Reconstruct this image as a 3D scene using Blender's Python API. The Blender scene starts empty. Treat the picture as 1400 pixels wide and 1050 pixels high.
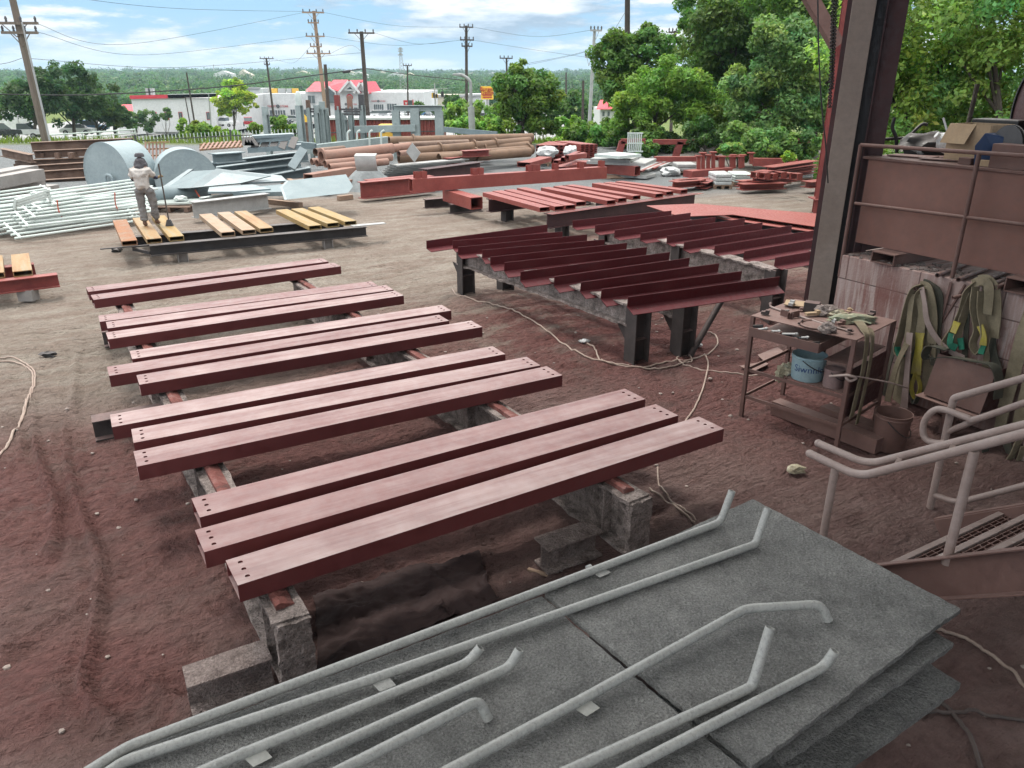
EXPO = 0.8; HAZE = 0.0002; ROOFW = 11; ROOFD = -0.6; LEAFK = 1.85
import bpy, bmesh, math, random
import numpy as np
from mathutils import Vector, Matrix, noise as mnoise
random.seed(7); RNG = np.random.default_rng(11)
SC = bpy.context.scene; COL = SC.collection
V = Vector
# ------------------------------------------------------------------ survey of the place
FPX = 1045.0; CAMH = 3.6; PITCH = math.atan(420/FPX); CP = math.cos(PITCH); SP = math.sin(PITCH)
def ray(px, py):
    u = (px-700)/FPX; v = (525-py)/FPX
    return V((u, CP+v*SP, -SP+v*CP))
def G(px, py, z=0.0):
    r = ray(px, py); s = (z-CAMH)/r.z
    return V((r.x*s, r.y*s, z))
def AD(px, py, y):
    r = ray(px, py); s = y/r.y
    return V((r.x*s, y, CAMH+r.z*s))
AX = V((.866, .5, 0)); DX = V((.5, -.866, 0)); UZ = V((0, 0, 1))   # the yard's two working directions
cam = bpy.data.cameras.new('camera'); camo = bpy.data.objects.new('camera', cam); COL.objects.link(camo)
cam.sensor_width = 36; cam.lens = 36*FPX/1400; cam.clip_start = .05; cam.clip_end = 9000
camo.location = (0, 0, CAMH); camo.rotation_euler = (math.pi/2-PITCH, 0, 0)
SC.camera = camo
# ------------------------------------------------------------------ mesh helpers
class MB:
    def __init__(s): s.v = []; s.f = []; s.m = []
    def add(s, vs, fs, mi=0):
        o = len(s.v); s.v += [tuple(p) for p in vs]; s.f += [tuple(i+o for i in f) for f in fs]; s.m += [mi]*len(fs)
    def box(s, c, sx, sy, sz, ex=None, ey=None, ez=None, mi=0):
        c = V(c); ex = V(ex or (1,0,0)).normalized(); ey = V(ey) if ey else UZ.cross(ex) if abs(ex.z) < .9 else V((0,1,0))
        ey = ey.normalized(); ez = V(ez).normalized() if ez else ex.cross(ey).normalized()
        vs = [c+ex*(a*sx/2)+ey*(b*sy/2)+ez*(d*sz/2) for d in (-1,1) for b in (-1,1) for a in (-1,1)]
        s.add(vs, [(0,2,3,1),(4,5,7,6),(0,1,5,4),(2,6,7,3),(0,4,6,2),(1,3,7,5)], mi)
    def bar(s, p0, p1, w, h, up=UZ, mi=0):
        s.extr([(-w/2,-h/2),(w/2,-h/2),(w/2,h/2),(-w/2,h/2)], p0, p1, up, mi=mi)
    def frame(s, p0, p1, up):
        t = (V(p1)-V(p0)).normalized(); up = V(up)
        if abs(t.dot(up)) > .99: up = V((0,1,0))
        sd = t.cross(up).normalized(); return t, sd, sd.cross(t)
    def extr(s, prof, p0, p1, up=UZ, caps=True, seg=1, mi=0):
        p0 = V(p0); p1 = V(p1); t, sd, u = s.frame(p0, p1, up); n = len(prof); vs = []
        for k in range(seg+1):
            p = p0.lerp(p1, k/seg)
            vs += [p+sd*a+u*b for a, b in prof]
        fs = [(k*n+i, k*n+(i+1)%n, (k+1)*n+(i+1)%n, (k+1)*n+i) for k in range(seg) for i in range(n)]
        if caps: fs += [tuple(range(n))[::-1], tuple(seg*n+i for i in range(n))]
        s.add(vs, fs, mi)
    def ibeam(s, p0, p1, h, w, t=.012, up=UZ, seg=1, mi=0):
        a, b, q = w/2, h/2, t/2
        s.extr([(-a,-b),(a,-b),(a,-b+t),(q,-b+t),(q,b-t),(a,b-t),(a,b),(-a,b),(-a,b-t),(-q,b-t),(-q,-b+t),(-a,-b+t)], p0, p1, up, seg=seg, mi=mi)
    def chan(s, p0, p1, h, w, t=.01, up=UZ, mi=0):
        b = h/2
        s.extr([(0,-b),(w,-b),(w,-b+t),(t,-b+t),(t,b-t),(w,b-t),(w,b),(0,b)], p0, p1, up, mi=mi)
    def rtube(s, p0, p1, w, h, t=.01, up=UZ, mi=0):
        p0 = V(p0); p1 = V(p1); T, sd, u = s.frame(p0, p1, up); vs = []
        for p in (p0, p1):
            for e in (0, t):
                vs += [p+sd*(a*(w/2-e))+u*(b*(h/2-e)) for a, b in ((-1,-1),(1,-1),(1,1),(-1,1))]
        fs = []
        for i in range(4):
            j = (i+1) % 4
            fs += [(i,j,8+j,8+i), (4+j,4+i,12+i,12+j), (j,i,4+i,4+j), (8+i,8+j,12+j,12+i)]
        s.add(vs, fs, mi)
    def tube(s, pts, r, n=10, ri=None, mi=0, r1=None):
        pts = [V(p) for p in pts]; m = len(pts); vs = []; fs = []; prev = None
        for k, p in enumerate(pts):
            t = (pts[min(k+1,m-1)]-pts[max(k-1,0)]).normalized()
            if prev is None:
                a = V((0,0,1)) if abs(t.z) < .9 else V((1,0,0)); x = t.cross(a).normalized()
            else:
                x = (prev-t*prev.dot(t)).normalized()
            prev = x; y = t.cross(x); rr = r if r1 is None else r+(r1-r)*k/max(1,m-1)
            vs += [p+x*(rr*math.cos(2*math.pi*i/n))+y*(rr*math.sin(2*math.pi*i/n)) for i in range(n)]
        fs = [(k*n+i, k*n+(i+1)%n, (k+1)*n+(i+1)%n, (k+1)*n+i) for k in range(m-1) for i in range(n)]
        if ri:
            for k in (0, m-1):
                t = (pts[1]-pts[0]).normalized() if k == 0 else (pts[-2]-pts[-1]).normalized()
                o = len(vs); base = k*n; c = pts[k]
                vs += [c+(V(vs[base+i])-c)*(ri/r) for i in range(n)]
                vs += [c+(V(vs[base+i])-c)*(ri/r)+t*r*2.5 for i in range(n)]
                fs += [(base+i, base+(i+1)%n, o+(i+1)%n, o+i) for i in range(n)]
                fs += [(o+i, o+(i+1)%n, o+n+(i+1)%n, o+n+i) for i in range(n)]
                fs.append(tuple(o+n+i for i in range(n)))
        else:
            fs += [tuple(range(n))[::-1], tuple((m-1)*n+i for i in range(n))]
        s.add(vs, fs, mi)
    def lathe(s, prof, c, n=24, ax=UZ, mi=0, caps=True):
        c = V(c); ax = V(ax).normalized(); x = ax.cross(V((0,1,0)) if abs(ax.y) < .9 else V((1,0,0))).normalized(); y = ax.cross(x); vs = []
        for r, h in prof:
            vs += [c+ax*h+x*(r*math.cos(2*math.pi*i/n))+y*(r*math.sin(2*math.pi*i/n)) for i in range(n)]
        m = len(prof)
        fs = [(k*n+i, k*n+(i+1)%n, (k+1)*n+(i+1)%n, (k+1)*n+i) for k in range(m-1) for i in range(n)]
        if caps: fs += [tuple(range(n))[::-1], tuple((m-1)*n+i for i in range(n))]
        s.add(vs, fs, mi)
    def ribbon(s, pts, w, th, wd, mi=0):
        pts = [V(p) for p in pts]; m = len(pts); vs = []
        for k, p in enumerate(pts):
            t = (pts[min(k+1,m-1)]-pts[max(k-1,0)]).normalized()
            d = V(wd(k, t)) if callable(wd) else V(wd)
            d = (d-t*d.dot(t)).normalized(); nn = t.cross(d)
            vs += [p+d*(a*w/2)+nn*(b*th/2) for a, b in ((-1,-1),(1,-1),(1,1),(-1,1))]
        fs = [(k*4+i, k*4+(i+1)%4, k*4+4+(i+1)%4, k*4+4+i) for k in range(m-1) for i in range(4)]
        fs += [(3,2,1,0), tuple(4*(m-1)+i for i in range(4))]
        s.add(vs, fs, mi)
    def plate(s, poly, th, mi=0):            # polygon (world points, top side) given thickness downward
        n = len(poly); top = [V(p) for p in poly]; bot = [p-UZ*th for p in top]
        s.add(top+bot, [tuple(range(n)), tuple(range(n, 2*n))[::-1]]+[(i, n+i, n+(i+1)%n, (i+1)%n) for i in range(n)], mi)
    def prism(s, poly, vec, mi=0):
        n = len(poly); a = [V(p) for p in poly]; b = [p+V(vec) for p in a]
        s.add(a+b, [tuple(range(n)), tuple(range(n, 2*n))[::-1]]+[(i, n+i, n+(i+1)%n, (i+1)%n) for i in range(n)], mi)
    def lump(s, c, sx, sy, sz, seed=0, amp=.25, sub=2, mi=0):
        bm = bmesh.new(); bmesh.ops.create_icosphere(bm, subdivisions=sub, radius=1)
        vs = []
        for v in bm.verts:
            k = 1+amp*mnoise.noise(v.co*1.7+V((seed*3.1, seed*1.7, 0)))+amp*.6*mnoise.noise(v.co*4.1+V((0, seed*2.3, seed)))
            vs.append((c[0]+v.co.x*sx*k, c[1]+v.co.y*sy*k, c[2]+v.co.z*sz*k))
        s.add(vs, [tuple(v.index for v in f.verts) for f in bm.faces], mi); bm.free()
def fillet(pts, rad, k=5):
    pts = [V(p) for p in pts]; out = [pts[0]]
    for i in range(1, len(pts)-1):
        a = (pts[i-1]-pts[i]); b = (pts[i+1]-pts[i]); r = min(rad, a.length*.45, b.length*.45)
        A = pts[i]+a.normalized()*r; B = pts[i]+b.normalized()*r
        for j in range(k+1):
            t = j/k; out.append(A*(1-t)**2+pts[i]*(2*t*(1-t))+B*t*t)
    return out+[pts[-1]]
def spline(pts, k=8):
    pts = [V(p) for p in pts]; out = []
    P = [pts[0]]+pts+[pts[-1]]
    for i in range(1, len(P)-2):
        for j in range(k):
            t = j/k; a, b, c, d = P[i-1], P[i], P[i+1], P[i+2]
            out.append(.5*((2*b)+(c-a)*t+(2*a-5*b+4*c-d)*t*t+(3*b-a-3*c+d)*t**3))
    return out+[pts[-1]]
def wloc(o):
    p = V((0,0,0))
    while o: p += o.location; o = o.parent
    return p
def tag(o, label=None, cat=None, group=None, kind=None):
    if label: o['label'] = label
    if cat: o['category'] = cat
    if group: o['group'] = group
    if kind: o['kind'] = kind
    return o
def thing(name, label, cat, loc, group=None):
    o = bpy.data.objects.new(name, None); o.empty_display_size = .2; COL.objects.link(o); o.location = V(loc)
    return tag(o, label, cat, group)
def smooth(me, ang=40):
    me.polygons.foreach_set('use_smooth', [True]*len(me.polygons))
    try: me.set_sharp_from_angle(angle=math.radians(ang))
    except Exception: pass
def obj(name, mb, mats, parent=None, label=None, cat=None, group=None, kind=None, bev=0, sm=False, recalc=True, jit=0, jf=6, origin=None):
    vs = mb.v
    if jit:
        vs = [tuple(V(p)+mnoise.noise_vector(V(p)*jf)*jit) for p in vs]
    if parent is not None: off = wloc(parent)
    elif origin is not None: off = V(origin)
    elif kind == 'structure': off = V((0,0,0))
    else:
        a = np.array(vs); off = V(((a[:,0].min()+a[:,0].max())/2, (a[:,1].min()+a[:,1].max())/2, a[:,2].min()))
    me = bpy.data.meshes.new(name); me.from_pydata([(p[0]-off.x, p[1]-off.y, p[2]-off.z) for p in vs], [], mb.f)
    mats = mats if isinstance(mats, (list, tuple)) else [mats]
    for m in mats: me.materials.append(m)
    if len(mats) > 1: me.polygons.foreach_set('material_index', mb.m)
    if recalc:
        bm = bmesh.new(); bm.from_mesh(me); bmesh.ops.recalc_face_normals(bm, faces=bm.faces); bm.to_mesh(me); bm.free()
    if sm: smooth(me)
    me.update()
    o = bpy.data.objects.new(name, me); COL.objects.link(o)
    if parent is not None: o.parent = parent
    else: o.location = off
    if bev:
        b = o.modifiers.new('bevel', 'BEVEL'); b.width = bev; b.segments = 2; b.limit_method = 'ANGLE'; b.angle_limit = math.radians(40); b.harden_normals = False
    return tag(o, label, cat, group, kind)
# ------------------------------------------------------------------ materials
def newmat(name):
    m = bpy.data.materials.new(name); m.use_nodes = True; nt = m.node_tree
    return m, nt, nt.nodes['Principled BSDF']
def N(nt, t, **k):
    n = nt.nodes.new(t)
    for a, b in k.items():
        if a in n.inputs and not hasattr(n, a): n.inputs[a].default_value = b
        else: setattr(n, a, b)
    return n
def noise_node(nt, vec, scale, detail=6, rough=.6):
    n = nt.nodes.new('ShaderNodeTexNoise'); n.inputs['Scale'].default_value = scale; n.inputs['Detail'].default_value = detail; n.inputs['Roughness'].default_value = rough
    nt.links.new(vec, n.inputs['Vector']); return n.outputs['Fac']
def ramp(nt, fac, stops):
    r = nt.nodes.new('ShaderNodeValToRGB'); e = r.color_ramp.elements
    while len(e) < len(stops): e.new(.5)
    for i, (p, c) in enumerate(stops):
        e[i].position = p; e[i].color = (*c, 1) if len(c) == 3 else c
    nt.links.new(fac, r.inputs['Fac']); return r.outputs['Color']
def mapr(nt, v, a, b, c=0, d=1):
    n = nt.nodes.new('ShaderNodeMapRange'); n.interpolation_type = 'SMOOTHSTEP'
    n.inputs['From Min'].default_value = a; n.inputs['From Max'].default_value = b; n.inputs['To Min'].default_value = c; n.inputs['To Max'].default_value = d
    nt.links.new(v, n.inputs['Value']); return n.outputs['Result']
def mth(nt, op, a, b=None):
    n = nt.nodes.new('ShaderNodeMath'); n.operation = op
    for i, x in enumerate((a, b)):
        if x is None: continue
        if isinstance(x, (int, float)): n.inputs[i].default_value = x
        else: nt.links.new(x, n.inputs[i])
    return n.outputs[0]
def mixc(nt, fac, a, b, bt='MIX'):
    n = nt.nodes.new('ShaderNodeMix'); n.data_type = 'RGBA'; n.blend_type = bt
    for x, i in ((fac, 0), (a, 6), (b, 7)):
        if isinstance(x, (int, float)): n.inputs[i].default_value = x
        elif isinstance(x, tuple): n.inputs[i].default_value = (*x, 1)
        else: nt.links.new(x, n.inputs[i])
    return n.outputs[2]
def bump(nt, h, strength, dist, normal=None):
    n = nt.nodes.new('ShaderNodeBump'); n.inputs['Strength'].default_value = strength; n.inputs['Distance'].default_value = dist
    nt.links.new(h, n.inputs['Height'])
    if normal: nt.links.new(normal, n.inputs['Normal'])
    return n.outputs['Normal']
MATS = {}
def pm(name, cols, scale=3, rough=.6, metal=0, bmp=.15, bs=60, bd=.01, dust=None, streak=None, spec=.5, rv=.15, spots=None, grain=None, orand=False):
    """painted / rusty / dusty surface: colours along an fbm, dust lying on upward faces, fine bump"""
    m, nt, b = newmat(name); L = nt.links
    geo = nt.nodes.new('ShaderNodeNewGeometry'); pos = geo.outputs['Position']
    vec = pos
    if streak:
        mp = nt.nodes.new('ShaderNodeMapping'); mp.vector_type = 'TEXTURE'; L.new(pos, mp.inputs['Vector'])
        mp.inputs['Rotation'].default_value = (0, 0, math.radians(streak[0])); mp.inputs['Scale'].default_value = streak[1]; vec = mp.outputs['Vector']
    rnd = None
    if orand:
        oi = nt.nodes.new('ShaderNodeObjectInfo'); rnd = oi.outputs['Random']; va = nt.nodes.new('ShaderNodeVectorMath'); va.operation = 'ADD'; L.new(vec, va.inputs[0]); cx = nt.nodes.new('ShaderNodeCombineXYZ'); L.new(mth(nt, 'MULTIPLY', rnd, 37), cx.inputs[0]); L.new(mth(nt, 'MULTIPLY', rnd, 91), cx.inputs[1]); L.new(cx.outputs[0], va.inputs[1]); vec = va.outputs[0]
    f = noise_node(nt, vec, scale, 8, .65)
    k = len(cols); st = [(.32+.36*i/max(1, k-1), c) for i, c in enumerate(cols)]
    c = ramp(nt, f, st) if k > 1 else ramp(nt, f, [(.3, tuple(x*.85 for x in cols[0])), (.7, tuple(min(1, x*1.12) for x in cols[0]))])
    f2 = noise_node(nt, pos, scale*9, 4, .7)
    c = mixc(nt, .5, c, ramp(nt, f2, [(.3, (.72,.72,.72)), (.7, (1.2,1.2,1.2))]), 'MULTIPLY')
    if grain:
        c = mixc(nt, grain[1], c, ramp(nt, noise_node(nt, pos, grain[0], 3, .8), [(.3, (.5,.5,.5)), (.5, (1,1,1)), (.7, (1.55,1.55,1.55))]), 'MULTIPLY')
    if spots:
        c = mixc(nt, mapr(nt, noise_node(nt, pos, spots[1], 5, .7), spots[2], spots[2]+.08), c, spots[0])
    if dust:
        nz = nt.nodes.new('ShaderNodeSeparateXYZ'); L.new(geo.outputs['Normal'], nz.inputs[0])
        up = mapr(nt, nz.outputs['Z'], .45, .95)
        dn = mapr(nt, noise_node(nt, vec, scale*1.6+1, 8, .6), -.1, .75)
        am = mth(nt, 'MULTIPLY', mth(nt, 'MULTIPLY', up, dn), dust[1])
        if orand:
            am = mth(nt, 'MULTIPLY', am, mapr(nt, rnd, 0, 1, .72, 1.2)); blot = mapr(nt, noise_node(nt, pos, 2.3, 5, .6), .36, .66, .8, 1.12); am = mth(nt, 'MULTIPLY', am, blot)
        c = mixc(nt, am, c, dust[0])
    L.new(c, b.inputs['Base Color'])
    b.inputs['Metallic'].default_value = metal; b.inputs['Specular IOR Level'].default_value = spec
    L.new(mapr(nt, f2, .3, .7, max(.05, rough-rv), min(1, rough+rv)), b.inputs['Roughness'])
    if bmp:
        h = mth(nt, 'ADD', noise_node(nt, pos, bs, 6, .65), mth(nt, 'MULTIPLY', noise_node(nt, pos, bs/6, 3, .5), 1.5))
        L.new(bump(nt, h, bmp, bd), b.inputs['Normal'])
    MATS[name] = m; return m
def pale(c, k=1.0): return tuple(x*k for x in c)
PINK = pm('pink_primer', [(.1,.02,.021), (.14,.032,.031)], 1.2, .58, bmp=.05, bs=90, bd=.003, dust=((.40,.3,.288), .76), streak=(30, (3.2, .22, .6)), orand=True)  # pale top tint is dust plus the sky's sheen put into the colour
DRED = pm('dark_red_primer', [(.08,.01,.014), (.112,.016,.02)], 2, .6, bmp=.05, bs=80, bd=.003, dust=((.11,.02,.024), .2), streak=(30, (3, .15, .5)), spec=.35)
RED = pm('red_primer', [(.22,.045,.037), (.29,.072,.058)], 2, .5, bmp=.06, bs=60, bd=.004, dust=((.29,.1,.085), .25))
REDM = pm('worn_red_primer', [(.17,.032,.03), (.27,.06,.05)], 3, .55, bmp=.1, bs=50, dust=((.34,.12,.1), .5))
FOOTC = pm('pinkish_dust_crust', [(.2,.155,.142), (.33,.265,.245), (.45,.37,.34)], 7, .9, bmp=1, bs=50, bd=.05, spec=.2, grain=(55, .7))
CRUST = pm('overspray_crust', [(.14,.115,.105), (.32,.27,.25), (.48,.4,.375)], 9, .9, bmp=1.0, bs=42, bd=.05, spots=((.03,.024,.024), 30, .6), spec=.2, grain=(60, .8))
CRUSTR = pm('red_dusty_crust', [(.1,.055,.05), (.2,.075,.065), (.29,.17,.155)], 5, .9, bmp=.9, bs=45, bd=.02, spec=.2)
BLOCK = pm('black_dusty_steel', [(.045,.04,.039), (.085,.07,.067)], 4, .7, bmp=.3, bs=60, dust=((.2,.135,.125), .95), spec=.3)
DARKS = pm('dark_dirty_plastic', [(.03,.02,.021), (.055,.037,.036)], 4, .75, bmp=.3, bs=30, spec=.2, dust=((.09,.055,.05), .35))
BLACKS = pm('black_steel', [(.022,.021,.023), (.045,.043,.045)], 3, .55, bmp=.1, dust=((.16,.13,.115), .6))
GREYB = pm('grey_sprayed_board', [(.23,.23,.222), (.33,.328,.316), (.43,.426,.41)], 2.6, .88, bmp=1, bs=70, bd=.07, spec=.2, spots=((.08,.077,.073), 9, .7), grain=(80, .85))
PIPEG = pm('grey_painted_pipe', [(.33,.332,.315), (.4,.4,.38)], 6, .36, bmp=.1, bs=90, bd=.004, spots=((.22,.215,.2), 19, .66), grain=(70, .25))
TAGM = pm('pale_tag', [(.4,.4,.37)], 5, .5, bmp=0)
PGREY = pm('pale_blue_grey_paint', [(.15,.2,.216), (.205,.26,.275)], 1.5, .5, bmp=.05)
DRUMP = pm('pale_drum_paint', [(.24,.305,.33), (.31,.38,.4)], 1.5, .5, bmp=.05)
PGREY2 = pm('mid_grey_paint', [(.145,.19,.21), (.205,.26,.28)], 1.2, .5, bmp=.06, dust=((.45,.5,.5), .5))
POSTG = pm('grey_post_paint', [(.24,.29,.29), (.33,.39,.385)], 1.5, .5, bmp=.05)
GALV = pm('white_green_paint', [(.5,.57,.54), (.6,.66,.63)], 3, .45, bmp=.03)
GREYS = pm('grey_brown_steel', [(.22,.2,.19), (.3,.28,.265)], 1.5, .6, bmp=.08, dust=((.4,.37,.35), .6))
BRUST = pm('brown_rust', [(.085,.05,.038), (.15,.095,.07), (.2,.13,.1)], 2.5, .8, bmp=.3, dust=((.3,.22,.17), .5))
RPIPE = pm('pink_brown_rust', [(.22,.115,.085), (.3,.17,.13), (.26,.165,.13)], 1.6, .7, bmp=.15, spots=((.14,.08,.06), 3, .66))
BPIPE = pm('tan_brown_rust', [(.14,.085,.055), (.22,.135,.085)], 1.6, .7, bmp=.15, spots=((.13,.075,.05), 3, .64))
ORANGE = pm('yellow_orange_mill_rust', [(.27,.13,.05), (.32,.205,.095), (.29,.245,.16)], 2.6, .6, bmp=.1, streak=(-58, (3, .3, 1)), spots=((.3,.31,.33), 5, .66))
ORANGE2 = pm('orange_rust', [(.3,.125,.04), (.26,.105,.04), (.26,.19,.13)], 2.6, .6, bmp=.1, spots=((.33,.34,.35), 4, .62))
TANR = pm('pinkish_tan_mill_rust', [(.29,.175,.11), (.35,.24,.155), (.31,.26,.2)], 2.6, .6, bmp=.1, spots=((.3,.3,.3), 5, .66))
GOLDR = pm('golden_mill_rust', [(.27,.165,.055), (.33,.22,.08), (.28,.235,.15)], 2.6, .6, bmp=.1, streak=(-58, (3, .3, 1)), spots=((.26,.26,.25), 5, .64))
CONCB = pm('painted_block', [(.42,.36,.33), (.5,.43,.4), (.32,.17,.15)], 1.5, .8, bmp=.25, bs=60)
TIMBER = pm('weathered_timber', [(.26,.17,.12), (.36,.26,.19)], 4, .85, bmp=.3, streak=(30, (2, .15, .2)))
RUSTB = pm('dusty_brown_steel', [(.115,.062,.052), (.175,.1,.085)], 2.2, .7, bmp=.12, bs=70, dust=((.24,.155,.135), .75), spots=((.28,.215,.2), 14, .72))
PANELM = pm('brown_panel_paint', [(.165,.078,.06), (.22,.11,.088)], 1.1, .62, bmp=.08, bs=30, spots=((.1,.055,.048), 5, .74))
COLM = pm('beige_column_paint', [(.24,.19,.158), (.32,.26,.22)], 1.6, .6, bmp=.1, bs=60, spots=((.07,.05,.045), 18, .7))
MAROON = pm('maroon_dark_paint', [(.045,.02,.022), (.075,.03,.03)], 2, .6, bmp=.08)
RAILM = pm('dusty_pink_rail_paint', [(.26,.19,.168), (.35,.275,.25)], 4, .55, bmp=.12, bs=70, spots=((.48,.42,.38), 11, .64))
STRAPG = pm('olive_webbing', [(.18,.15,.1), (.27,.23,.16)], 6, .9, bmp=.5, bs=160, bd=.004, spec=.2)
STRAPD = pm('dark_webbing', [(.05,.055,.045), (.1,.09,.07)], 6, .9, bmp=.5, bs=160, bd=.004, spec=.2)
STRAPY = pm('yellow_webbing', [(.4,.34,.05), (.3,.25,.1)], 5, .9, bmp=.5, bs=160, bd=.004, spec=.2)
STRAPGR = pm('green_webbing', [(.02,.16,.1), (.03,.12,.08)], 5, .9, bmp=.4, bs=160, bd=.004, spec=.2)
BLUEB = pm('pale_blue_bucket', [(.22,.33,.37), (.3,.41,.44)], 4, .5, bmp=.05, spots=((.22,.17,.16), 7, .66))
INK = pm('blue_ink', [(.03,.07,.2)], 5, .6, bmp=0)
CANM = pm('dusty_mauve_can', [(.2,.13,.125), (.27,.19,.18)], 5, .6, bmp=.1)
RAGM = pm('pale_rag', [(.45,.42,.3), (.3,.26,.18), (.5,.48,.38)], 12, .95, bmp=.6, bs=60)
RAGG = pm('greenish_rag', [(.3,.38,.28), (.22,.22,.15), (.5,.48,.34)], 9, .95, bmp=.6, bs=50)
CARDB = pm('cardboard', [(.34,.24,.15), (.42,.31,.2)], 3, .85, bmp=.1)
NAVY = pm('dark_blue_plastic', [(.015,.035,.1), (.025,.06,.15)], 3, .45, bmp=.03)
BLACKP = pm('black_plastic', [(.012,.012,.013), (.03,.03,.03)], 3, .5, bmp=.05, dust=((.13,.1,.09), .5))
WHITEP = pm('white_paint', [(.56,.57,.57), (.65,.66,.66)], .3, .6, bmp=.02)
WRAP = pm('white_plastic_wrap', [(.42,.44,.44), (.6,.62,.62)], 2, .3, bmp=.6, bs=9, bd=.06)
HOSEM = pm('dusty_hose', [(.28,.2,.165), (.38,.3,.25)], 5, .7, bmp=.1)
HOSED = pm('dark_hose', [(.06,.045,.043), (.12,.09,.08)], 5, .6, bmp=.1)
WOODP = pm('utility_pole_wood', [(.12,.095,.075), (.2,.165,.13)], 3, .9, bmp=.3, streak=(0, (.2,.2,3)))
DPOLE = pm('dark_pole_wood', [(.045,.035,.03), (.08,.065,.055)], 3, .9, bmp=.2)
GPOLE = pm('grey_pole', [(.3,.31,.31), (.4,.41,.41)], 3, .6, bmp=.05)
WIRE = pm('black_cable', [(.02,.02,.022)], 3, .6, bmp=0)
ROOFR = pm('red_metal_roof', [(.5,.028,.05), (.62,.05,.07)], .5, .5, bmp=.05)
GLASSD = pm('dark_window_glass', [(.06,.075,.085), (.13,.15,.16)], .4, .12, bmp=0, spec=.7)
SIGNR = pm('red_lettering', [(.5,.03,.04)], 2, .5, bmp=0)
YEL = pm('yellow_sign_face', [(.85,.55,.06), (.8,.5,.05)], 1, .5, bmp=0)
AMBER = pm('yellow_equipment_paint', [(.7,.42,.05), (.6,.35,.05)], 2, .5, bmp=.05)
BEIGE = pm('beige_wall_paint', [(.5,.46,.36), (.58,.53,.42)], .1, .7, bmp=.02)
LGREY = pm('light_grey_cladding', [(.5,.52,.52), (.58,.6,.6)], .1, .7, bmp=.02)
DARKG = pm('dark_grey', [(.05,.05,.055), (.09,.09,.095)], 2, .6, bmp=.05)
SHIRT = pm('beige_shirt', [(.43,.4,.375), (.54,.51,.48)], 7, .9, bmp=.5, bs=14, bd=.03)
TROUS = pm('grey_trousers', [(.13,.125,.125), (.22,.21,.205)], 6, .9, bmp=.5, bs=14, bd=.03)
HOODM = pm('charcoal_hood', [(.055,.052,.06), (.1,.095,.105)], 6, .9, bmp=.4, bs=14, bd=.03)
SKINM = pm('skin', [(.3,.16,.1)], 6, .6, bmp=.05)
BOOTM = pm('brown_boot_leather', [(.13,.07,.045), (.19,.11,.075)], 8, .7, bmp=.2)
SLEEVE = pm('navy_sleeve', [(.03,.035,.07)], 6, .9, bmp=.2)
GLOVE = pm('brown_glove', [(.22,.15,.07)], 6, .9, bmp=.2)
STONE = pm('grit_stone', [(.25,.2,.18), (.4,.34,.3)], 20, .9, bmp=.3)
PILEM = pm('grey_grit', [(.17,.19,.195), (.26,.28,.285)], 5, .95, bmp=.6, bs=60, bd=.03)
ORTIE = pm('orange_tie', [(.7,.12,.06)], 3, .6, bmp=0)
SILV = pm('galvanised_sheet', [(.34,.34,.33), (.46,.46,.45)], 3, .5, metal=.3, bmp=.1)
ROPEM = pm('dark_chain_steel', [(.02,.018,.018), (.04,.035,.033)], 9, .6, bmp=.1)
# ------------------------------------------------------------------ sky and light
SUN_EL = math.radians(70); SUN_AZ = math.radians(-38)      # azimuth measured from +Y towards +X
w = bpy.data.worlds.new('World'); SC.world = w; w.use_nodes = True; nt = w.node_tree; L = nt.links
bg = nt.nodes['Background']
sky = nt.nodes.new('ShaderNodeTexSky'); sky.sky_type = 'NISHITA'; sky.sun_disc = False
sky.sun_elevation = SUN_EL; sky.sun_rotation = SUN_AZ; sky.air_density = 1.0; sky.dust_density = .6; sky.ozone_density = 1.5
tc = nt.nodes.new('ShaderNodeTexCoord'); sx = nt.nodes.new('ShaderNodeSeparateXYZ'); L.new(tc.outputs['Generated'], sx.inputs[0])
cv = nt.nodes.new('ShaderNodeCombineXYZ')
L.new(mth(nt, 'MULTIPLY', sx.outputs['X'], 5.0), cv.inputs[0]); L.new(mth(nt, 'MULTIPLY', sx.outputs['Y'], 5.0), cv.inputs[1]); L.new(mth(nt, 'MULTIPLY', sx.outputs['Z'], 26.0), cv.inputs[2])
n1 = noise_node(nt, cv.outputs[0], .7, 10, .62)
n2 = nt.nodes.new('ShaderNodeVectorMath'); n2.operation = 'ADD'; L.new(cv.outputs[0], n2.inputs[0]); n2.inputs[1].default_value = (3.1, 7.7, .35)
n2f = noise_node(nt, n2.outputs[0], .5, 8, .55)
n3 = nt.nodes.new('ShaderNodeVectorMath'); n3.operation = 'ADD'; L.new(cv.outputs[0], n3.inputs[0]); n3.inputs[1].default_value = (0, 0, .55)
n3f = noise_node(nt, n3.outputs[0], .7, 10, .62)
cover = mapr(nt, n1, .455, .54)
cloudc = ramp(nt, mth(nt, 'ADD', mth(nt, 'MULTIPLY', mth(nt, 'SUBTRACT', n1, n3f), 1.6), mth(nt, 'ADD', mth(nt, 'MULTIPLY', n2f, .7), .12)), [(.34, (3.3, 4.4, 5.7)), (.47, (5.8, 6.9, 8.0)), (.6, (9.4, 9.4, 9.2))])
low = mapr(nt, sx.outputs['Z'], 0.0, .035, 1, 0)
blue = mixc(nt, .72, sky.outputs[0], (2.6, 5.6, 8.8))
skc = mixc(nt, cover, blue, cloudc)
skc = mixc(nt, mth(nt, 'MULTIPLY', low, .6), skc, (6.0, 7.7, 8.5))
skc = mixc(nt, mapr(nt, sx.outputs['Z'], .10, .35), skc, mixc(nt, cover, (8.6,9.0,9.3), (13.5,13.2,12.7)))
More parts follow.
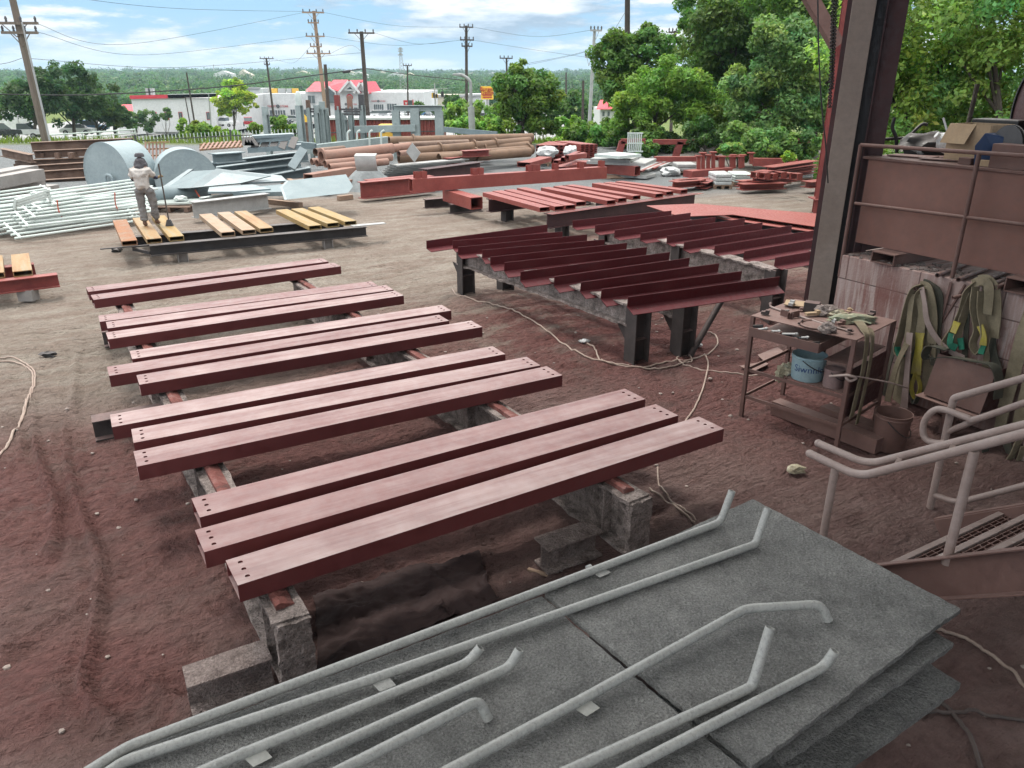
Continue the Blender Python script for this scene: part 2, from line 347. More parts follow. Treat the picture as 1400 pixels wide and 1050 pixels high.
skc = mixc(nt, 1, skc, ramp(nt, mapr(nt, sx.outputs['Z'], .05, .5), [(0, (.6,.6,.6)), (1, (1,1,1))]), 'MULTIPLY')
L.new(skc, bg.inputs['Color']); bg.inputs['Strength'].default_value = .115
sun = bpy.data.lights.new('sun', 'SUN'); sun.energy = 1.8; sun.angle = math.radians(14); sun.color = (1, .95, .88)
so = bpy.data.objects.new('sun', sun); COL.objects.link(so)
dirv = V((math.sin(SUN_AZ)*math.cos(SUN_EL), math.cos(SUN_AZ)*math.cos(SUN_EL), math.sin(SUN_EL)))
so.rotation_euler = dirv.to_track_quat('Z', 'Y').to_euler()
SC.view_settings.view_transform = 'Standard'; SC.view_settings.look = 'None'; SC.view_settings.exposure = EXPO; SC.view_settings.gamma = 1
SC.render.engine = 'CYCLES'; SC.cycles.max_bounces = 5; SC.cycles.diffuse_bounces = 1; SC.cycles.transparent_max_bounces = 8
# ------------------------------------------------------------------ ground
def hsh(i, j, s):
    x = np.sin(i*127.1+j*311.7+s*74.7)*43758.5453
    return x-np.floor(x)
def vnoise(x, y, s=0):
    i = np.floor(x); j = np.floor(y); u = x-i; v = y-j; u = u*u*(3-2*u); v = v*v*(3-2*v)
    a = hsh(i, j, s); b = hsh(i+1, j, s); c = hsh(i, j+1, s); d = hsh(i+1, j+1, s)
    return (a*(1-u)+b*u)*(1-v)+(c*(1-u)+d*u)*v-.5
def fbm(x, y, s=0, o=4):
    r = 0; a = 1.0
    for k in range(o): r = r+a*vnoise(x*2**k, y*2**k, s+k); a *= .5
    return r
def terr(x, y):
    x = np.asarray(x, float); y = np.asarray(y, float)
    t = np.clip((y-47)/105, 0, 1); z = -8.6*t
    h = np.clip((y-430)/2100, 0, 1); hill = 1+.22*np.sin(x/520+1.2)+.12*np.sin(x/190)
    z = z+np.where(y > 430, (h**.8)*13*hill, 0)
    h2 = np.clip((y-420)/700, 0, 1)*np.clip((-x-60)/350, 0, 1)
    return z+h2*5
def terr1(x, y): return float(terr(x, y))
def lines(a, b, d, lo, hi, g=1.12):
    c = list(np.arange(a, b, d)); s = d; p = c[-1]
    while p < hi: s *= g; p += s; c.append(p)
    s = d; p = c[0]; left = []
    while p > lo: s *= g; p -= s; left.append(p)
    return np.array(left[::-1]+c)
gx = lines(-7.2, 7.2, .034, -3600, 3600, 1.13); gy = lines(2.2, 15.5, .034, -60, 4200, 1.06)
X, Y = np.meshgrid(gx, gy)
near = np.clip((22-np.hypot(X*.9, Y-6))/8, 0, 1)
Z = terr(X, Y)
Z += near*(fbm(X*.55, Y*.55, 3, 3)*.05+fbm(X*2.2, Y*2.2, 9, 3)*.022)
rx = X*.866+Y*.5; ry = -X*.5+Y*.866
Z += near*.03*(np.abs(fbm(rx*1.1, ry*6, 21, 3))*-1)+near*fbm(X*9, Y*9, 33, 3)*.03-near*.05*np.abs(fbm(X*3.3, Y*3.9, 51, 5))
# dragged ridges and wheel ruts
def ridge(path, wdt, hgt):
    global Z
    P = [np.array(G(px, py, 0)[:2]) for px, py in path]; P = [np.array(q[:2]) for q in spline([V((*p, 0)) for p in P], 5)]
    m = (X > min(p[0] for p in P)-.6)*(X < max(p[0] for p in P)+.6)*(Y > min(p[1] for p in P)-.6)*(Y < max(p[1] for p in P)+.6)
    xs = X[m]; ys = Y[m]; best = np.full(xs.shape, 9.)
    for a, b in zip(P[:-1], P[1:]):
        d = b-a; l = max(1e-9, d.dot(d)); t = np.clip(((xs-a[0])*d[0]+(ys-a[1])*d[1])/l, 0, 1)
        best = np.minimum(best, np.hypot(xs-a[0]-d[0]*t, ys-a[1]-d[1]*t))
    best = best+fbm(xs*5, ys*5, 5, 2)*.03
    k = np.exp(-(best/wdt)**2)
    Z[m] += hgt*k-hgt*.5*np.exp(-((best-wdt*2.1)/wdt)**2)
ridge([(45,600),(62,650),(78,690),(68,760)], .03, .05)
ridge([(88,570),(92,640),(118,720),(135,770),(128,850),(112,920),(130,965),(160,985)], .034, .06)
ridge([(40,545),(55,640),(72,690),(60,750)], .04, .035)
ridge([(0,895),(70,850),(125,805)], .035, .05)
ridge([(0,880),(60,845),(120,800)], .03, .04)
ridge([(150,920),(190,925),(230,945),(258,958)], .05, .05)
ridge([(0,560),(30,600),(10,640)], .03, .03)
ridge([(105,480),(98,560),(110,640)], .04, .03)
for k in range(75):            # boot prints and tread marks
    cx = random.uniform(-5.5, 4.5); cy = random.uniform(3.2, 9.5); an = random.uniform(0, 3.14); ca, sa = math.cos(an), math.sin(an); big = random.random() < .45
    hw, hl = (.22, .5) if big else (.055, .15)
    m = (np.abs(X-cx) < .7)*(np.abs(Y-cy) < .7); u = (X[m]-cx)*ca+(Y[m]-cy)*sa; v = -(X[m]-cx)*sa+(Y[m]-cy)*ca
    ins = np.clip(1-(u/hl)**6, 0, 1)*np.clip(1-(v/hw)**6, 0, 1)
    Z[m] += ins*((np.sin(u*2*math.pi/(.11 if big else .07))*.012)-(.012 if not big else .004))
# low drift of dust under the trestles
Z += .10*np.exp(-(((X-.6)*.866+(Y-11.6)*.5)/1.0)**2-(((X-.6)*-.5+(Y-11.6)*.866)/2.6)**2)
ny, nx = X.shape
co = np.stack([X.ravel(), Y.ravel(), Z.ravel()], 1)
idx = np.arange(ny*nx).reshape(ny, nx)
fc = np.stack([idx[:-1,:-1].ravel(), idx[:-1,1:].ravel(), idx[1:,1:].ravel(), idx[1:,:-1].ravel()], 1)
def fastmesh(name, co, fc, mat, cols=None):
    me = bpy.data.meshes.new(name); k = fc.shape[1]
    me.vertices.add(len(co)); me.vertices.foreach_set('co', np.asarray(co, np.float32).ravel())
    me.loops.add(fc.size); me.loops.foreach_set('vertex_index', fc.astype(np.int32).ravel())
    me.polygons.add(len(fc)); me.polygons.foreach_set('loop_start', np.arange(0, fc.size, k, dtype=np.int32)); me.polygons.foreach_set('loop_total', np.full(len(fc), k, np.int32))
    me.materials.append(mat)
    if cols is not None:
        at = me.attributes.new('tint', 'FLOAT_COLOR', 'FACE'); at.data.foreach_set('color', np.asarray(cols, np.float32).ravel())
    me.update(); me.validate(); return me
def gheight(x, y):
    i = np.clip(np.searchsorted(gx, x), 1, nx-1); j = np.clip(np.searchsorted(gy, y), 1, ny-1)
    return float(Z[j, i])
def ground_mat():
    m, nt, b = newmat('yard_dirt'); L = nt.links
    geo = nt.nodes.new('ShaderNodeNewGeometry'); pos = geo.outputs['Position']
    s = nt.nodes.new('ShaderNodeSeparateXYZ'); L.new(pos, s.inputs[0]); x, y, z = s.outputs
    n_big = noise_node(nt, pos, .35, 6, .6); n_mid = noise_node(nt, pos, 1.6, 8, .65); n_f = noise_node(nt, pos, 14, 6, .7); n_vf = noise_node(nt, pos, 90, 4, .7)
    mp = nt.nodes.new('ShaderNodeMapping'); mp.vector_type = 'TEXTURE'; L.new(pos, mp.inputs['Vector']); mp.inputs['Rotation'].default_value = (0,0,math.radians(30)); mp.inputs['Scale'].default_value = (3.5, .5, 1)
    n_st = noise_node(nt, mp.outputs[0], 1.5, 8, .7)
    tan = ramp(nt, n_mid, [(.3, (.33,.28,.23)), (.5, (.43,.372,.315)), (.72, (.5,.445,.385))])
    tan = mixc(nt, mapr(nt, n_st, .35, .65, 0, .7), tan, (.29,.21,.17))
    brown = ramp(nt, n_mid, [(.3, (.15,.088,.08)), (.5, (.225,.14,.127)), (.72, (.32,.222,.203))])
    brown = mixc(nt, mapr(nt, n_st, .42, .62, 0, .5), brown, (.3,.215,.19))
    red = ramp(nt, n_f, [(.3, (.125,.038,.036)), (.7, (.22,.08,.073))])
    # distance across the yard: red-brown near the paint racks, tan haul road further out, grey gravel at the far side
    d = mth(nt, 'ADD', mth(nt, 'ADD', y, mth(nt, 'MULTIPLY', x, -.55)), mth(nt, 'MULTIPLY', mth(nt, 'SUBTRACT', n_big, .5), 7))
    c = mixc(nt, mapr(nt, d, 8.0, 13.5), brown, tan)
    def blob(cx, cy, rx_, ry_, pw=1):
        a = mth(nt, 'DIVIDE', mth(nt, 'SUBTRACT', x, cx), rx_); bb = mth(nt, 'DIVIDE', mth(nt, 'SUBTRACT', y, cy), ry_)
        return mapr(nt, mth(nt, 'ADD', mth(nt, 'MULTIPLY', a, a), mth(nt, 'MULTIPLY', bb, bb)), 0, 1, 1, 0)
    r = blob(1.2, 11.3, 3.6, 3.6, 1)
    for q in ((-4.2, 6.3, 2.6, 2.2), (-2.8, 3.9, 1.2, .8), (-2.2, 6.5, 3, 3), (3, 9, 3, 3), (4.5, 13, 6, 5), (-1.5, 10.5, 2.2, 3), (3, 17, 4, 3)):
        r = mth(nt, 'MAXIMUM', r, mth(nt, 'MULTIPLY', blob(*q), .8))
    r = mth(nt, 'MULTIPLY', r, mapr(nt, mth(nt, 'ADD', mth(nt, 'MULTIPLY', n_mid, .6), mth(nt, 'MULTIPLY', n_st, .4)), .36, .53))
    c = mixc(nt, mth(nt, 'MULTIPLY', r, .85), c, red)
    grav = ramp(nt, n_vf, [(.3, (.15,.16,.165)), (.5, (.27,.285,.29)), (.72, (.42,.43,.43))])
    g = mth(nt, 'MULTIPLY', mapr(nt, mth(nt, 'ADD', y, mth(nt, 'MULTIPLY', n_big, 6)), 27.5, 30.5), mapr(nt, x, 6, 9, 1, .35))
    c = mixc(nt, g, c, grav)
    grass = ramp(nt, noise_node(nt, pos, .6, 6, .6), [(.3, (.09,.14,.035)), (.6, (.17,.21,.06)), (.75, (.27,.26,.1))])
    c = mixc(nt, mapr(nt, mth(nt, 'ADD', y, mth(nt, 'MULTIPLY', n_mid, 3)), 46, 48.5), c, grass)
    c = mixc(nt, .55, c, ramp(nt, n_f, [(.28, (.62,.62,.62)), (.5, (1,1,1)), (.75, (1.3,1.3,1.3))]), 'MULTIPLY')
    c = mixc(nt, mapr(nt, n_vf, .62, .75, 0, .35), c, (.5,.4,.35))
    L.new(c, b.inputs['Base Color']); b.inputs['Roughness'].default_value = .93; b.inputs['Specular IOR Level'].default_value = .2
    def rid(v): return mth(nt, 'ABSOLUTE', mth(nt, 'SUBTRACT', v, .5))
    rg = mth(nt, 'ADD', mth(nt, 'MULTIPLY', rid(noise_node(nt, mp.outputs[0], 5, 6, .55)), -2.4), mth(nt, 'MULTIPLY', rid(noise_node(nt, pos, 9, 6, .6)), -2.2))
    vr = nt.nodes.new('ShaderNodeTexVoronoi'); vr.inputs['Scale'].default_value = 26; L.new(pos, vr.inputs['Vector'])
    h = mth(nt, 'ADD', mth(nt, 'ADD', mth(nt, 'ADD', rg, mth(nt, 'MULTIPLY', n_f, 1.3)), mth(nt, 'MULTIPLY', n_vf, .5)), mth(nt, 'ADD', mth(nt, 'MULTIPLY', n_st, 1.6), mth(nt, 'MULTIPLY', vr.outputs['Distance'], -.25)))
    L.new(bump(nt, h, 1, .085), b.inputs['Normal'])
    return m
me = fastmesh('ground', co, fc, ground_mat()); smooth(me, 180)
go = bpy.data.objects.new('ground', me); COL.objects.link(go); tag(go, kind='structure')
# ------------------------------------------------------------------ foliage
def leafmat(name, k=1.0):
    m, nt, b = newmat(name); L = nt.links
    at = nt.nodes.new('ShaderNodeAttribute'); at.attribute_name = 'tint'
    c = at.outputs['Color']
    L.new(c, b.inputs['Base Color']); b.inputs['Roughness'].default_value = .55; b.inputs['Specular IOR Level'].default_value = .35
    tr = nt.nodes.new('ShaderNodeBsdfTranslucent'); L.new(mixc(nt, 1, c, (1.25,1.35,.7), 'MULTIPLY'), tr.inputs['Color'])
    mx = nt.nodes.new('ShaderNodeMixShader'); mx.inputs[0].default_value = .42; L.new(b.outputs[0], mx.inputs[1]); L.new(tr.outputs[0], mx.inputs[2])
    L.new(mx.outputs[0], nt.nodes['Material Output'].inputs['Surface']); return m
LEAF = leafmat('leaf')
def leafcloud(centres, radii, nleaf, size, tint, rng, elong=.5, squash=.8, droop=.1, var=.3, outw=.7, ctr=None):
    """leaf quads in shells around clump centres -> co, faces, colours"""
    centres = np.asarray(centres, float); radii = np.asarray(radii, float); K = len(centres)
    per = np.maximum(1, (nleaf*radii**2/np.sum(radii**2)).astype(int)); ci = np.repeat(np.arange(K), per); n = len(ci)
    d = rng.normal(size=(n, 3)); d /= np.linalg.norm(d, axis=1)[:, None]
    rr = radii[ci]*(.35+.75*rng.random(n)**.6)
    p = centres[ci]+d*rr[:, None]*np.array([1, 1, squash])
    base = d*outw+rng.normal(size=(n, 3))*.55+np.array([0, 0, .55])
    nn = base/np.linalg.norm(base, axis=1)[:, None]
    t = rng.normal(size=(n, 3)); t[:, 2] -= droop*2; t -= nn*np.sum(t*nn, 1)[:, None]; t /= np.linalg.norm(t, axis=1)[:, None]
    s = np.cross(nn, t); ln = size*(.6+.8*rng.random(n))
    a = p-t*ln[:, None]*.5; e = p+t*ln[:, None]*.5; q = s*(ln*elong*.5)[:, None]; mid = p-nn*(ln*.12)[:, None]
    co = np.stack([a, mid+q, e, mid-q], 1).reshape(-1, 3)
    f = np.arange(4*n).reshape(n, 4)
    ct = (1+var*rng.normal(size=K))[ci]; hue = rng.normal(size=K)[ci]*.12
    k = np.clip(ct*(1+.2*rng.normal(size=n)), .4, 2.0)
    col = np.array(tint)[None, :]*LEAFK*k[:, None]*np.stack([1+hue+.1*rng.normal(size=n), np.ones(n), 1-hue], 1)
    col = np.clip(col, .004, .9); col = np.concatenate([col, np.ones((n, 1))], 1)
    return co, f, col
def crownpts(c, rx, ry, rz, k, rng, cr=.3, low=-.9):
    pts = []; R = []
    while len(pts) < k:
        d = rng.normal(size=3); d /= np.linalg.norm(d)
        if d[2] < low: continue
        r = rng.uniform(.35, 1)**.5
        if d[2] < -.3 and r > .85: continue
        pts.append((c[0]+d[0]*rx*r, c[1]+d[1]*ry*r, c[2]+d[2]*rz*r)); R.append((rx+ry+rz)/3*cr*rng.uniform(.6, 1.35))
    return np.array(pts), np.array(R)
def foliage(name, clouds, parent, off, label=None, cat=None, group=None, kind=None):
    co = []; fc = []; cl = []; o = 0
    for c, f, k in clouds: co.append(c); fc.append(f+o); cl.append(k); o += len(c)
    off = V(off)
    me = fastmesh(name, np.concatenate(co)-np.array(off), np.concatenate(fc), LEAF, np.concatenate(cl))
    ob = bpy.data.objects.new(name, me); COL.objects.link(ob)
    if parent: ob.parent = parent
    else: ob.location = off
    return tag(ob, label, cat, group, kind)
def limbs(base, top, r0, crowns, rng, nb=7):
    mb = MB(); base = V(base); top = V(top)
    mid = base.lerp(top, .5)+V((rng.normal()*.12, rng.normal()*.12, 0))*(top-base).length*.3
    trunk = spline([base-UZ*.3, base.lerp(mid, .5), mid, top], 5); mb.tube(trunk, r0, 9, r1=r0*.25)
    for i in rng.choice(len(crowns), min(nb, len(crowns)), replace=False):
        e = V(crowns[i]); t = rng.uniform(.3, .85); s = trunk[int(t*(len(trunk)-1))]
        if e.z < s.z-1: continue
        m = s.lerp(e, .5)+V((rng.normal(), rng.normal(), abs(rng.normal())))*(e-s).length*.08
        mb.tube(spline([s, m, e], 4), r0*.42*(1-t*.4), 6, r1=r0*.06)
    return mb
BARK = pm('bark', [(.055,.045,.035), (.12,.1,.08)], 5, .9, bmp=.5, bs=25, bd=.04)
def tree(name, base, crowns, leafn, size, tint, label, cat='tree', group=None, r0=.2, seed=1, clumps=26, top=None, cr=.3, elong=.5, droop=.1, var=.17, tints=None, accents=None, squash=.8):
    """crowns: list of (centre, rx, ry, rz)"""
    rng = np.random.default_rng(seed); base = V(base)
    t = thing(name, label, cat, base, group)
    cl = []; allp = []
    vol = [c[1]*c[3] for c in crowns]
    for i, (c, rx, ry, rz) in enumerate(crowns):
        k = max(6, int(clumps*vol[i]/sum(vol)*len(crowns)**.5)); p, R = crownpts(c, rx, ry, rz, k, rng, cr)
        allp += list(p); cl.append(leafcloud(p, R, int(leafn*vol[i]/sum(vol)), size, (tints[i] if tints else tint), rng, elong, squash, droop, var))
    if accents:
        col, n, sz = accents; sel = np.array([q for q in allp if q[2] > np.percentile([a[2] for a in allp], 60)])
        cl.append(leafcloud(sel, np.full(len(sel), .35*max(c[1] for c in crowns)*.5), n, sz, col, rng, .6))
    top = V(top) if top else V(crowns[0][0])+UZ*crowns[0][3]*.4
    obj('trunk', limbs(base, top, r0, allp, rng), BARK, t, sm=True)
    foliage('crown', cl, t, base)
    return t
# ------------------------------------------------------------------ grey boards and painted pipes in the foreground
def onplane(px, py, P0, n):
    r = ray(px, py); P0 = V(P0); n = V(n); o = V((0,0,CAMH)); s = (P0-o).dot(n)/r.dot(n); return o+r*s
def gridplate(mb, c, th, n=36, rag=.012, seed=0):
    """sheet with ragged, crusted edges from four corners (top side)"""
    c = [V(p) for p in c]; top = []
    for j in range(n+1):
        for i in range(n+1):
            u = i/n; v = j/n; p = c[0].lerp(c[1], u).lerp(c[3].lerp(c[2], u), v)
            q = mnoise.noise_vector(p*5+V((seed, 0, 0)))*rag*.22+mnoise.noise_vector(p*27+V((0, seed, 0)))*rag*.62
            if i not in (0, n) and j not in (0, n): q.x *= .2; q.y *= .2
            top.append(p+V((q.x, q.y, q.z*.5)))
    bot = [p-UZ*th for p in top]; m = (n+1)**2; k = n+1; fs = []
    for j in range(n):
        for i in range(n):
            a = j*k+i; fs += [(a, a+1, a+k+1, a+k), (m+a, m+a+k, m+a+k+1, m+a+1)]
    for i in range(n):
        fs += [(i+1, i, m+i, m+i+1), (n*k+i, n*k+i+1, m+n*k+i+1, m+n*k+i), (i*k, (i+1)*k, m+(i+1)*k, m+i*k), ((i+1)*k+n, i*k+n, m+i*k+n, m+(i+1)*k+n)]
    mb.add(top+bot, fs)
BG = 'grey crusted boards of the paint table'
def board(label, c, th, seed):
    mb = MB(); gridplate(mb, c, th, 44, .016, seed); return obj('spray_board', mb, GREYB, label=label, cat='board', group=BG, sm=True)
ZB = .95
board('top grey crusted board with its whole right corner in view, under bent pipe ends', [G(745,812,ZB), G(1030,682,ZB), G(1313,832,ZB), G(1030,1047,ZB)], .03, 1)
A0 = G(740,815,ZB-.012); A1 = G(1016,1052,ZB-.012)
board('grey crusted board left of the dark seam, under most of the long pipes', [A0-AX*3.0+DX*.02, A0, A1, A1-AX*3.0+DX*.5], .03, 2)
z2 = ZB-.075
b1 = G(1305,880,z2); b2 = G(1070,1040,z2)
board('second grey board of the stack, its edge just below the top right board', [b1-AX*.1-DX*1.3-AX*1.2, b1-DX*1.3, b1, b2], .03, 3)
b3 = G(880,905,z2-.002)
board('lower grey board showing under the dark seam beneath the left board', [A0-AX*1.6+DX*.1-UZ*.055, A0+AX*.02+DX*.1-UZ*.055, A1+AX*.09+DX*.1-UZ*.055, A1-AX*1.6+DX*.3-UZ*.055], .025, 4)
z3 = ZB-.24
e1 = G(1315,935,z3); e2 = G(1185,1030,z3)
board('lowest ragged grey board sticking out at the bottom right of the stack', [e1-DX*1.2-AX*1.0, e1-DX*1.2, e1, e2+(e2-e1)*1.6], .04, 5)
t = thing('board_trestle', 'dark steel trestle almost hidden under the grey boards', 'trestle', G(900,1000,0))
for k, o in enumerate((-1.3, .35)):
    p = A0+AX*o; mb = MB(); mb.ibeam(V((p.x, p.y, .56))-DX*.0, V((p.x, p.y, .56))+DX*1.9, .25, .2); obj('cross_beam', mb, BLOCK, t)
    for q in (.2, 1.6):
        mb = MB(); c = V((p.x, p.y, 0))+DX*q; mb.ibeam(c, c+UZ*.43, .2, .2, up=AX); obj('leg', mb, BLOCK, t)
PR = .0235
def pipe(label, pts, rad=.09, joint=None, tagat=None, open_=True):
    P = [G(*p) for p in pts]; path = fillet(P, rad, 6); a = P[0]
    t = thing('handrail_pipe', label, 'pipe', path[len(path)//2], 'grey painted pipes on the boards')
    mb = MB(); mb.tube(path, PR, 16, ri=PR*.78 if open_ else None); obj('pipe_run', mb, PIPEG, t, sm=True)
    for i in range(1, len(P)-1):
        for s_ in (-1, 1):
            dd = (P[i+s_]-P[i]).normalized(); cc = P[i]+dd*min(rad*1.05, (P[i+s_]-P[i]).length*.47)
            mb = MB(); mb.lathe([(PR*1.0,-.004),(PR*1.06,0),(PR*1.0,.004)], cc, 16, dd, caps=False); obj('weld_ring', mb, PIPEG, t, sm=True)
    if joint:
        j = G(*joint); k = min(range(len(P)-1), key=lambda i: ((P[i]+P[i+1])/2-j).length); d = (P[k+1]-P[k]).normalized()
        mb = MB(); mb.tube([j-d*.012, j+d*.012], PR*1.07, 16); obj('joint_collar', mb, PIPEG, t, sm=True)
        mb = MB(); s = d.cross(UZ).normalized()
        q_ = j+s*PR*.9-UZ*.012; mb.prism([q_, q_+d*.085+UZ*.004, q_+d*.1+s*.05-UZ*.006, q_+d*.02+s*.055-UZ*.006], UZ*.002); obj('tag', mb, TAGM if tagat else PIPEG, t)
    return t
zp = ZB+PR+.004
pipe('long grey pipe along the boards’ far edge, tip bent up at the far corner', [(100,1068,zp),(174,1021,zp),(985,714,zp),(1001,671,zp+.2)], .05, joint=(806,778,zp))
pipe('long grey pipe second from the far edge, bent up near the board corner', [(138,1062,zp),(172,1040,zp),(507,929,zp),(1033,744,zp),(1050,695,zp+.21)], .03, joint=(507,929,zp))
pipe('grey pipe with upturned open end left of its shorter twin and a pale tag', [(255,1064,zp),(330,1031,zp),(640,906,zp),(657,885,zp+.07)], .1, joint=(332,1030,zp), tagat=1)
pipe('grey pipe with upturned open end nearest the dark seam', [(360,1064,zp),(697,912,zp),(710,888,zp+.08)], .1)
pipe('short grey pipe with its hooked end turned down onto the left board', [(440,1066,zp+.07),(655,957,zp+.07),(668,983,zp-.02)], .07)
pipe('long grey pipe crossing the dark seam with bent arm and hooked tip', [(585,1068,zp),(783,963,zp+.005),(1020,832,zp+.05),(1122,826,zp+.07),(1133,848,zp-.015)], .05, joint=(783,963,zp+.005), tagat=1)
pipe('thick grey pipe with a sharp upward elbow in the middle of the right board', [(750,1066,zp),(1028,939,zp),(1053,858,zp+.26)], .03)
pipe('grey pipe nearest the viewer with upturned open end near the right corner', [(825,1068,zp),(1126,912,zp),(1142,890,zp+.09)], .1)
# ------------------------------------------------------------------ primed steel tubes on their trestles
def perp(d): return V((-d.y, d.x, 0))
def holes_top(mb, p0, L, w, s0, n=14):
    """top face of a tube with three real bolt holes at each end; local frame p0, L along, w across"""
    ln = L.length; e = L.normalized(); q = perp(e)*1.0
    def P(a, b, z=0): return p0+e*a+q*b+UZ*z
    zone = .16; rad = .0155
    for end in (0, 1):
        for k in range(3):
            b0 = w*k/3; b1 = w*(k+1)/3; cx = .075; cy = w*(.22+.28*k)
            a0, a1 = 0, zone
            f = (lambda a: a) if end == 0 else (lambda a: ln-a)
            sq = []
            for i in range(16):
                t = i/16*4; sgm = int(t); u = t-sgm
                sq.append([(a0+(a1-a0)*u, b0), (a1, b0+(b1-b0)*u), (a1-(a1-a0)*u, b1), (a0, b1-(b1-b0)*u)][sgm])
            cc = [(cx+rad*math.cos(i/16*2*math.pi-math.pi*.75), cy+rad*math.sin(i/16*2*math.pi-math.pi*.75)) for i in range(16)]
            vs = [P(f(a), b) for a, b in sq]+[P(f(a), b) for a, b in cc]+[P(f(a), b, -.012) for a, b in cc]
            mb.add(vs, [(i, (i+1)%16, 16+(i+1)%16, 16+i) for i in range(16)]+[(16+i, 16+(i+1)%16, 32+(i+1)%16, 32+i) for i in range(16)])
    mb.add([P(zone, 0), P(ln-zone, 0), P(ln-zone, w), P(zone, w)], [(0,1,2,3)])
def steel_tube(name, label, group, N0, R0, w, h, mat, holes=True, wall=.012, cat='steel tube'):
    N0 = V(N0); R0 = V(R0); L = R0-N0; e = L.normalized(); q = perp(e); mb = MB()
    if holes:
        holes_top(mb, N0, L, w, 0)
        for z, a, b in (): pass
        A = [N0, N0+q*w]; lo = -UZ*h
        for s0, s1 in ((N0, R0),):
            mb.add([s0, s1, s1+lo, s0+lo], [(3,2,1,0)]); mb.add([s0+q*w, s1+q*w, s1+q*w+lo, s0+q*w+lo], [(0,1,2,3)]); mb.add([s0+lo, s1+lo, s1+q*w+lo, s0+q*w+lo], [(3,2,1,0)])
        # inner skin and end rims
        i0 = lambda p: [p+q*wall-UZ*wall, p+q*(w-wall)-UZ*wall, p+q*(w-wall)-UZ*(h-wall), p+q*wall-UZ*(h-wall)]
        o0 = lambda p: [p, p+q*w, p+q*w+lo, p+lo]
        a = i0(N0); b = i0(R0); mb.add(a+b, [(0,1,5,4)[::-1], (1,2,6,5), (2,3,7,6), (3,0,4,7)])
        for p in (N0, R0): mb.add(o0(p)+i0(p), [(i, (i+1)%4, 4+(i+1)%4, 4+i) for i in range(4)])
        o = obj(name, mb, mat, label=label, cat=cat, group=group, recalc=False)
    else:
        c0 = N0+q*(w/2)-UZ*(h/2); mb.rtube(c0, c0+L, w, h, wall); o = obj(name, mb, mat, label=label, cat=cat, group=group)
    return o
ZT = .75
TB = [('row of three nearest the grey boards', [((325,800.5),(990,586)), ((279,755),(927.5,568)), ((273,707.5),(882.5,545.5))]),
      ('second row of three from the grey boards', [((187.5,638),(769,513)), ((182.5,605.5),(739,499.5)), ((153,584),(691,484))]),
      ('third row of three from the grey boards', [((190.5,526),(659.5,447)), ((149,514),(614,438.5)), ((180.5,491),(617,424.5))]),
      ('row of three just before the farthest pair', [((148,464),(552,404)), ((147,449),(538,396)), ((136,440),(517,390.5))]),
      ('pair farthest from the grey boards', [((128,410),(466,364)), ((120.5,399),(449,357.5))])]
for row, lst in TB:
    for i, (n0, r0) in enumerate(lst):
        nm = ['front', 'middle', 'rear'][i] if len(lst) == 3 else ['front', 'rear'][i]
        steel_tube('primed_tube', f'pink-topped red steel tube, {nm} of the {row}', 'primed rectangular tubes on the crusted trestles', G(*n0, ZT), G(*r0, ZT), .305, .125, PINK)
def crustslab(mb, o, ex, ey, x0, x1, y0, y1, ez, th, n=(14, 26), amp=.02):
    vs = []; nx_, ny_ = n
    for lay in (0, 1):
        for j in range(ny_+1):
            for i in range(nx_+1):
                p = V(o)+ex*(x0+(x1-x0)*i/nx_)+ey*(y0+(y1-y0)*j/ny_)+ez*(th*lay); q = mnoise.noise_vector(p*13)*amp*.6+mnoise.noise_vector(p*38)*amp*.6
                vs.append(p+q*(1 if lay == 0 else .4))
    k = nx_+1; m = k*(ny_+1); fs = []
    for j in range(ny_):
        for i in range(nx_): a = j*k+i; fs += [(a, a+1, a+k+1, a+k), (m+a, m+a+k, m+a+k+1, m+a+1)]
    for i in range(nx_): b = ny_*k+i; fs += [(i+1, i, m+i, m+i+1), (b, b+1, m+b+1, m+b)]
    for j in range(ny_): a = j*k; b = a+nx_; fs += [(a, a+k, m+a+k, m+a), (b+k, b, m+b, m+b+k)]
    mb.add(vs, fs)
def trestle_beam(label, a, b, zt, zb, w=.22, seg=70):
    a = V(a); b = V(b); a.z = b.z = 0; t = thing('trestle_beam', label, 'trestle', a, 'crusted trestles under the primed tubes')
    h = zt-zb-.05; c = zb+h/2; mb = MB(); mb.ibeam(a+UZ*c, b+UZ*c, h, w, .03, seg=seg)
    obj('beam', mb, CRUST, t, jit=.02, jf=8, sm=True)
    d = (b-a).normalized(); s = perp(d)
    mb = MB(); mb.extr([(-.05,-.0),(.06,0),(.06,.02),(-.02,.055),(-.05,.045)], a+d*.12+UZ*(zt-.055), b-d*.1+UZ*(zt-.055), seg=40); obj('bearing_bar', mb, CRUSTR, t, jit=.006, jf=9, sm=True)
    mb = MB(); crustslab(mb, a-d*.035, s, UZ, -w*.5, w*.46, -.02, zt-.06, d, .05); obj('end_plate', mb, CRUST, t, sm=True)
    for k in (.3, 2.5, 5.2):
        mb = MB(); q = a+d*k+UZ*c
        mb.box(q+s*(w*.26), .02, w*.42, h-.07, d); mb.box(q-s*(w*.26), .02, w*.42, h-.07, d); obj('stiffener', mb, CRUST, t, jit=.006)
    return t
LS0 = V((-1.33,3.735,0)); LSD = V((-.525,.851,0)); RS0 = V((.98,5.15,0)); RSD = V((-.541,.841,0))
trestle_beam('grey-crusted steel trestle beam under the left ends of the primed tubes', LS0, LS0+LSD*8.5, ZT-.125, .1)
trestle_beam('grey-crusted steel trestle beam under the right ends of the primed tubes', RS0, RS0+RSD*8.4, ZT-.125, .1)
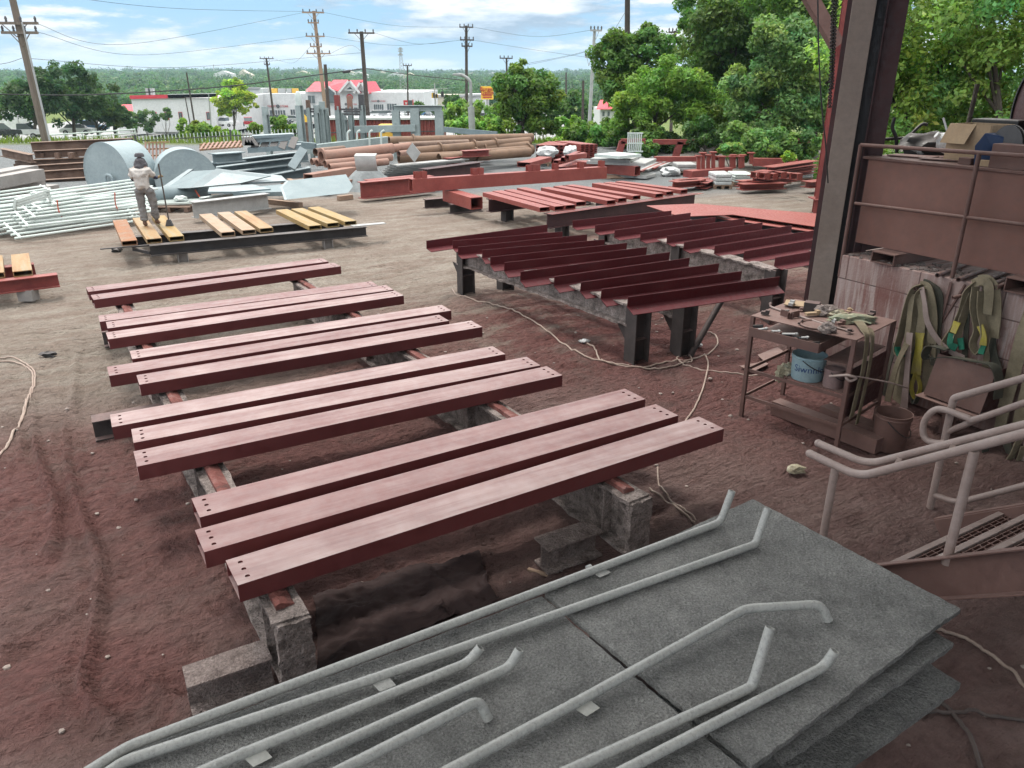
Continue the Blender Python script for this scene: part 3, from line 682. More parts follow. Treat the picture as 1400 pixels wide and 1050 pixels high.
def foot(label, c, d, ln, mat=None):
    mat = mat or (FOOTC if ln < .6 else BLOCK)
    mb = MB(); c = V(c); c.z = .11; d = V(d).normalized(); mb.ibeam(c-d*ln/2, c+d*ln/2, .23, .21, .016, seg=10); return obj('foot_block', mb, [mat], label=label, cat='steel block', group='short beam blocks under the trestles', jit=.003)
foot('dusty short I-beam block under the near end of the left trestle', LS0+LSD*.24-AX*.36, AX, .5)
foot('dark short I-beam block under the near end of the right trestle', RS0+RSD*.3-AX*.42, AX, .52)
foot('dark block sticking out left of the third row of tubes', LS0+LSD*4.75-AX*.4, AX, .7)
foot('dark block under the middle of the right trestle', RS0+RSD*4.6-AX*.2, AX, 1.0)
foot('dark block under the far end of the left trestle', LS0+LSD*8.1, AX, .7)
foot('dark block under the far end of the right trestle', RS0+RSD*8.0, AX, .7)
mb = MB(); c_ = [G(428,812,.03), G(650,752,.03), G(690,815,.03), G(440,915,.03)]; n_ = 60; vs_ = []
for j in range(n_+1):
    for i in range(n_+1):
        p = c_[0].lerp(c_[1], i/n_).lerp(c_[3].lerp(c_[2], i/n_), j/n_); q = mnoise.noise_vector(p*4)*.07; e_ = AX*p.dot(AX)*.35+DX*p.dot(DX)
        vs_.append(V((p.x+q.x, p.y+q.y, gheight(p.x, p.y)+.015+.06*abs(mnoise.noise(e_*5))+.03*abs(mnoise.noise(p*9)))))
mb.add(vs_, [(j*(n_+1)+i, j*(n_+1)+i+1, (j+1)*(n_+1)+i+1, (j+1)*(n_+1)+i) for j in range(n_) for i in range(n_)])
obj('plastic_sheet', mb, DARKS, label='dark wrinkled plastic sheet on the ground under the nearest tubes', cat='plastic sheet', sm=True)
# ------------------------------------------------------------------ dark red angle bars on their racks
def angle_bar(label, group, L0, R0, leg=.14, foot_=.17, mat=DRED, tilt=.5):
    L0 = V(L0); R0 = V(R0); d = (R0-L0).normalized(); sd = V((d.y, -d.x, 0)); t = .009
    ct, st = math.cos(math.radians(tilt)), math.sin(math.radians(tilt))
    prof = [(0,0), (foot_*ct, -foot_*st), (foot_*ct+t*st, -foot_*st+t), (t, t), (t+leg*st*.2, leg), (leg*st*.2, leg)]
    mb = MB(); mb.extr(prof, L0, R0); return obj('angle_bar', mb, mat, label=label, cat='angle bar', group=group)
ORD = ['first', 'second', 'third', 'fourth', 'fifth', 'sixth', 'seventh', 'eighth', 'ninth', 'tenth', 'eleventh']
ZA = .84
FA = [((857,420),(1063,391)), ((821,409),(1012,383)), ((793,399),(981,372)), ((757,391),(941,364)), ((711,384),(914,356)), ((689,371),(883,349)), ((670,363),(856,343)), ((659,353),(825.5,338)), ((626,349),(802,331)), ((619,340),(768.5,327)), ((583,340),(748,317))]
for i, (a, b) in enumerate(FA):
    nm = 'nearest' if i == 0 else 'farthest, tipped past the rack end' if i == 10 else ORD[i]+' from the front'
    angle_bar(f'dark red steel angle bar on the near rack, {nm}', 'dark red angle bars on the near rack', G(*a, ZA), G(*b, ZA), tilt=24 if i < 8 else 12)
FC = [((782.5,311),(917,297)), ((813,318),(943,300)), ((839.5,325),(977,306)), ((875,329),(1017,308)), ((911,333),(1041,314)), ((934,342),(1081,318)), ((976,347),(1112,325)), ((1016,355),(1120,337)), ((1058,364),(1128,352))]
for i, (a, b) in enumerate(FC):
    nm = 'farthest' if i == 0 else 'nearest, half behind the column' if i == 8 else ORD[i]+' from its far end'
    angle_bar(f'dark red angle bar on the rear rack, {nm}', 'dark red angle bars on the rear rack', G(*a, ZA), G(*b, ZA), tilt=10)
def rack(label, a, b, zt, legs, crust=True, h=.3):
    a = V(a); b = V(b); t = thing('angle_rack', label, 'rack', V((a.x, a.y, 0)), 'racks under the angle bars'); d = (b-a).normalized(); s = perp(d)
    mb = MB(); mb.ibeam(V((a.x, a.y, zt-h/2))+d*.14, V((b.x, b.y, zt-h/2)), h, .22, .03, seg=50); obj('beam', mb, CRUST, t, jit=.026, jf=9, sm=True)
    for k in legs:
        p = a.lerp(b, k); p.z = 0
        mb = MB(); mb.ibeam(p-UZ*.05, p+UZ*(zt-.004), .24, .24, .02, up=s+d*.15, seg=6); obj('leg', mb, BLOCK, t, jit=.003)
        mb = MB(); mb.box(p+UZ*(zt*.45), .19, .2, .012, d); obj('stiffener', mb, BLOCK, t)
        mb = MB(); mb.prism([p+d*.13+UZ*(zt-h), p+d*.42+UZ*(zt-h), p+d*.13+UZ*(zt-h-.34)], s*.014); obj('gusset', mb, BLOCK, t)
    return t, a, b
La = G(872,500,0); Lb = G(628,400,0)
t, a, b = rack('grey-crusted rack under the left ends of the near angle bars', La+V((.03,-.02,0)), Lb-(Lb-La).normalized()*.1, ZA-.01, (.02, .97))
Ra = G(935,487,0); Rb = Ra+(Lb-La)*.98
t, a, b = rack('dark rack with slanting strut under the middle of the near angle bars', Ra, Rb, ZA-.01, (.01, .97))
mb = MB(); s0 = G(942,489,0); mb.tube([s0, V((Ra.x+.55, Ra.y+.35, ZA-.12))], .042, 10); obj('strut', mb, BLOCK, t, sm=True)
Ca = G(1062,440,0); Cb = G(822,362,0)
rack('grey-crusted rack under the left ends of the rear angle bars', Ca, Cb, ZA-.01, (.03, .5, .97), h=.34)
rack('dark rack under the right ends of the rear angle bars', Ca+AX*1.6, Cb+AX*1.6, ZA-.01, (.03, .5, .97))
# flat red sheets behind the rear rack
zs = .72
def sheet(label, px, th=.012, mat=RED, z=zs):
    mb = MB(); mb.plate([G(*p, z) for p in px], th); return obj('steel_sheet', mb, mat, label=label, cat='steel sheet', group='red sheets laid out flat')
t = sheet('large flat red primed sheet behind the rear angle bars', [(955,278.5),(1130,293),(1130,312),(1000,293)])
sheet('flat red sheet with a lifted near edge, left of the large one', [(884,281),(955,278.2),(1001,293.3),(930,296)], z=zs+.02)
sheet('lower red sheet peeping out under the large one', [(960,295),(1010,294.5),(1125,310),(1118,318)], z=zs-.08, mat=REDM)
ts = thing('sheet_stand', 'low dark trestle under the flat red sheets', 'trestle', G(1000,320,0))
for p, q in ((G(985,291,.6), G(1120,308,.6)), (G(930,283,.6), G(1110,297,.6))):
    mb = MB(); mb.ibeam(V((p.x,p.y,.3)), V((q.x,q.y,.3)), .59, .2, .02); obj('beam', mb, BLACKS, ts)
# ------------------------------------------------------------------ red tubes on dark beams behind the near rack
ZR = .72
RT = [('left-hand four', [((673,262),(752,282.5)), ((686,260),(772,281)), ((702,258.5),(787,279.5)), ((719,256),(801,275))]),
      ('middle three', [((751,255.5),(842,273)), ((768,253.5),(857,270)), ((784,252),(876,266.5))]),
      ('right-hand three', [((820,249.5),(907,264)), ((835,248.5),(921,261)), ((850,247),(940,258.5))])]
for nm, lst in RT:
    for i, (a, b) in enumerate(lst):
        a = G(*a, ZR); b = G(*b, ZR)
        steel_tube('red_tube', f'bright red tube on dark beams, {ORD[i]} of the {nm}', 'bright red tubes on dark beams', b, a, .29, .11, RED, holes=False)
zb = ZR-.11
for lab, p, q, legs in (('dark red I-beam under the near ends of the bright red tubes', (748,292), (950,264), (.09, .9)), ('dark I-beam under the far ends of the bright red tubes', (668,272), (858,252), (.12, .8))):
    a = G(*p, zb); b = G(*q, zb); d = (b-a).normalized(); t = thing('support_beam', lab, 'steel beam', V((a.x, a.y, 0)), 'beams under the bright red tubes')
    mb = MB(); mb.ibeam(a-UZ*.17, b-UZ*.17, .34, .24, .02); obj('beam', mb, MAROON, t)
    for k in legs:
        c = a.lerp(b, k); mb = MB(); mb.ibeam(V((c.x, c.y, -.03)), V((c.x, c.y, zb-.34)), .26, .24, .02, up=d); obj('leg', mb, BLOCK, t)
    mb = MB(); mb.plate([a-perp(d)*.16-UZ*.002+d*.02, b-perp(d)*.16-UZ*.002+d*.2, b+perp(d)*.02+UZ*.001, a+perp(d)*.02+UZ*.001], .006); obj('loose_strip', mb, RED, t)
# long red box beam with tabs
a = G(562,262,.62); b = G(826,243,.62); d = (b-a).normalized(); s = perp(d)
t = thing('box_beam', 'long red primed box beam with upright tabs on its top', 'steel beam', V((a.x, a.y, 0)))
mb = MB(); mb.rtube(a+UZ*.17-s*0, b+UZ*.17, .28, .36, .02); obj('beam', mb, RED, t)
for k in (.03, .06, .3, .33, .58, .6, .62, .72, .86, .98):
    for o in (-.07, .07):
        c = a.lerp(b, k)+s*o+UZ*(.35+.09); mb = MB(); mb.box(c, .16, .015, .19, d); obj('tab', mb, RED, t)
c = a.lerp(b, .19); mb = MB(); mb.rtube(c-s*1.6+UZ*-.2+d*.0, c+s*.25+UZ*-.2, .36, .32, .02); obj('red_box_piece', mb, RED, label='short red box section lying across under the tabbed beam', cat='steel block')
for lab, px in (('grey dusty I-beam stub left under the red box section', (602,283)), ('grey dusty I-beam stub right under the red box section', (637,290))):
    c = G(*px, 0); mb = MB(); mb.ibeam(c-AX*.5+UZ*.13, c+AX*.5+UZ*.13, .27, .24, .02); obj('beam_stub', mb, BLOCK, label=lab, cat='steel block', group='stubs under the tabbed beam')
c = a.lerp(b, .82); mb = MB(); mb.ibeam(V((c.x, c.y, 0.22))-s*1, V((c.x, c.y, .22))+s*.4, .42, .24, .02); obj('beam_stub', mb, BLOCK, label='dark stub under the right end of the tabbed beam', cat='steel block', group='stubs under the tabbed beam')
# ------------------------------------------------------------------ rusty tubes on the black frame, with the worker
ZO = .5
OT = [((154,301),(166,330),(186,326)), ((181,298),(200,327),(220,323)), ((207,295.5),(231,324),(250,320)), ((272,293),(302,318),(320,314)), ((297,290.5),(331,315),(350,311.5)), ((320,289),(355,312.5),(370,308.5)), ((377,287),(422,309),(439,305)), ((398,285.5),(447,305.5),(464,302)), ((421,283.5),(471,303),(487,300))]
WHO = ['orange rusty steel tube at the left end, left of the worker', 'yellowish rusty tube under the worker’s left boot', 'yellowish rusty tube under the worker’s broom', 'orange-brown rusty tube first right of the dark gap by the worker', 'rusty tube in the middle of the middle three', 'rusty tube at the right of the middle three', 'yellow rusty tube first of the right three', 'yellow rusty tube in the middle of the right three', 'yellow rusty tube at the far right end of the frame']
for i, (fa, n0, n1) in enumerate(OT):
    p0 = G(*n0, ZO); p1 = G(*n1, ZO); f = G(*fa, ZO); wd = (p1-p0); e = (f-p0); e = e.normalized()*max(1.5, e.length)
    ee = e.normalized(); q = V((ee.y, -ee.x, 0)); wl = .29
    steel_tube('rusty_tube', WHO[i], 'rusty bare tubes on the black frame', p0+q*wl, p0+q*wl+e, wl, .1, [ORANGE2, ORANGE, GOLDR, TANR, TANR, ORANGE, GOLDR, GOLDR, GOLDR][i], holes=False, cat='steel tube')
zb = ZO-.1
a = G(204,335,zb); b = G(500,309,zb); d = (b-a).normalized(); s = perp(d)
t = thing('black_frame', 'low black I-beam frame carrying the rusty tubes and the worker', 'frame', V((a.x, a.y, 0)))
mb = MB(); mb.ibeam(a-UZ*.11, b-UZ*.11, .22, .22, .016); obj('front_beam', mb, BLACKS, t)
mb = MB(); mb.ibeam(a+s*1.15-UZ*.11-d*.3, b+s*1.15-UZ*.11-d*.2, .22, .22, .016); obj('rear_beam', mb, BLACKS, t)
mb = MB(); mb.bar(a-d*.9+UZ*-.012+s*.1, a+d*.3+UZ*-.012+s*.05, .06, .02); mb.bar(a-d*.3-UZ*.1+s*.25, a-UZ*.16, .06, .06); obj('loose_bar', mb, BLACKS, t)
mb = MB(); mb.bar(b-d*.3+s*.1+UZ*.01, b+d*.5+UZ*.01+s*.12, .2, .015); obj('loose_strip', mb, SILV, t)
for k in (.13, .8):
    c = a.lerp(b, k); mb = MB(); mb.ibeam(V((c.x, c.y, -.03)), V((c.x, c.y, zb-.22)), .2, .2, .015, up=d); obj('leg', mb, GREYS, t)
    c += s*1.15; mb = MB(); mb.ibeam(V((c.x, c.y, -.03)), V((c.x, c.y, zb-.22)), .2, .2, .015, up=d); obj('leg', mb, BLACKS, t)
# small rack at the left edge
zl = .5; a = G(-60,390,zl-.1); b = G(78,374,zl-.1); d = (b-a).normalized(); s = perp(d)
t = thing('red_trestle', 'dark red beam pair at the left edge carrying two rusty tubes', 'frame', V((b.x, b.y, 0)))
for o, nm in ((0, 'front_beam'), (1.15, 'rear_beam')):
    mb = MB(); mb.ibeam(a+s*o-UZ*.11-d*.1*o, b+s*o-UZ*.11-d*.25*o, .22, .2, .016); obj(nm, mb, REDM, t)
mb = MB(); c = b-d*.5; mb.rtube(V((c.x, c.y, .0)), V((c.x, c.y, zl-.31)), .26, .2, .015); obj('leg', mb, GREYS, t)
for lab, n0, f in (('rusty tube with grey stripe second from the left edge of the photo', (17,371.5), (13,330)), ('rusty tube cut by the left edge of the photo', (-22,375), (-22,334))):
    p0 = G(*n0, zl); e = (G(*f, zl)-p0).normalized()*1.6; q = V((e.y, -e.x, 0)).normalized()
    steel_tube('rusty_tube', lab, 'rusty bare tubes on the red frame', p0+q*.29, p0+q*.29+e, .29, .1, ORANGE, holes=False)
# ------------------------------------------------------------------ the worker
def skinned(name, pts, edges, rad, mat, parent, sub=2, root=0, mats=None, pick=None, fold=0):
    me = bpy.data.meshes.new(name); me.from_pydata([tuple(p) for p in pts], edges, []); o = bpy.data.objects.new(name, me); COL.objects.link(o)
    sk = o.modifiers.new('skin', 'SKIN'); sk.use_smooth_shade = True
    for i, v in enumerate(me.skin_vertices[0].data):
        r = rad[i]; v.radius = r if isinstance(r, tuple) else (r, r); v.use_root = (i == root)
    ss = o.modifiers.new('sub', 'SUBSURF'); ss.levels = sub; ss.render_levels = sub
    dg = bpy.context.evaluated_depsgraph_get(); dg.update(); ev = o.evaluated_get(dg); m2 = bpy.data.meshes.new_from_object(ev)
    bpy.data.objects.remove(o); m2.name = name; m2.materials.clear()
    for m in (mats or [mat]): m2.materials.append(m)
    if fold:
        for v in m2.vertices: v.co += v.normal*fold*(mnoise.noise(V((v.co.x*7, v.co.y*7, v.co.z*16)))+.6*mnoise.noise(v.co*26))
    if pick:
        for f in m2.polygons: f.material_index = pick(f.center)
    o = bpy.data.objects.new(name, m2); COL.objects.link(o); o.parent = parent; return o
wp = G(205,309,ZO); SCW = AD(205,213,wp.y).z-ZO; K = SCW/1.70
pe = thing('person', 'worker in beige shirt, grey trousers and dark hood holding a broom on the rusty tubes', 'person', wp)
pe.rotation_euler = (0, 0, math.radians(14))     # seen from behind, turned a little to the right
# local frame: +x right, +y away from the viewer
J = {'pel':(0,0,.93),'spi':(-.01,.02,1.12),'che':(-.015,.05,1.3),'nek':(-.01,.1,1.46),'hea':(.0,.17,1.56),'top':(.0,.19,1.67),
     'lh':(-.1,0,.9),'lk':(-.115,.05,.5),'la':(-.1,-.02,.09),'lt':(-.1,.13,.04),
     'rh':(.1,0,.9),'rk':(.15,.08,.5),'ra':(.155,.14,.1),'rt':(.19,.27,.045),
     'ls':(-.2,.05,1.36),'le':(-.24,.13,1.12),'lw':(-.1,.3,1.05),'rs':(.19,.06,1.36),'re':(.27,.2,1.14),'rw':(.36,.36,1.16),'rhd':(.385,.41,1.17),'lhd':(-.03,.34,1.05)}
ks = list(J); P = [V(J[k])*K for k in ks]; ix = {k: i for i, k in enumerate(ks)}
E = [('pel','spi'),('spi','che'),('che','nek'),('nek','hea'),('hea','top'),('pel','lh'),('lh','lk'),('lk','la'),('la','lt'),('pel','rh'),('rh','rk'),('rk','ra'),('ra','rt'),('che','ls'),('ls','le'),('le','lw'),('lw','lhd'),('che','rs'),('rs','re'),('re','rw'),('rw','rhd')]
Rd = {'pel':.135,'spi':.135,'che':.15,'nek':.06,'hea':.09,'top':.07,'lh':.095,'lk':.06,'la':.042,'lt':.035,'rh':.095,'rk':.06,'ra':.042,'rt':.035,'ls':.068,'le':.045,'lw':.03,'rs':.068,'re':.045,'rw':.03,'rhd':.032,'lhd':.032}
# fingers: five short unequal chains per hand, bent round the handle
for sd, h in (('r','rhd'),('l','lhd')):
    b = V(J[h])
    for q in range(5):
        a1 = b+V((.012*(q-2)+.01, .03, .012*(2-q))); a2 = a1+V((.008, .035+.004*(2-abs(q-2)), -.012)); a3 = a2+V((-.02, .008, -.018))
        if q == 4: a1 = b+V((-.03, .015, .01)); a2 = a1+V((-.004, .03, .012)); a3 = a2+V((.012, .022, 0))
        n0 = len(P); P += [a1*K, a2*K, a3*K]; ks += [f'{sd}{q}{i}' for i in range(3)]
        for i, r in enumerate((.012, .011, .009)): Rd[f'{sd}{q}{i}'] = r
        E.append((h, f'{sd}{q}0')); E += [(f'{sd}{q}0', f'{sd}{q}1'), (f'{sd}{q}1', f'{sd}{q}2')]
ix = {k: i for i, k in enumerate(ks)}
def pick(c):
    z = c.z/K; x = c.x/K; y = c.y/K
    if z < .115: return 3
    if x > .33 or (x > -.06 and y > .29 and z < 1.12 and z > .95 and x < .1): return 5
    if (z < 1.2 and z > .98 and (x > .24 or x < -.215 or y > .19)): return 4
    if z < .93: return 1
    if z > 1.43: return 2
    return 0
skinned('body', P, [(ix[a], ix[b]) for a, b in E], [Rd[k]*K for k in ks], None, pe, 2, 0, [SHIRT, TROUS, SKINM, BOOTM, SLEEVE, GLOVE], pick)
SHP = [(0,.005,.87),(-.01,.012,1.03),(-.012,.04,1.2),(-.01,.06,1.34),(-.17,.055,1.33),(-.25,.1,1.16),(.16,.065,1.33),(.265,.15,1.18)]
skinned('shirt', [V(p)*K for p in SHP], [(0,1),(1,2),(2,3),(3,4),(4,5),(3,6),(6,7)], [(.2*K,.15*K),(.185*K,.15*K),(.19*K,.155*K),(.14*K,.13*K),.105*K,.085*K,.105*K,.085*K], SHIRT, pe, 3, fold=.022)
for nm, a, b, c in (('trouser_leg', 'lh', 'lk', 'la'), ('trouser_leg', 'rh', 'rk', 'ra')):
    pts = [V(J[a])+UZ*.05, V(J[b])+UZ*.15, V(J[b]), V(J[b])*.5+V(J[c])*.5, V(J[c])+UZ*.02]
    skinned(nm, [p*K for p in pts], [(0,1),(1,2),(2,3),(3,4)], [.132*K,.108*K,.095*K,.095*K,.09*K], TROUS, pe, 3, fold=.016)
for a, b in (('la', 'lt'), ('ra', 'rt')):
    f = V(J[a]); g_ = V(J[b]); pts = [f+UZ*.06, f-UZ*.035+V((0,-.01,0)), f.lerp(g_, .5)-UZ*.02, g_-UZ*.004]
    skinned('boot', [p*K for p in pts], [(0,1),(1,2),(2,3)], [.055*K,.056*K,.05*K,.042*K], BOOTM, pe)
HD = V(J['hea'])
skinned('hood', [p*K for p in (HD+V((0,.01,.09)), HD+V((0,-.01,0)), HD+V((-.02,-.05,-.13)), HD+V((-.16,-.08,-.17)), HD+V((.15,-.06,-.17)), HD+V((-.03,-.14,-.2)))], [(0,1),(1,2),(2,3),(2,4),(2,5)], [.095*K,.13*K,.13*K,.1*K,.095*K,.085*K], HOODM, pe, 3, fold=.02)
mb = MB(); c = (HD+V((0,.02,.1)))*K; mb.lathe([(.02*K,.0),(.115*K,.0),(.11*K,.05*K),(.08*K,.085*K),(.01*K,.095*K)], c, 20); mb.plate([c+V((-.08,.07,.01))*K, c+V((.08,.07,.01))*K, c+V((.06,.19,-.01))*K, c+V((-.06,.19,-.01))*K], .012)
o = obj('cap', mb, HOODM, parent=None, origin=(0,0,0), sm=True); o.parent = pe; o.location = (0,0,0)
# face, turned away from the viewer
mb = MB(); fc_ = HD*K
mb.lump(fc_+V((0,.1,-.02))*K, .016*K, .03*K, .03*K, 1, .1, 1); mb.lump(fc_+V((-.035,.088,.015))*K, .012*K, .01*K, .008*K, 2, .05, 1); mb.lump(fc_+V((.035,.088,.015))*K, .012*K, .01*K, .008*K, 3, .05, 1); mb.box(fc_+V((0,.088,-.055))*K, .05*K, .01*K, .012*K)
o = obj('face', mb, SKINM, origin=(0,0,0), sm=True); o.parent = pe; o.location = (0,0,0)
bt = G(232,309,ZO); tp = AD(216.5,224,wp.y+.35)
t = thing('broom', 'long-handled broom held upright by the worker in beige', 'broom', bt)
mb = MB(); mb.tube([bt+UZ*.1, tp], .017, 8); obj('handle', mb, DPOLE, t, sm=True)
mb = MB(); mb.prism([bt+V((-.035,-.03,.14)), bt+V((.035,-.03,.14)), bt+V((.085,-.03,.005)), bt+V((-.085,-.03,.005))], V((0,.06,0))); obj('bristle_head', mb, DARKG, t)
# ------------------------------------------------------------------ stairs
S0 = V((2.43, 4.72, 0)); SW = 1.47
def sp(t, z, o=0.0): return S0+DX*t+AX*o+UZ*z
st = thing('steel_stairs', 'dusty brown steel stairs with grating treads at the right edge', 'stairs', sp(.3, 0))
def stz(t): return .2+.75*t
for o, nm in ((0, 'stringer'), (SW, 'stringer')):
    mb = MB(); mb.chan(sp(-.12, stz(-.12)-.12, o), sp(3.1, stz(3.1)-.12, o), .27, .07 if o == 0 else -.07, .012, up=UZ); obj(nm, mb, RUSTB, st, bev=.003)
for k in range(9):
    t0 = .3+.29*k; z = stz(t0)-.02
    mb = MB(); mb.box(sp(t0, z, SW/2), SW-.03, .045, .05, AX); obj('nosing', mb, RAILM, st, bev=.004)
    mb = MB()
    for j in range(1, 9): mb.box(sp(t0+.028*j+.012, z, SW/2), SW-.03, .005, .03, AX)
    for j in range(16): mb.box(sp(t0+.145, z+.008, .06+(SW-.12)*j/15), .26, .006, .01, DX)
    mb.box(sp(t0+.275, z-.005, SW/2), SW-.03, .008, .045, AX)
    obj('tread_grating', mb, RUSTB, st)
rt_ = thing('stair_handrail', 'near double pipe handrail with level tips and posts, left of the stairs', 'handrail', sp(-.1, 0))
NA = AX
r1 = [onplane(px, py, S0, NA) for px, py in ((1107,620),(1175,652),(1400,593))]; r1.append(r1[2]+(r1[2]-r1[1])*1.6)
r2 = [onplane(px, py, S0+AX*.1, NA) for px, py in ((1119,606),(1187,635),(1400,581))]; r2.append(r2[2]+(r2[2]-r2[1])*1.6)
for nm, r in (('lower_rail', r1), ('inner_rail', r2)):
    mb = MB(); mb.tube(fillet(r, .12, 6), .03 if nm == 'lower_rail' else .027, 14); obj(nm, mb, RAILM, rt_, sm=True)
    mb = MB(); mb.lump(r[0], .03, .03, .03, 1, 0, 2); obj('end_cap', mb, RAILM, rt_, sm=True)
for px, py, foot_ in ((1142,640,0), (1332,617,.7)):
    p = onplane(px, py, S0, NA); mb = MB(); mb.tube([V((p.x, p.y, foot_ and stz(.7)-.02)), p], .029, 14); obj('post', mb, RAILM, rt_, sm=True)
for i, k in enumerate((.25, .6)):
    a = r1[1].lerp(r1[2], k); b = r2[1].lerp(r2[2], k); mb = MB(); mb.bar(a, b, .03, .012); obj('bracket', mb, RAILM, rt_)
FR = V((3.77, 6.01, 0)); fr = thing('stair_handrail', 'far pipe handrail with a looped return end beside the wall', 'handrail', FR)
def fp(px, py, o=0): return onplane(px, py, FR-AX*o, NA)
mb = MB(); a = FR-UZ*.03; tp = fp(1312,547); tp.x, tp.y = FR.x, FR.y; b = fp(1400,517); q = fp(1272,692)
mb.tube(fillet([V((q.x, q.y, -.02)), V((FR.x, FR.y, tp.z)), b, b+(b-tp)*1.2], .03, 4), .031, 14); obj('post_and_top_rail', mb, RAILM, fr, sm=True)
lp = [fp(x, y, .1) for x, y in ((1460,532),(1400,551),(1335,573),(1322,571),(1284,559),(1266,572),(1262,590),(1268,602),(1284,606),(1294,604))]
mb = MB(); mb.tube(fillet(spline(lp, 4), .02, 2), .028, 14); obj('looped_rail', mb, RAILM, fr, sm=True)
mb = MB(); mb.tube([fp(1296,590), fp(1340,572,.05)], .026, 10); obj('stub_rail', mb, RAILM, fr, sm=True)
mb = MB(); mb.tube(fillet([fp(1272,674), fp(1307,688), fp(1400,664), fp(1460,648)], .1, 5), .027, 12); obj('low_rail', mb, RAILM, fr, sm=True)
# ------------------------------------------------------------------ block wall, platform and column
W0 = V((4.16, 9.33, 0))
def wp_(px, py, off=0.0): return onplane(px, py, W0-AX*off, AX)
def wallmat():
    m, nt, b = newmat('painted_block_wall'); L = nt.links
    geo = nt.nodes.new('ShaderNodeNewGeometry'); mp = nt.nodes.new('ShaderNodeMapping'); mp.vector_type = 'TEXTURE'; mp.inputs['Rotation'].default_value = (0, 0, math.radians(-60)); mp.inputs['Location'].default_value = (4.16, 9.33, 0)
    L.new(geo.outputs['Position'], mp.inputs['Vector']); s = nt.nodes.new('ShaderNodeSeparateXYZ'); L.new(mp.outputs[0], s.inputs[0])
    cb = nt.nodes.new('ShaderNodeCombineXYZ'); L.new(s.outputs[0], cb.inputs[0]); L.new(s.outputs[2], cb.inputs[1])
    br = nt.nodes.new('ShaderNodeTexBrick'); L.new(cb.outputs[0], br.inputs['Vector']); br.inputs['Scale'].default_value = 1; br.inputs['Brick Width'].default_value = .95; br.inputs['Row Height'].default_value = .42; br.inputs['Mortar Size'].default_value = .008
    br.inputs['Color1'].default_value = (.36,.27,.245,1); br.inputs['Color2'].default_value = (.42,.335,.31,1); br.inputs['Mortar'].default_value = (.12,.09,.085,1)
    cb2 = nt.nodes.new('ShaderNodeCombineXYZ'); L.new(mth(nt, 'MULTIPLY', s.outputs[0], 14), cb2.inputs[0]); L.new(s.outputs[2], cb2.inputs[1])
    drip = mapr(nt, noise_node(nt, cb2.outputs[0], 1.3, 6, .6), .4, .56)
    fld = mapr(nt, noise_node(nt, mp.outputs[0], 1.1, 6, .6), .36, .6)
    c = mixc(nt, mth(nt, 'MULTIPLY', drip, mth(nt, 'ADD', mth(nt, 'MULTIPLY', fld, .6), .3)), br.outputs['Color'], (.21,.095,.08))
    c = mixc(nt, mapr(nt, noise_node(nt, mp.outputs[0], 2.2, 7, .65), .55, .68, 0, .7), c, (.2,.085,.07))
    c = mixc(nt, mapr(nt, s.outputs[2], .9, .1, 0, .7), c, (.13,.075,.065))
    L.new(c, b.inputs['Base Color']); b.inputs['Roughness'].default_value = .8
    h = mth(nt, 'ADD', mth(nt, 'MULTIPLY', br.outputs['Fac'], -1.2), noise_node(nt, geo.outputs['Position'], 40, 6, .6)); L.new(bump(nt, h, .5, .015), b.inputs['Normal'])
    return m
HW = 1.55
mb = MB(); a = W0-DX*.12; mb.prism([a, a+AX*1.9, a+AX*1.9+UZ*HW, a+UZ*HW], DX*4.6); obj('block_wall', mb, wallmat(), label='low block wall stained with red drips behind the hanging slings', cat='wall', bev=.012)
mb = MB(); rr = random.Random(3)
for k in range(260):
    c = W0+DX*rr.uniform(-.1, 4)+AX*rr.uniform(.01, .5)+UZ*(HW+.006); s = rr.uniform(.012, .05); mb.lump(c, s, s, s*.45, k, .4, 1)
o = obj('grit', mb, CRUST, label='loose dusty grit lying along the wall top under the brown panel', cat='grit', kind='stuff', sm=True)
# platform with panel, deck and rail
Pn = W0+AX*.17
def pp(px, py): return onplane(px, py, Pn, AX)
tl = pp(1181,217); bl = pp(1169,331); zt_ = tl.z; zb_ = bl.z; pl0 = V((bl.x, bl.y, 0)); 
pt = thing('platform', 'brown steel platform with big plain side panel resting on the block wall', 'platform', pl0)
mb = MB(); a = pl0+UZ*zb_; mb.prism([a, a+AX*.014, a+AX*.014+UZ*(zt_-zb_), a+UZ*(zt_-zb_)], DX*5.2); obj('side_panel', mb, PANELM, pt, bev=.003)
mb = MB(); a = pl0+AX*.016+UZ*(HW+.01)-DX*.02; mb.prism([a, a+AX*1.75, a+AX*1.75+UZ*(zt_-HW-.01), a+UZ*(zt_-HW-.01)], DX*.014); obj('end_panel', mb, MAROON, pt)  # lower part added as a dark sheet over the bright gap under the platform
mb = MB(); a = pl0-AX*.03-DX*.06+UZ*(zt_+.002); mb.prism([a, a+AX*1.9, a+AX*1.9+UZ*.03, a+UZ*.03], DX*5.3); obj('deck', mb, RUSTB, pt, bev=.004)
a = pl0+DX*2.2-AX*.012+UZ*zb_; mb = MB(); mb.prism([a, a+AX*.011, a+AX*.011+UZ*(zt_-zb_-.004), a+UZ*(zt_-zb_-.004)], DX*.05); obj('panel_seam', mb, PANELM, pt)
rl = thing('platform_rail', 'thin rusty pipe railing in front of the brown panel', 'railing', W0)
def rp(px, py): return onplane(px, py, W0+AX*.02, AX)
def ext(a, b, k=.5): return b+(b-a)*k
a, b = rp(1177,198), rp(1400,213); mb = MB(); mb.tube([a, b, ext(a, b, 1)], .022, 10); obj('top_rail', mb, RUSTB, rl, sm=True)
a, b = rp(1169,278), rp(1400,307); mb = MB(); mb.tube([a, b, ext(a, b, 1)], .02, 10); obj('mid_rail', mb, RUSTB, rl, sm=True)
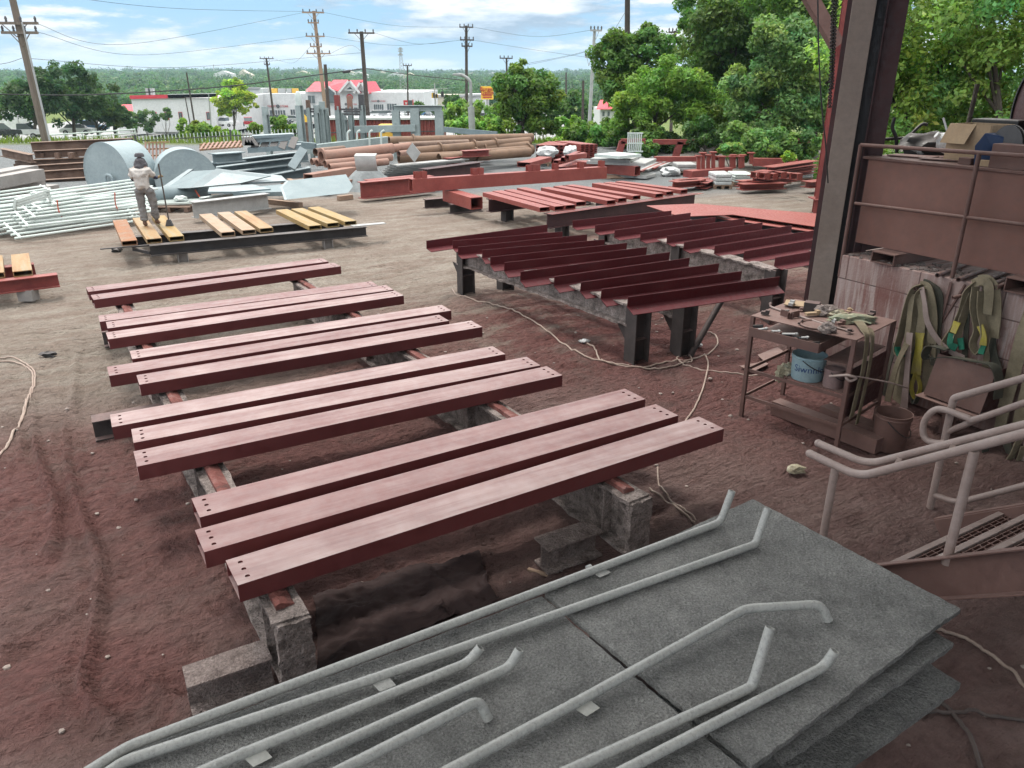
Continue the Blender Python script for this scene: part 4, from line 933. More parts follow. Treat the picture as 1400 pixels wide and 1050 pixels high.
for (x0, y0), (x1, y1) in (((1177,198),(1158,380)), ((1339,210),(1306,380))):
    a = rp(x0, y0); b = rp(x1, y1); b.x, b.y = a.x, a.y; mb = MB(); mb.tube([a, b], .024, 10); obj('post', mb, RUSTB, rl, sm=True)
for lab, px, sx, sz in (('left square tube between the wall top and the brown panel', (1212,347), .30, .13), ('right square tube under the brown panel at the photo’s edge', (1400,392), .32, .15)):
    c = onplane(*px, W0, AX); c.z = HW+sz/2+.004; mb = MB(); mb.rtube(c-AX*.06, c+AX*1.5, sx, sz, .012); obj('spacer_tube', mb, RUSTB, label=lab, cat='steel tube', group='tubes between wall and platform')
for i, (x0, y0, nm) in enumerate(((1282,372,'first'), (1310,381,'second'), (1336,379,'third'), (1352,383,'fourth'), (1362,388,'fifth'))):
    c = wp_(x0, y0+2, .12); c.z = HW+.03+.002*i; e = c+AX*1.2+DX*(-.25+.03*i); mb = MB(); mb.tube([c, V((e.x, e.y, c.z))], .026, 10, ri=.021); obj('loose_pipe', mb, RUSTB, label=f'rusty pipe end poking out over the wall top, {nm} from the left', cat='pipe', group='pipes stored on the wall', sm=True)
mb = MB(); c = wp_(1300,385,.01); mb.chan(c, V((c.x, c.y, 1.05))-DX*.02, .05, .03, .006, up=AX); mb.bar(V((c.x, c.y, 1.05)), c+DX*.16, .02, .02, up=AX); obj('wall_bracket', mb, RUSTB, label='rusty bracket hanging from the wall top between the two sling bundles', cat='bracket')
# main column
cb_ = G(1118,497,0); fd = V((.86, .42, 0)).normalized(); fw = V((fd.y, -fd.x, 0))     # fd: away from the viewer along the web
fd = (W0-V((0,0,0))); fd.z = 0; fd = fd.normalized(); fw = V((fd.y, -fd.x, 0)); 
co_ = thing('building_column', 'tall beige steel column standing left of the brown platform', 'column', V((3.98, 9.62, 0)))
base = V((3.98, 9.62, 0)); top = base+UZ*8.5
mb = MB(); mb.prism([base-fw*.125, base+fw*.128, base+fw*.128+fd*.03, base-fw*.125+fd*.03], UZ*8.5); obj('front_flange', mb, COLM, co_, bev=.004)
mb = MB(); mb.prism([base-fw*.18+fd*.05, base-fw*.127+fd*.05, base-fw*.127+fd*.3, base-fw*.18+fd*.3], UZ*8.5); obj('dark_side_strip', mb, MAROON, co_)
mb = MB(); mb.prism([base+fw*.1+fd*.16, base+fw*.26+fd*.16, base+fw*.26+fd*.19, base+fw*.1+fd*.19], UZ*8.5); obj('recess_shadow', mb, BLACKS, co_)  # black filler painted in for the shadow between the two columns
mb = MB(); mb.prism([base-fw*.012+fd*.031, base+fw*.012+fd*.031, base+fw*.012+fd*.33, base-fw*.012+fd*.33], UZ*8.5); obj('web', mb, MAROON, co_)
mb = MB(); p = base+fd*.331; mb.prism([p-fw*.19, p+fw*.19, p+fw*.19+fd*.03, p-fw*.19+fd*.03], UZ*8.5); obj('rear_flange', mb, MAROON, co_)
p = base+fw*.36+fd*.12
mb = MB(); mb.prism([p-fw*.12, p+fw*.1, p+fw*.1+fd*.02, p-fw*.12+fd*.02], UZ*8.5); mb.prism([p-fw*.12-fd*.06, p-fw*.105-fd*.06, p-fw*.105-fd*.001, p-fw*.12-fd*.001], UZ*8.5); o = obj('secondary_column', mb, MAROON, label='dark maroon angle column close beside the beige column', cat='column')
# red column further off with brace, chain and rope
rc = G(1122,292,0)
t = thing('red_column', 'red steel column standing in the yard behind the beige column', 'column', rc)
mb = MB(); mb.ibeam(rc, rc+UZ*9.5, .5, .45, .03, up=V((.3,1,0))); obj('shaft', mb, REDM, t)
mb = MB(); mb.box(rc+UZ*.42, .62, .6, .03); obj('stiffener_plate', mb, REDM, t)
a = AD(1144,62,rc.y-.4); b = AD(1098,-20,rc.y-.4); mb = MB(); mb.rtube(a, b, .32, .3, .02); obj('brace', mb, RUSTB, t)
ch = thing('hoist_chain', 'black hoist chain hanging in front of the beige column', 'chain', AD(1136,148,9.2))
for j, (x0, x1, y1, nl) in enumerate(((1139.5,1134.5,146,64), (1143.5,1137.5,120,54))):
    a = AD(x0, -12, 9.2); b = AD(x1, y1, 9.2); mb = MB()
    for k in range(nl):
        c = a.lerp(b, k/(nl-1)); h = (a-b).length/nl*.62; s = V((1,0,0)) if k % 2 else V((0,1,0))
        mb.tube([c+s*.014-UZ*h*.6, c+s*.02, c+s*.014+UZ*h*.6], .006, 5); mb.tube([c-s*.014-UZ*h*.6, c-s*.02, c-s*.014+UZ*h*.6], .006, 5); mb.tube([c+s*.016+UZ*h*.6, c-s*.016+UZ*h*.6], .006, 5); mb.tube([c+s*.016-UZ*h*.6, c-s*.016-UZ*h*.6], .006, 5)
    obj('chain_strand', mb, ROPEM, ch)
mb = MB(); mb.tube(spline([AD(1118,-15,9.0), AD(1119,60,9.0), AD(1123,140,9.0), AD(1129,200,9.0), AD(1132,250,9.05)], 5), .008, 6); obj('rope', mb, ROPEM, label='thin dark rope hanging left of the hoist chain', cat='rope')
# junk on the platform deck
def pd(px, py, o): return onplane(px, py, Pn+AX*o, AX)
ZD = zt_+.033
def dk(px, o):
    p = pd(px, 230, o); return V((p.x, p.y, ZD))
mb = MB(); c = dk(1330,.5); e1_, e2_ = .46, .42
t = thing('cardboard_box', 'open cardboard box with a flap folded down on the platform', 'box', c)
for nm, (u, v_, sx, sy) in {'side': (0,-.21,.46,.012), 'side_': (0,.21,.46,.012), 'end': (-.23,0,.012,.42), 'end_': (.23,0,.012,.42)}.items():
    mb = MB(); mb.box(c+DX*u+AX*v_+UZ*.2, sx-.014 if sy < .1 else sx, sy, .4, DX); obj(nm.strip('_'), mb, CARDB, t)
mb = MB(); q = c-DX*.0-AX*.22+UZ*.4; mb.prism([q-DX*.23, q+DX*.06, q+DX*.03-AX*.1-UZ*.2, q-DX*.25-AX*.1-UZ*.2], AX*.008+UZ*.004); obj('flap', mb, CARDB, t)
mb = MB(); c = dk(1345,.2); mb.prism([c+V((-.12,0,0)), c+V((.14,-.1,0)), c+V((.2,-.12,.27)), c+V((-.06,.02,.33)), c+V((-.14,.02,.2))], AX*.2); obj('blue_crate', mb, NAVY, label='dark blue plastic crate tucked under the cardboard box', cat='crate', bev=.01)
c = dk(1375,.3); t = thing('spool', 'black flat spool standing upright against the cardboard box', 'spool', c)
mb = MB(); fdir = -(AX*.9+DX*.3).normalized(); mb.lathe([(.2,0),(.21,.015),(.21,.035),(.17,.04),(.165,.02),(.1,.015),(.02,.02)], c+UZ*.21, 32, fdir); obj('disc', mb, BLACKP, t, sm=True)
mb = MB(); mb.lathe([(.185,.0),(.205,.01),(.205,.02),(.185,.02)], c+UZ*.21+fdir*.045, 32, fdir); obj('rim', mb, DARKG, t, sm=True)
t = thing('toolbox', 'black toolbox with blue stripe behind the cardboard box', 'toolbox', dk(1355,1.3)); c = dk(1355,1.3)
mb = MB(); mb.box(c+UZ*.33, .55, .3, .18, DX); obj('body', mb, BLACKP, t, bev=.015)
mb = MB(); mb.box(c+UZ*.2, .5, .32, .07, DX); obj('blue_stripe', mb, NAVY, t); mb = MB(); mb.box(c+UZ*.08, .5, .3, .16, DX); obj('base', mb, CARDB, t)
c = dk(1303,.75); t = thing('plastic_jug', 'clear white plastic jug lying on the platform junk', 'jug', c)
mb = MB(); mb.lathe([(.03,0),(.115,.03),(.125,.12),(.11,.2),(.05,.25),(.035,.27)], c+UZ*.1, 20, V((-.75,.1,.45))); obj('body', mb, WRAP, t, sm=True); mb = MB(); mb.lathe([(.037,0),(.037,.035)], c+UZ*.1+V((-.75,.1,.45)).normalized()*.268, 14, V((-.75,.1,.45))); obj('lid', mb, WHITEP, t)
c = dk(1245,.9); t = thing('tarp_bundle', 'dark rumpled tarp bundle lying on the platform', 'tarp', dk(1272,1.0))
mb = MB(); mb.lump(dk(1272,1.0)+UZ*.1, .42, .22, .17, 4, .4, 3); obj('cover', mb, BLACKP, t, sm=True)
mb = MB(); mb.lump(dk(1250,.8)+UZ*.07, .13, .1, .1, 6, .5, 3); obj('white_rag', mb, WRAP, label='crumpled white plastic rag left of the dark tarp', cat='rag', sm=True)
mb = MB(); c = dk(1222,.7); mb.tube(spline([c, c+V((-.04,0,.18)), c+V((-.1,.02,.3)), c+V((-.09,.02,.42))], 4), .022, 8); mb.tube(spline([c+UZ*.05, c+V((.12,0,.2)), c+V((.26,.03,.33)), c+V((.33,.03,.33))], 4), .02, 8); mb.tube([c+V((-.2,0,.16)), c+V((.6,.1,.2))], .018, 8); obj('bent_bracket', mb, BLACKS, label='dark forked steel bracket standing at the platform’s left end', cat='bracket', sm=True)
mb = MB(); c = dk(1310,1.4); mb.tube([c, c+UZ*.8+V((.02,0,0))], .028, 8); obj('upright_stick', mb, BARK, label='brown upright stake behind the plastic jug', cat='stake', sm=True)
mb = MB(); mb.tube([dk(1290,1)+UZ*.18, dk(1276,1)+UZ*.42], .012, 6); obj('white_stick', mb, WHITEP, label='thin pale stick sticking out of the tarp bundle', cat='stick')
mb = MB(); c = dk(1395,.12); mb.box(c+UZ*.12, .55, .2, .24, DX); obj('brown_box', mb, RUSTB, label='low brown box at the platform’s right edge', cat='box', bev=.006)
for k, (px, o, sx, sy, sz, m_) in enumerate(((1320,.12,.14,.1,.07,RUSTB),(1352,.1,.22,.09,.06,CARDB),(1245,.35,.5,.25,.014,RUSTB),(1285,.25,.45,.16,.012,RUSTB))):
    mb = MB(); mb.box(dk(px,o)+UZ*(sz/2+.003*k), sx, sy, sz, DX+AX*.1*k); obj('scrap_piece', mb, m_, label=['small rusty scrap lump before the cardboard box','flattened brown carton piece before the blue crate','thin rusty sheet lying at the platform’s left half','thin rusty strip lying near the dark tarp'][k], cat='scrap', bev=.004)
c = AD(1410,152,9.4); t = thing('tank', 'round black ribbed tank end at the right edge of the photo', 'tank', V((c.x, c.y, ZD)))
ax_ = -(AX*.75+DX*.66).normalized(); mb = MB(); mb.lathe([(.02,.0),(.5,.0),(.56,-.03),(.6,-.1),(.6,-.7)], c, 40, ax_); obj('shell', mb, MAROON, t, sm=True)
for k in (.02, -.08, -.2): mb = MB(); mb.lathe([(.6-.1*(k > 0),k),(.63-.1*(k > 0),k),(.63-.1*(k > 0),k-.03),(.6-.1*(k > 0),k-.03)], c, 40, ax_, caps=False); obj('rib', mb, BLACKP, t, sm=True)
mb = MB(); mb.box(V((c.x, c.y, (ZD+c.z-.6)/2))-ax_*.35, .6, .5, c.z-.6-ZD+.1, DX); obj('cradle', mb, RUSTB, t)
# ------------------------------------------------------------------ work table
T0 = V((2.6, 8.0, 0)); TX = V((.685, -.729, 0)); TY = V((.729, .685, 0)); TL, TW, TH = 1.16, .98, 1.19
def tp_(u, v, z): return T0+TX*u+TY*v+UZ*z
tb = thing('work_table', 'rusty steel work table with tray and shelf left of the hanging slings', 'table', tp_(TL/2, TW/2, 0))
mb = MB(); mb.prism([tp_(0,0,TH-.012), tp_(TL,0,TH-.012), tp_(TL,TW,TH-.012), tp_(0,TW,TH-.012)], UZ*.012); obj('top', mb, RUSTB, tb, bev=.003)
for u in (.02, TL-.02):
    for v in (.02, TW-.02):
        mb = MB(); mb.rtube(tp_(u,v,-.03), tp_(u,v,TH-.013), .042, .042, .004, up=TX); obj('leg', mb, RUSTB, tb, bev=.002)
def tbar(nm, u0, v0, u1, v1, z, h=.05, w_=.012): 
    mb = MB(); mb.bar(tp_(u0,v0,z), tp_(u1,v1,z), w_, h); obj(nm, mb, RUSTB, tb)
for z, nm in ((.24, 'lower_rail'), (.56, 'shelf_rail')):
    tbar(nm, .04, .02, TL-.04, .02, z, .035); tbar(nm, .02, .04, .02, TW-.04, z+.001, .035); tbar(nm, TL-.02, .04, TL-.02, TW-.04, z, .035); tbar(nm, .04, TW-.02, TL-.04, TW-.02, z+.001, .035)
mb = MB(); mb.prism([tp_(.45,.045,.58), tp_(TL-.045,.045,.58), tp_(TL-.045,TW-.045,.58), tp_(.3,TW-.045,.58)], UZ*.01); obj('shelf', mb, RUSTB, tb)
for nm, (u0, v0, u1, v1) in {'tray_front': (.05,-.09,.84,-.09), 'tray_side': (.84,-.085,.84,.6)}.items(): tbar(nm, u0, v0, u1, v1, TH-.15, .1, .008)
mb = MB(); mb.prism([tp_(.05,-.085,TH-.2), tp_(.835,-.085,TH-.2), tp_(.835,.6,TH-.2), tp_(.05,.6,TH-.2)], UZ*.006); obj('tray_floor', mb, RUSTB, tb)
mb = MB(); mb.prism([tp_(.85,.05,TH-.3), tp_(TL-.045,.05,TH-.3), tp_(TL-.045,TW-.05,TH-.3), tp_(.85,TW-.05,TH-.3)], UZ*.008); obj('side_shelf', mb, RUSTB, tb)
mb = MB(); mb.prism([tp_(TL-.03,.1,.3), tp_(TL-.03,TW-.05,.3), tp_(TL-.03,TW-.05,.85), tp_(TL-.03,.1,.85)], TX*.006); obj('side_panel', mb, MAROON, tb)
rr = random.Random(5)
for k in range(13):
    u = .1+.7*k/13+rr.uniform(-.02,.02); v = -.05+rr.uniform(0,.06); z = TH-.14+rr.uniform(0,.04); mb = MB(); a = rr.uniform(-.9,.9); d = TX*math.cos(a)+TY*math.sin(a)*.4; ln = rr.uniform(.07,.16)
    if k % 3 == 0: mb.rtube(tp_(u,v,z)-d*ln/2, tp_(u,v,z)+d*ln/2+UZ*.02, .035, .03, .004)
    elif k % 3 == 1: mb.tube([tp_(u,v,z)-d*ln/2, tp_(u,v,z)+d*ln/2+UZ*.03], .011, 8); mb.lump(tp_(u,v,z)+d*ln/2+UZ*.03, .022, .022, .018, k, .2, 1)
    else: mb.bar(tp_(u,v,z)-d*ln/2, tp_(u,v,z)+d*ln/2+UZ*.015, .03, .012); mb.box(tp_(u,v,z)+d*ln*.4+UZ*.012, .04, .05, .02, d)
    obj('hand_tool', mb, [BLACKS, SILV, RUSTB][k % 3], label=f'small {["grey clamp piece","dark spanner","flat scraper"][k%3]} in the table tray, {["first","second","third","fourth","fifth"][k//3]} of its kind from the left', cat='tool', group='tools in the table tray')
for k, (u, v) in enumerate(((.1,.12),(.2,.38),(.3,.55),(.48,.45),(.52,.1),(.75,.38),(.85,.3),(.95,.62),(1.02,.15),(.15,.6),(.42,.8),(.7,.85),(.95,.82))):
    mb = MB(); a = rr.uniform(-2,2); d = TX*math.cos(a)+TY*math.sin(a); c = tp_(u,v,TH+.012+.002*k); ln = rr.uniform(.08,.18)
    if k % 3 == 0: mb.box(c+UZ*.015, ln, .05, .03, d); mb.box(c+d*ln*.3+UZ*.04, .04, .05, .02, d)
    elif k % 3 == 1: mb.tube([c-d*ln/2, c+d*ln/2+UZ*.01], .012, 8, ri=.008)
    else: mb.bar(c-d*ln/2, c+d*ln/2, .045, .01); mb.lump(c+UZ*.015, .03, .025, .02, k, .3, 1)
    obj('scrap_bit', mb, [BLOCK, SILV, RUSTB, CARDB][k % 4], label=f'small {["stepped block","pipe cutting","flat with a lump"][k%3]} among the table clutter, {["first","second","third","fourth","fifth"][k//3]} of its kind', cat='scrap', group='small clutter on the work table')
mb = MB(); mb.tube(spline([tp_(.0,.42,TH+.055), tp_(.02,.4,TH+.02), tp_(.3,.33,TH+.015), tp_(.8,.22,TH+.015), tp_(1.0,.2,TH+.012)], 5), .011, 8); mb.tube(spline([tp_(.0,.42,TH+.06), tp_(-.03,.44,TH+.04), tp_(-.02,.46,TH+.01)], 4), .011, 8); obj('long_rod', mb, RAILM, label='long thin hooked rod lying along the work table', cat='rod', sm=True)
mb = MB(); c = tp_(.66,.16,TH+.006); mb.lathe([(.155,0),(.165,.012),(.15,.022),(.135,.012),(.135,0)], c, 36, caps=False); mb.lathe([(.128,.0),(.128,.006)], c, 36); obj('round_disc', mb, RUSTB, label='round rusty disc lying on the work table', cat='disc', sm=True)
mb = MB(); c = tp_(.35,.2,TH+.004)
for a in (.3, 1.2, 2.3): mb.box(c+UZ*.035+V((math.cos(a)*.04, math.sin(a)*.04, 0)), .15, .006, .07, (math.cos(a), math.sin(a), .1))
obj('angle_scraps', mb, RUSTB, label='small heap of rusty angle scraps on the table’s left end', cat='scrap')
mb = MB(); mb.box(tp_(.38,.62,TH+.055), .16, .12, .11, TX+TY*.3); obj('grey_brick', mb, BLOCK, label='dark grey rectangular block on the back of the table', cat='block', bev=.006)
mb = MB(); mb.box(tp_(.2,.72,TH+.03), .34, .22, .01, TX+TY*.4, ez=None); obj('card_piece', mb, CARDB, label='flat brown card piece at the back left of the table', cat='card')
for lab, u, v, sx, sy, sz, m_, sd in (('greenish-white crumpled rag running across the table back', .86, .55, .24, .09, .05, RAGG, 3), ('dark dusty glove pile on the table beside the green rag', .56, .62, .13, .09, .06, CRUST, 5), ('pale crumpled rag left end of the green rag', .68, .6, .1, .07, .05, RAGM, 8), ('dusty chunk of gloves at the tray’s right end', .84, .06, .08, .07, .05, CRUST, 9)):
    mb = MB(); mb.lump(tp_(u,v,TH+sz*.7), sx, sy, sz, sd, .55, 3); obj('rag', mb, m_, label=lab, cat='rag', sm=True)
mb = MB(); mb.ribbon(spline([tp_(.75,.6,TH+.03), tp_(.95,.5,TH+.035), tp_(1.1,.3,TH+.03), tp_(1.18,.22,TH-.05), tp_(1.2,.2,TH-.4), tp_(1.19,.2,.7), tp_(1.17,.2,.3)], 6), .09, .01, TY); mb.ribbon(spline([tp_(1.1,.42,TH+.02), tp_(1.19,.33,TH-.06), tp_(1.21,.32,.8), tp_(1.2,.3,.2)], 6), .07, .01, TY); obj('webbing_strap', mb, STRAPG, label='olive webbing strap hanging down the table’s right side', cat='strap', sm=True)
def bucket(name, label, c, r0, r1, h, mat, cat='bucket', lid=False):
    t = thing(name, label, cat, c); mb = MB(); pr = [(r0*.97,0),(r0,.01),(r1*.985,h*.86),(r1*1.03,h*.88),(r1*1.03,h*.91),(r1,h*.92),(r1,h*.985),(r1*1.02,h)]
    if lid: pr += [(r1*.9,h*1.0),(r1*.86,h*.97),(.01,h*.975)]; mb.lathe(pr, c, 32)
    else: pr += [(r1*.965,h),(r1*.95,h*.95),(r0*.94,.02),(.01,.02)]; mb.lathe(pr, c, 32)
    obj('body', mb, mat, t, sm=True)
    mb = MB(); hp = [c+V((math.cos(a)*r1*1.06, math.sin(a)*r1*1.06, h*(.9-.5*math.sin((a+2.3)/3.14*3.14)*.9))) for a in [(-2.3+3.14*i/14) for i in range(15)]]; mb.tube(hp, .005, 6); obj('handle', mb, BLACKS, t)
    return t
bk = tp_(.63, .2, .59); t = bucket('bucket', 'pale blue bucket with handwriting on the table’s lower shelf', bk, .165, .178, .27, BLUEB)
# handwriting on the blue bucket, bent round its side
def text_mesh(s, size, depth=0.0):
    cu = bpy.data.curves.new('txt', 'FONT'); cu.body = s; cu.size = size; cu.extrude = depth; cu.resolution_u = 3; cu.align_x = 'CENTER'; cu.offset = .0
    o = bpy.data.objects.new('txt', cu); COL.objects.link(o); dg = bpy.context.evaluated_depsgraph_get(); dg.update(); m = bpy.data.meshes.new_from_object(o.evaluated_get(dg)); bpy.data.objects.remove(o); bpy.data.curves.remove(cu)
    vs = [v.co.copy() for v in m.vertices]; fs = [tuple(p.vertices) for p in m.polygons]; bpy.data.meshes.remove(m); return vs, fs
vs, fs = text_mesh('Siwnnlo', .105); a0 = math.atan2(-bk.y, -bk.x)+.1; mb = MB(); mb.add([bk+V((math.cos(a0+v.x/.175)*(.176), math.sin(a0+v.x/.175)*.176, .11+v.y)) for v in vs], fs); obj('handwriting', mb, INK, t, recalc=False)
bucket('paint_can', 'dusty mauve lidded can beside the blue bucket', tp_(.93, .17, .59), .1, .1, .2, CANM, 'can', lid=True)
for lab, u, v, sd in (('pale dirty rag hanging off the shelf left of the blue bucket', .42, .12, 2), ('small crumpled cloth behind the pale dirty rag', .4, .25, 4)):
    mb = MB(); mb.lump(tp_(u,v,.63), .09, .06, .06, sd, .7, 3); mb.lump(tp_(u-.03,v-.06,.57), .05, .03, .07, sd+1, .6, 2); obj('rag', mb, RAGM, label=lab, cat='rag', sm=True)
mb = MB(); c = tp_(1.13,.0,.82); mb.tube(spline([c+TX*-.16-UZ*.06-TY*.03, c-TY*.03, c+TX*.05-TY*.02+UZ*.0, c+TX*.09+TY*.02-UZ*.02, c+TX*.05-TY*.03-UZ*.05, c-UZ*.02-TY*.03], 5), .014, 7); mb.tube(spline([c+TX*.03, c+TX*.3+UZ*-.08+TY*.3, c+TX*.4+TY*.6-UZ*.2], 5), .008, 6); obj('tied_cord', mb, RAILM, label='pale cord knotted round the table’s near right leg', cat='cord', sm=True)
for k, (u0, v0, u1, v1, lab) in enumerate(((.25,.35,1.5,.2,'dusty timber lying on the ground under the work table'), (.7,.62,1.5,.45,'second dusty timber behind it under the table'))):
    mb = MB(); mb.bar(tp_(u0,v0,.09), tp_(u1,v1,.09), .16, .16); obj('timber', mb, RUSTB, label=lab, cat='timber', group='timbers under the table', jit=.006)
# ------------------------------------------------------------------ bucket, box and slings by the wall
gb = V((3.93, 7.18, 0)); bucket('bucket', 'grey-brown dusty bucket standing on the ground under the slings', gb, .155, .178, .4, RUSTB)
bc = onplane(1308,525, W0-AX*.38, AX)
t = thing('steel_box', 'open brown steel box on a post before the right slings', 'box', V((bc.x, bc.y, 0)))
mb = MB(); u = DX; n_ = -AX; h = .43; tilt = (UZ*.97+AX*.25).normalized()
def bq(a, b, d=0): return bc+u*a+tilt*b+AX*d
mb.prism([bq(-.3,-.22), bq(.33,-.22), bq(.33,.25), bq(-.3,.25)], AX*.008); obj('front_panel', mb, RUSTB, t, bev=.002)
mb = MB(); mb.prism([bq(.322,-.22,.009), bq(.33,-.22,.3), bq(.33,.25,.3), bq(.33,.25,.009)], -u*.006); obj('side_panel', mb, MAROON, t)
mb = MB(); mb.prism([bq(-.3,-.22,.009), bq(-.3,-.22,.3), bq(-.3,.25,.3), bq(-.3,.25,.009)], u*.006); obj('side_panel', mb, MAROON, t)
mb = MB(); mb.prism([bq(-.36,-.25,-.05), bq(.36,-.25,-.05), bq(.36,-.25,.3), bq(-.36,-.25,.3)], UZ*.01); obj('base_tray', mb, RUSTB, t)
mb = MB(); c = bq(-.02,-.27,.12); mb.ibeam(V((c.x,c.y,-.03)), V((c.x,c.y,c.z)), .12, .1, .01, up=AX); obj('post', mb, RUSTB, t)
def sling(label, paths, loc=None, cat='sling'):
    """paths: list of (pixel path, width, material, edge_on, stand-off)"""
    first = wp_(*paths[0][0][0], paths[0][4]); t = thing('lifting_sling', label, cat, first, 'webbing slings hanging on the wall')
    for px, w_, m_, edge, off in paths:
        pts = spline([wp_(x, y, off+.02*math.sin(i*1.3)) for i, (x, y) in enumerate(px)], 6); mb = MB()
        if edge: mb.ribbon(pts, w_, .011, lambda k, tt: AX*.9+DX*.35)
        else: mb.ribbon(pts, w_, .011, lambda k, tt: tt.cross(AX*.96+DX*.28*math.sin(k*.35)))
        obj('webbing', mb, m_, t, sm=True)
    return t
sling('looped olive sling with green inner eye at the left of the left bundle', [([(1262,389),(1249,396),(1240,420),(1232,455),(1226,478),(1232,487),(1243,480),(1248,455),(1250,425),(1256,402),(1264,394)], .09, STRAPG, True, .12), ([(1227,474),(1230,486),(1240,486),(1246,474)], .07, STRAPGR, True, .12)])
sling('dark wide sling folded over the left peg', [([(1262,387),(1272,391),(1282,402),(1283,430),(1281,460),(1279,500)], .1, STRAPD, False, .05), ([(1258,390),(1270,396),(1275,430),(1274,470)], .1, STRAPG, False, .09)])
sling('pinkish strap slanting down from the left peg to the steel box', [([(1260,393),(1264,412),(1268,440),(1280,462),(1296,478),(1318,490)], .06, RAILM, False, .15)])
sling('yellow sling hanging in the middle of the left bundle', [([(1257,400),(1260,430),(1258,455)], .1, STRAPG, False, .1), ([(1258,455),(1256,480),(1252,512)], .11, STRAPY, False, .11), ([(1252,510),(1246,530),(1252,545),(1258,530),(1254,512)], .05, STRAPY, True, .13), ([(1247,535),(1250,552),(1256,540)], .06, STRAPD, True, .13)])
sling('long olive sling hanging down into the grey-brown bucket', [([(1247,402),(1243,440),(1238,490),(1230,540),(1222,580)], .08, STRAPG, False, .13), ([(1240,470),(1226,500),(1214,545),(1208,585)], .07, STRAPG, False, .2), ([(1244,455),(1240,510),(1236,555),(1230,585)], .08, RAILM, False, .17)])
sling('pair of dark slings at the left bundle’s left edge', [([(1225,470),(1215,500),(1206,540)], .07, STRAPD, False, .06), ([(1236,480),(1228,520),(1222,560)], .07, STRAPG, False, .08), ([(1176,560),(1170,575),(1178,588),(1188,580),(1186,560)], .06, STRAPG, True, .5)])
sling('green-and-yellow eyed sling at the left of the right bundle', [([(1336,386),(1322,400),(1315,425),(1303,450),(1292,468),(1298,478),(1306,468),(1313,445),(1322,420),(1330,400)], .09, STRAPG, True, .12), ([(1309,440),(1303,455)], .08, STRAPY, False, .16), ([(1302,456),(1299,470),(1308,476)], .08, STRAPGR, False, .16), ([(1313,462),(1315,478)], .07, STRAPGR, False, .14)])
sling('green-and-yellow eyed sling in the middle of the right bundle', [([(1334,392),(1331,420),(1336,450),(1330,470),(1337,484),(1344,476),(1346,455),(1341,425),(1342,398)], .09, STRAPG, True, .13), ([(1340,445),(1345,460),(1344,472)], .07, STRAPY, False, .17), ([(1344,472),(1341,484)], .07, STRAPGR, False, .17)])
sling('broad olive sling at the right of the right bundle', [([(1338,384),(1350,384),(1358,396),(1361,430),(1359,462)], .12, STRAPG, False, .09), ([(1355,455),(1360,490),(1372,520)], .09, STRAPD, False, .05), ([(1330,388),(1342,384),(1352,392),(1350,430)], .09, STRAPG, False, .13)])
sling('dark folded sling lying along the top of the steel box', [([(1295,478),(1272,473),(1265,486),(1275,490),(1300,488),(1335,494),(1358,500),(1366,520),(1364,545)], .1, STRAPD, True, .3)])
sling('long olive strap running down the right photo edge', [([(1412,420),(1400,450),(1388,500),(1376,545),(1366,590)], .13, STRAPG, False, .15), ([(1420,470),(1400,540),(1390,590)], .1, STRAPG, False, .12)])
sling('bunch of narrow olive slings behind the yellow one', [([(1266,396),(1268,450),(1266,510),(1262,545)], .07, STRAPG, False, .04), ([(1252,398),(1250,440),(1246,500),(1243,540)], .07, STRAPD, False, .03), ([(1274,400),(1277,470),(1272,530),(1274,545)], .06, STRAPG, False, .03)])
sling('long thin olive loop hanging lowest in the right bundle', [([(1346,388),(1352,430),(1350,480),(1344,520)], .06, STRAPG, False, .04), ([(1328,392),(1322,440),(1318,500)], .06, STRAPD, False, .05)])
sling('tangle of olive straps at the wall foot behind the stair rail', [([(1398,590),(1385,620),(1372,640),(1378,646),(1392,632),(1400,610)], .07, STRAPG, True, .35), ([(1350,605),(1346,625),(1352,640),(1358,630)], .07, STRAPD, True, .4), ([(1408,600),(1390,645),(1365,662),(1335,668)], .08, RAILM, False, .3), ([(1375,600),(1388,640),(1398,655)], .09, STRAPD, False, .25)])
mb = MB(); c = wp_(1333,400,.0); mb.tube([c+AX*.05, c-AX*.22+DX*-.1-UZ*.05], .02, 10, ri=.015); obj('peg', mb, RUSTB, label='pipe peg carrying the right sling bundle', cat='peg', group='pegs in the wall', sm=True)
mb = MB(); c = wp_(1263,393,.0); mb.tube([c+AX*.05, c-AX*.16], .02, 10, ri=.015); obj('peg', mb, RUSTB, label='pipe peg carrying the left sling bundle', cat='peg', group='pegs in the wall', sm=True)
# ------------------------------------------------------------------ hoses and litter on the ground
def gz(p, o=.012): return V((p.x, p.y, gheight(p.x, p.y)+o))
def hose(label, px, r=.011, mat=HOSEM, cat='hose'):
    pts = spline([gz(G(x, y, 0), r*1.1) for x, y in px], 8); pts = [gz(p, r*1.1) for p in pts]; mb = MB(); mb.tube(pts, r, 7); return obj('hose', mb, mat, label=label, cat=cat, group='hoses on the ground', sm=True)
hose('pale hose curving round the left edge of the yard', [(-15,491),(20,490),(42,500),(48,516),(40,542),(24,580),(5,612),(-15,632)])
hose('second pale hose just inside the first at the left edge', [(-15,497),(20,494),(40,503),(45,518),(36,548),(20,585),(-2,622),(-20,640)])
hose('pale hose snaking from the far rack leg past the near rack leg', [(618,399),(626,407),(650,414),(690,426),(730,446),(765,472),(800,492),(850,505),(900,509),(935,501),(946,494),(936,487),(925,494),(938,504),(985,511),(1040,514)])
hose('thin pale hose with a white coupling before the near rack', [(800,475),(812,482),(817,492),(828,501),(860,504)])
hose('pale hose looping behind the slanting strut', [(880,508),(930,497),(962,488),(980,474),(978,460),(966,455)])
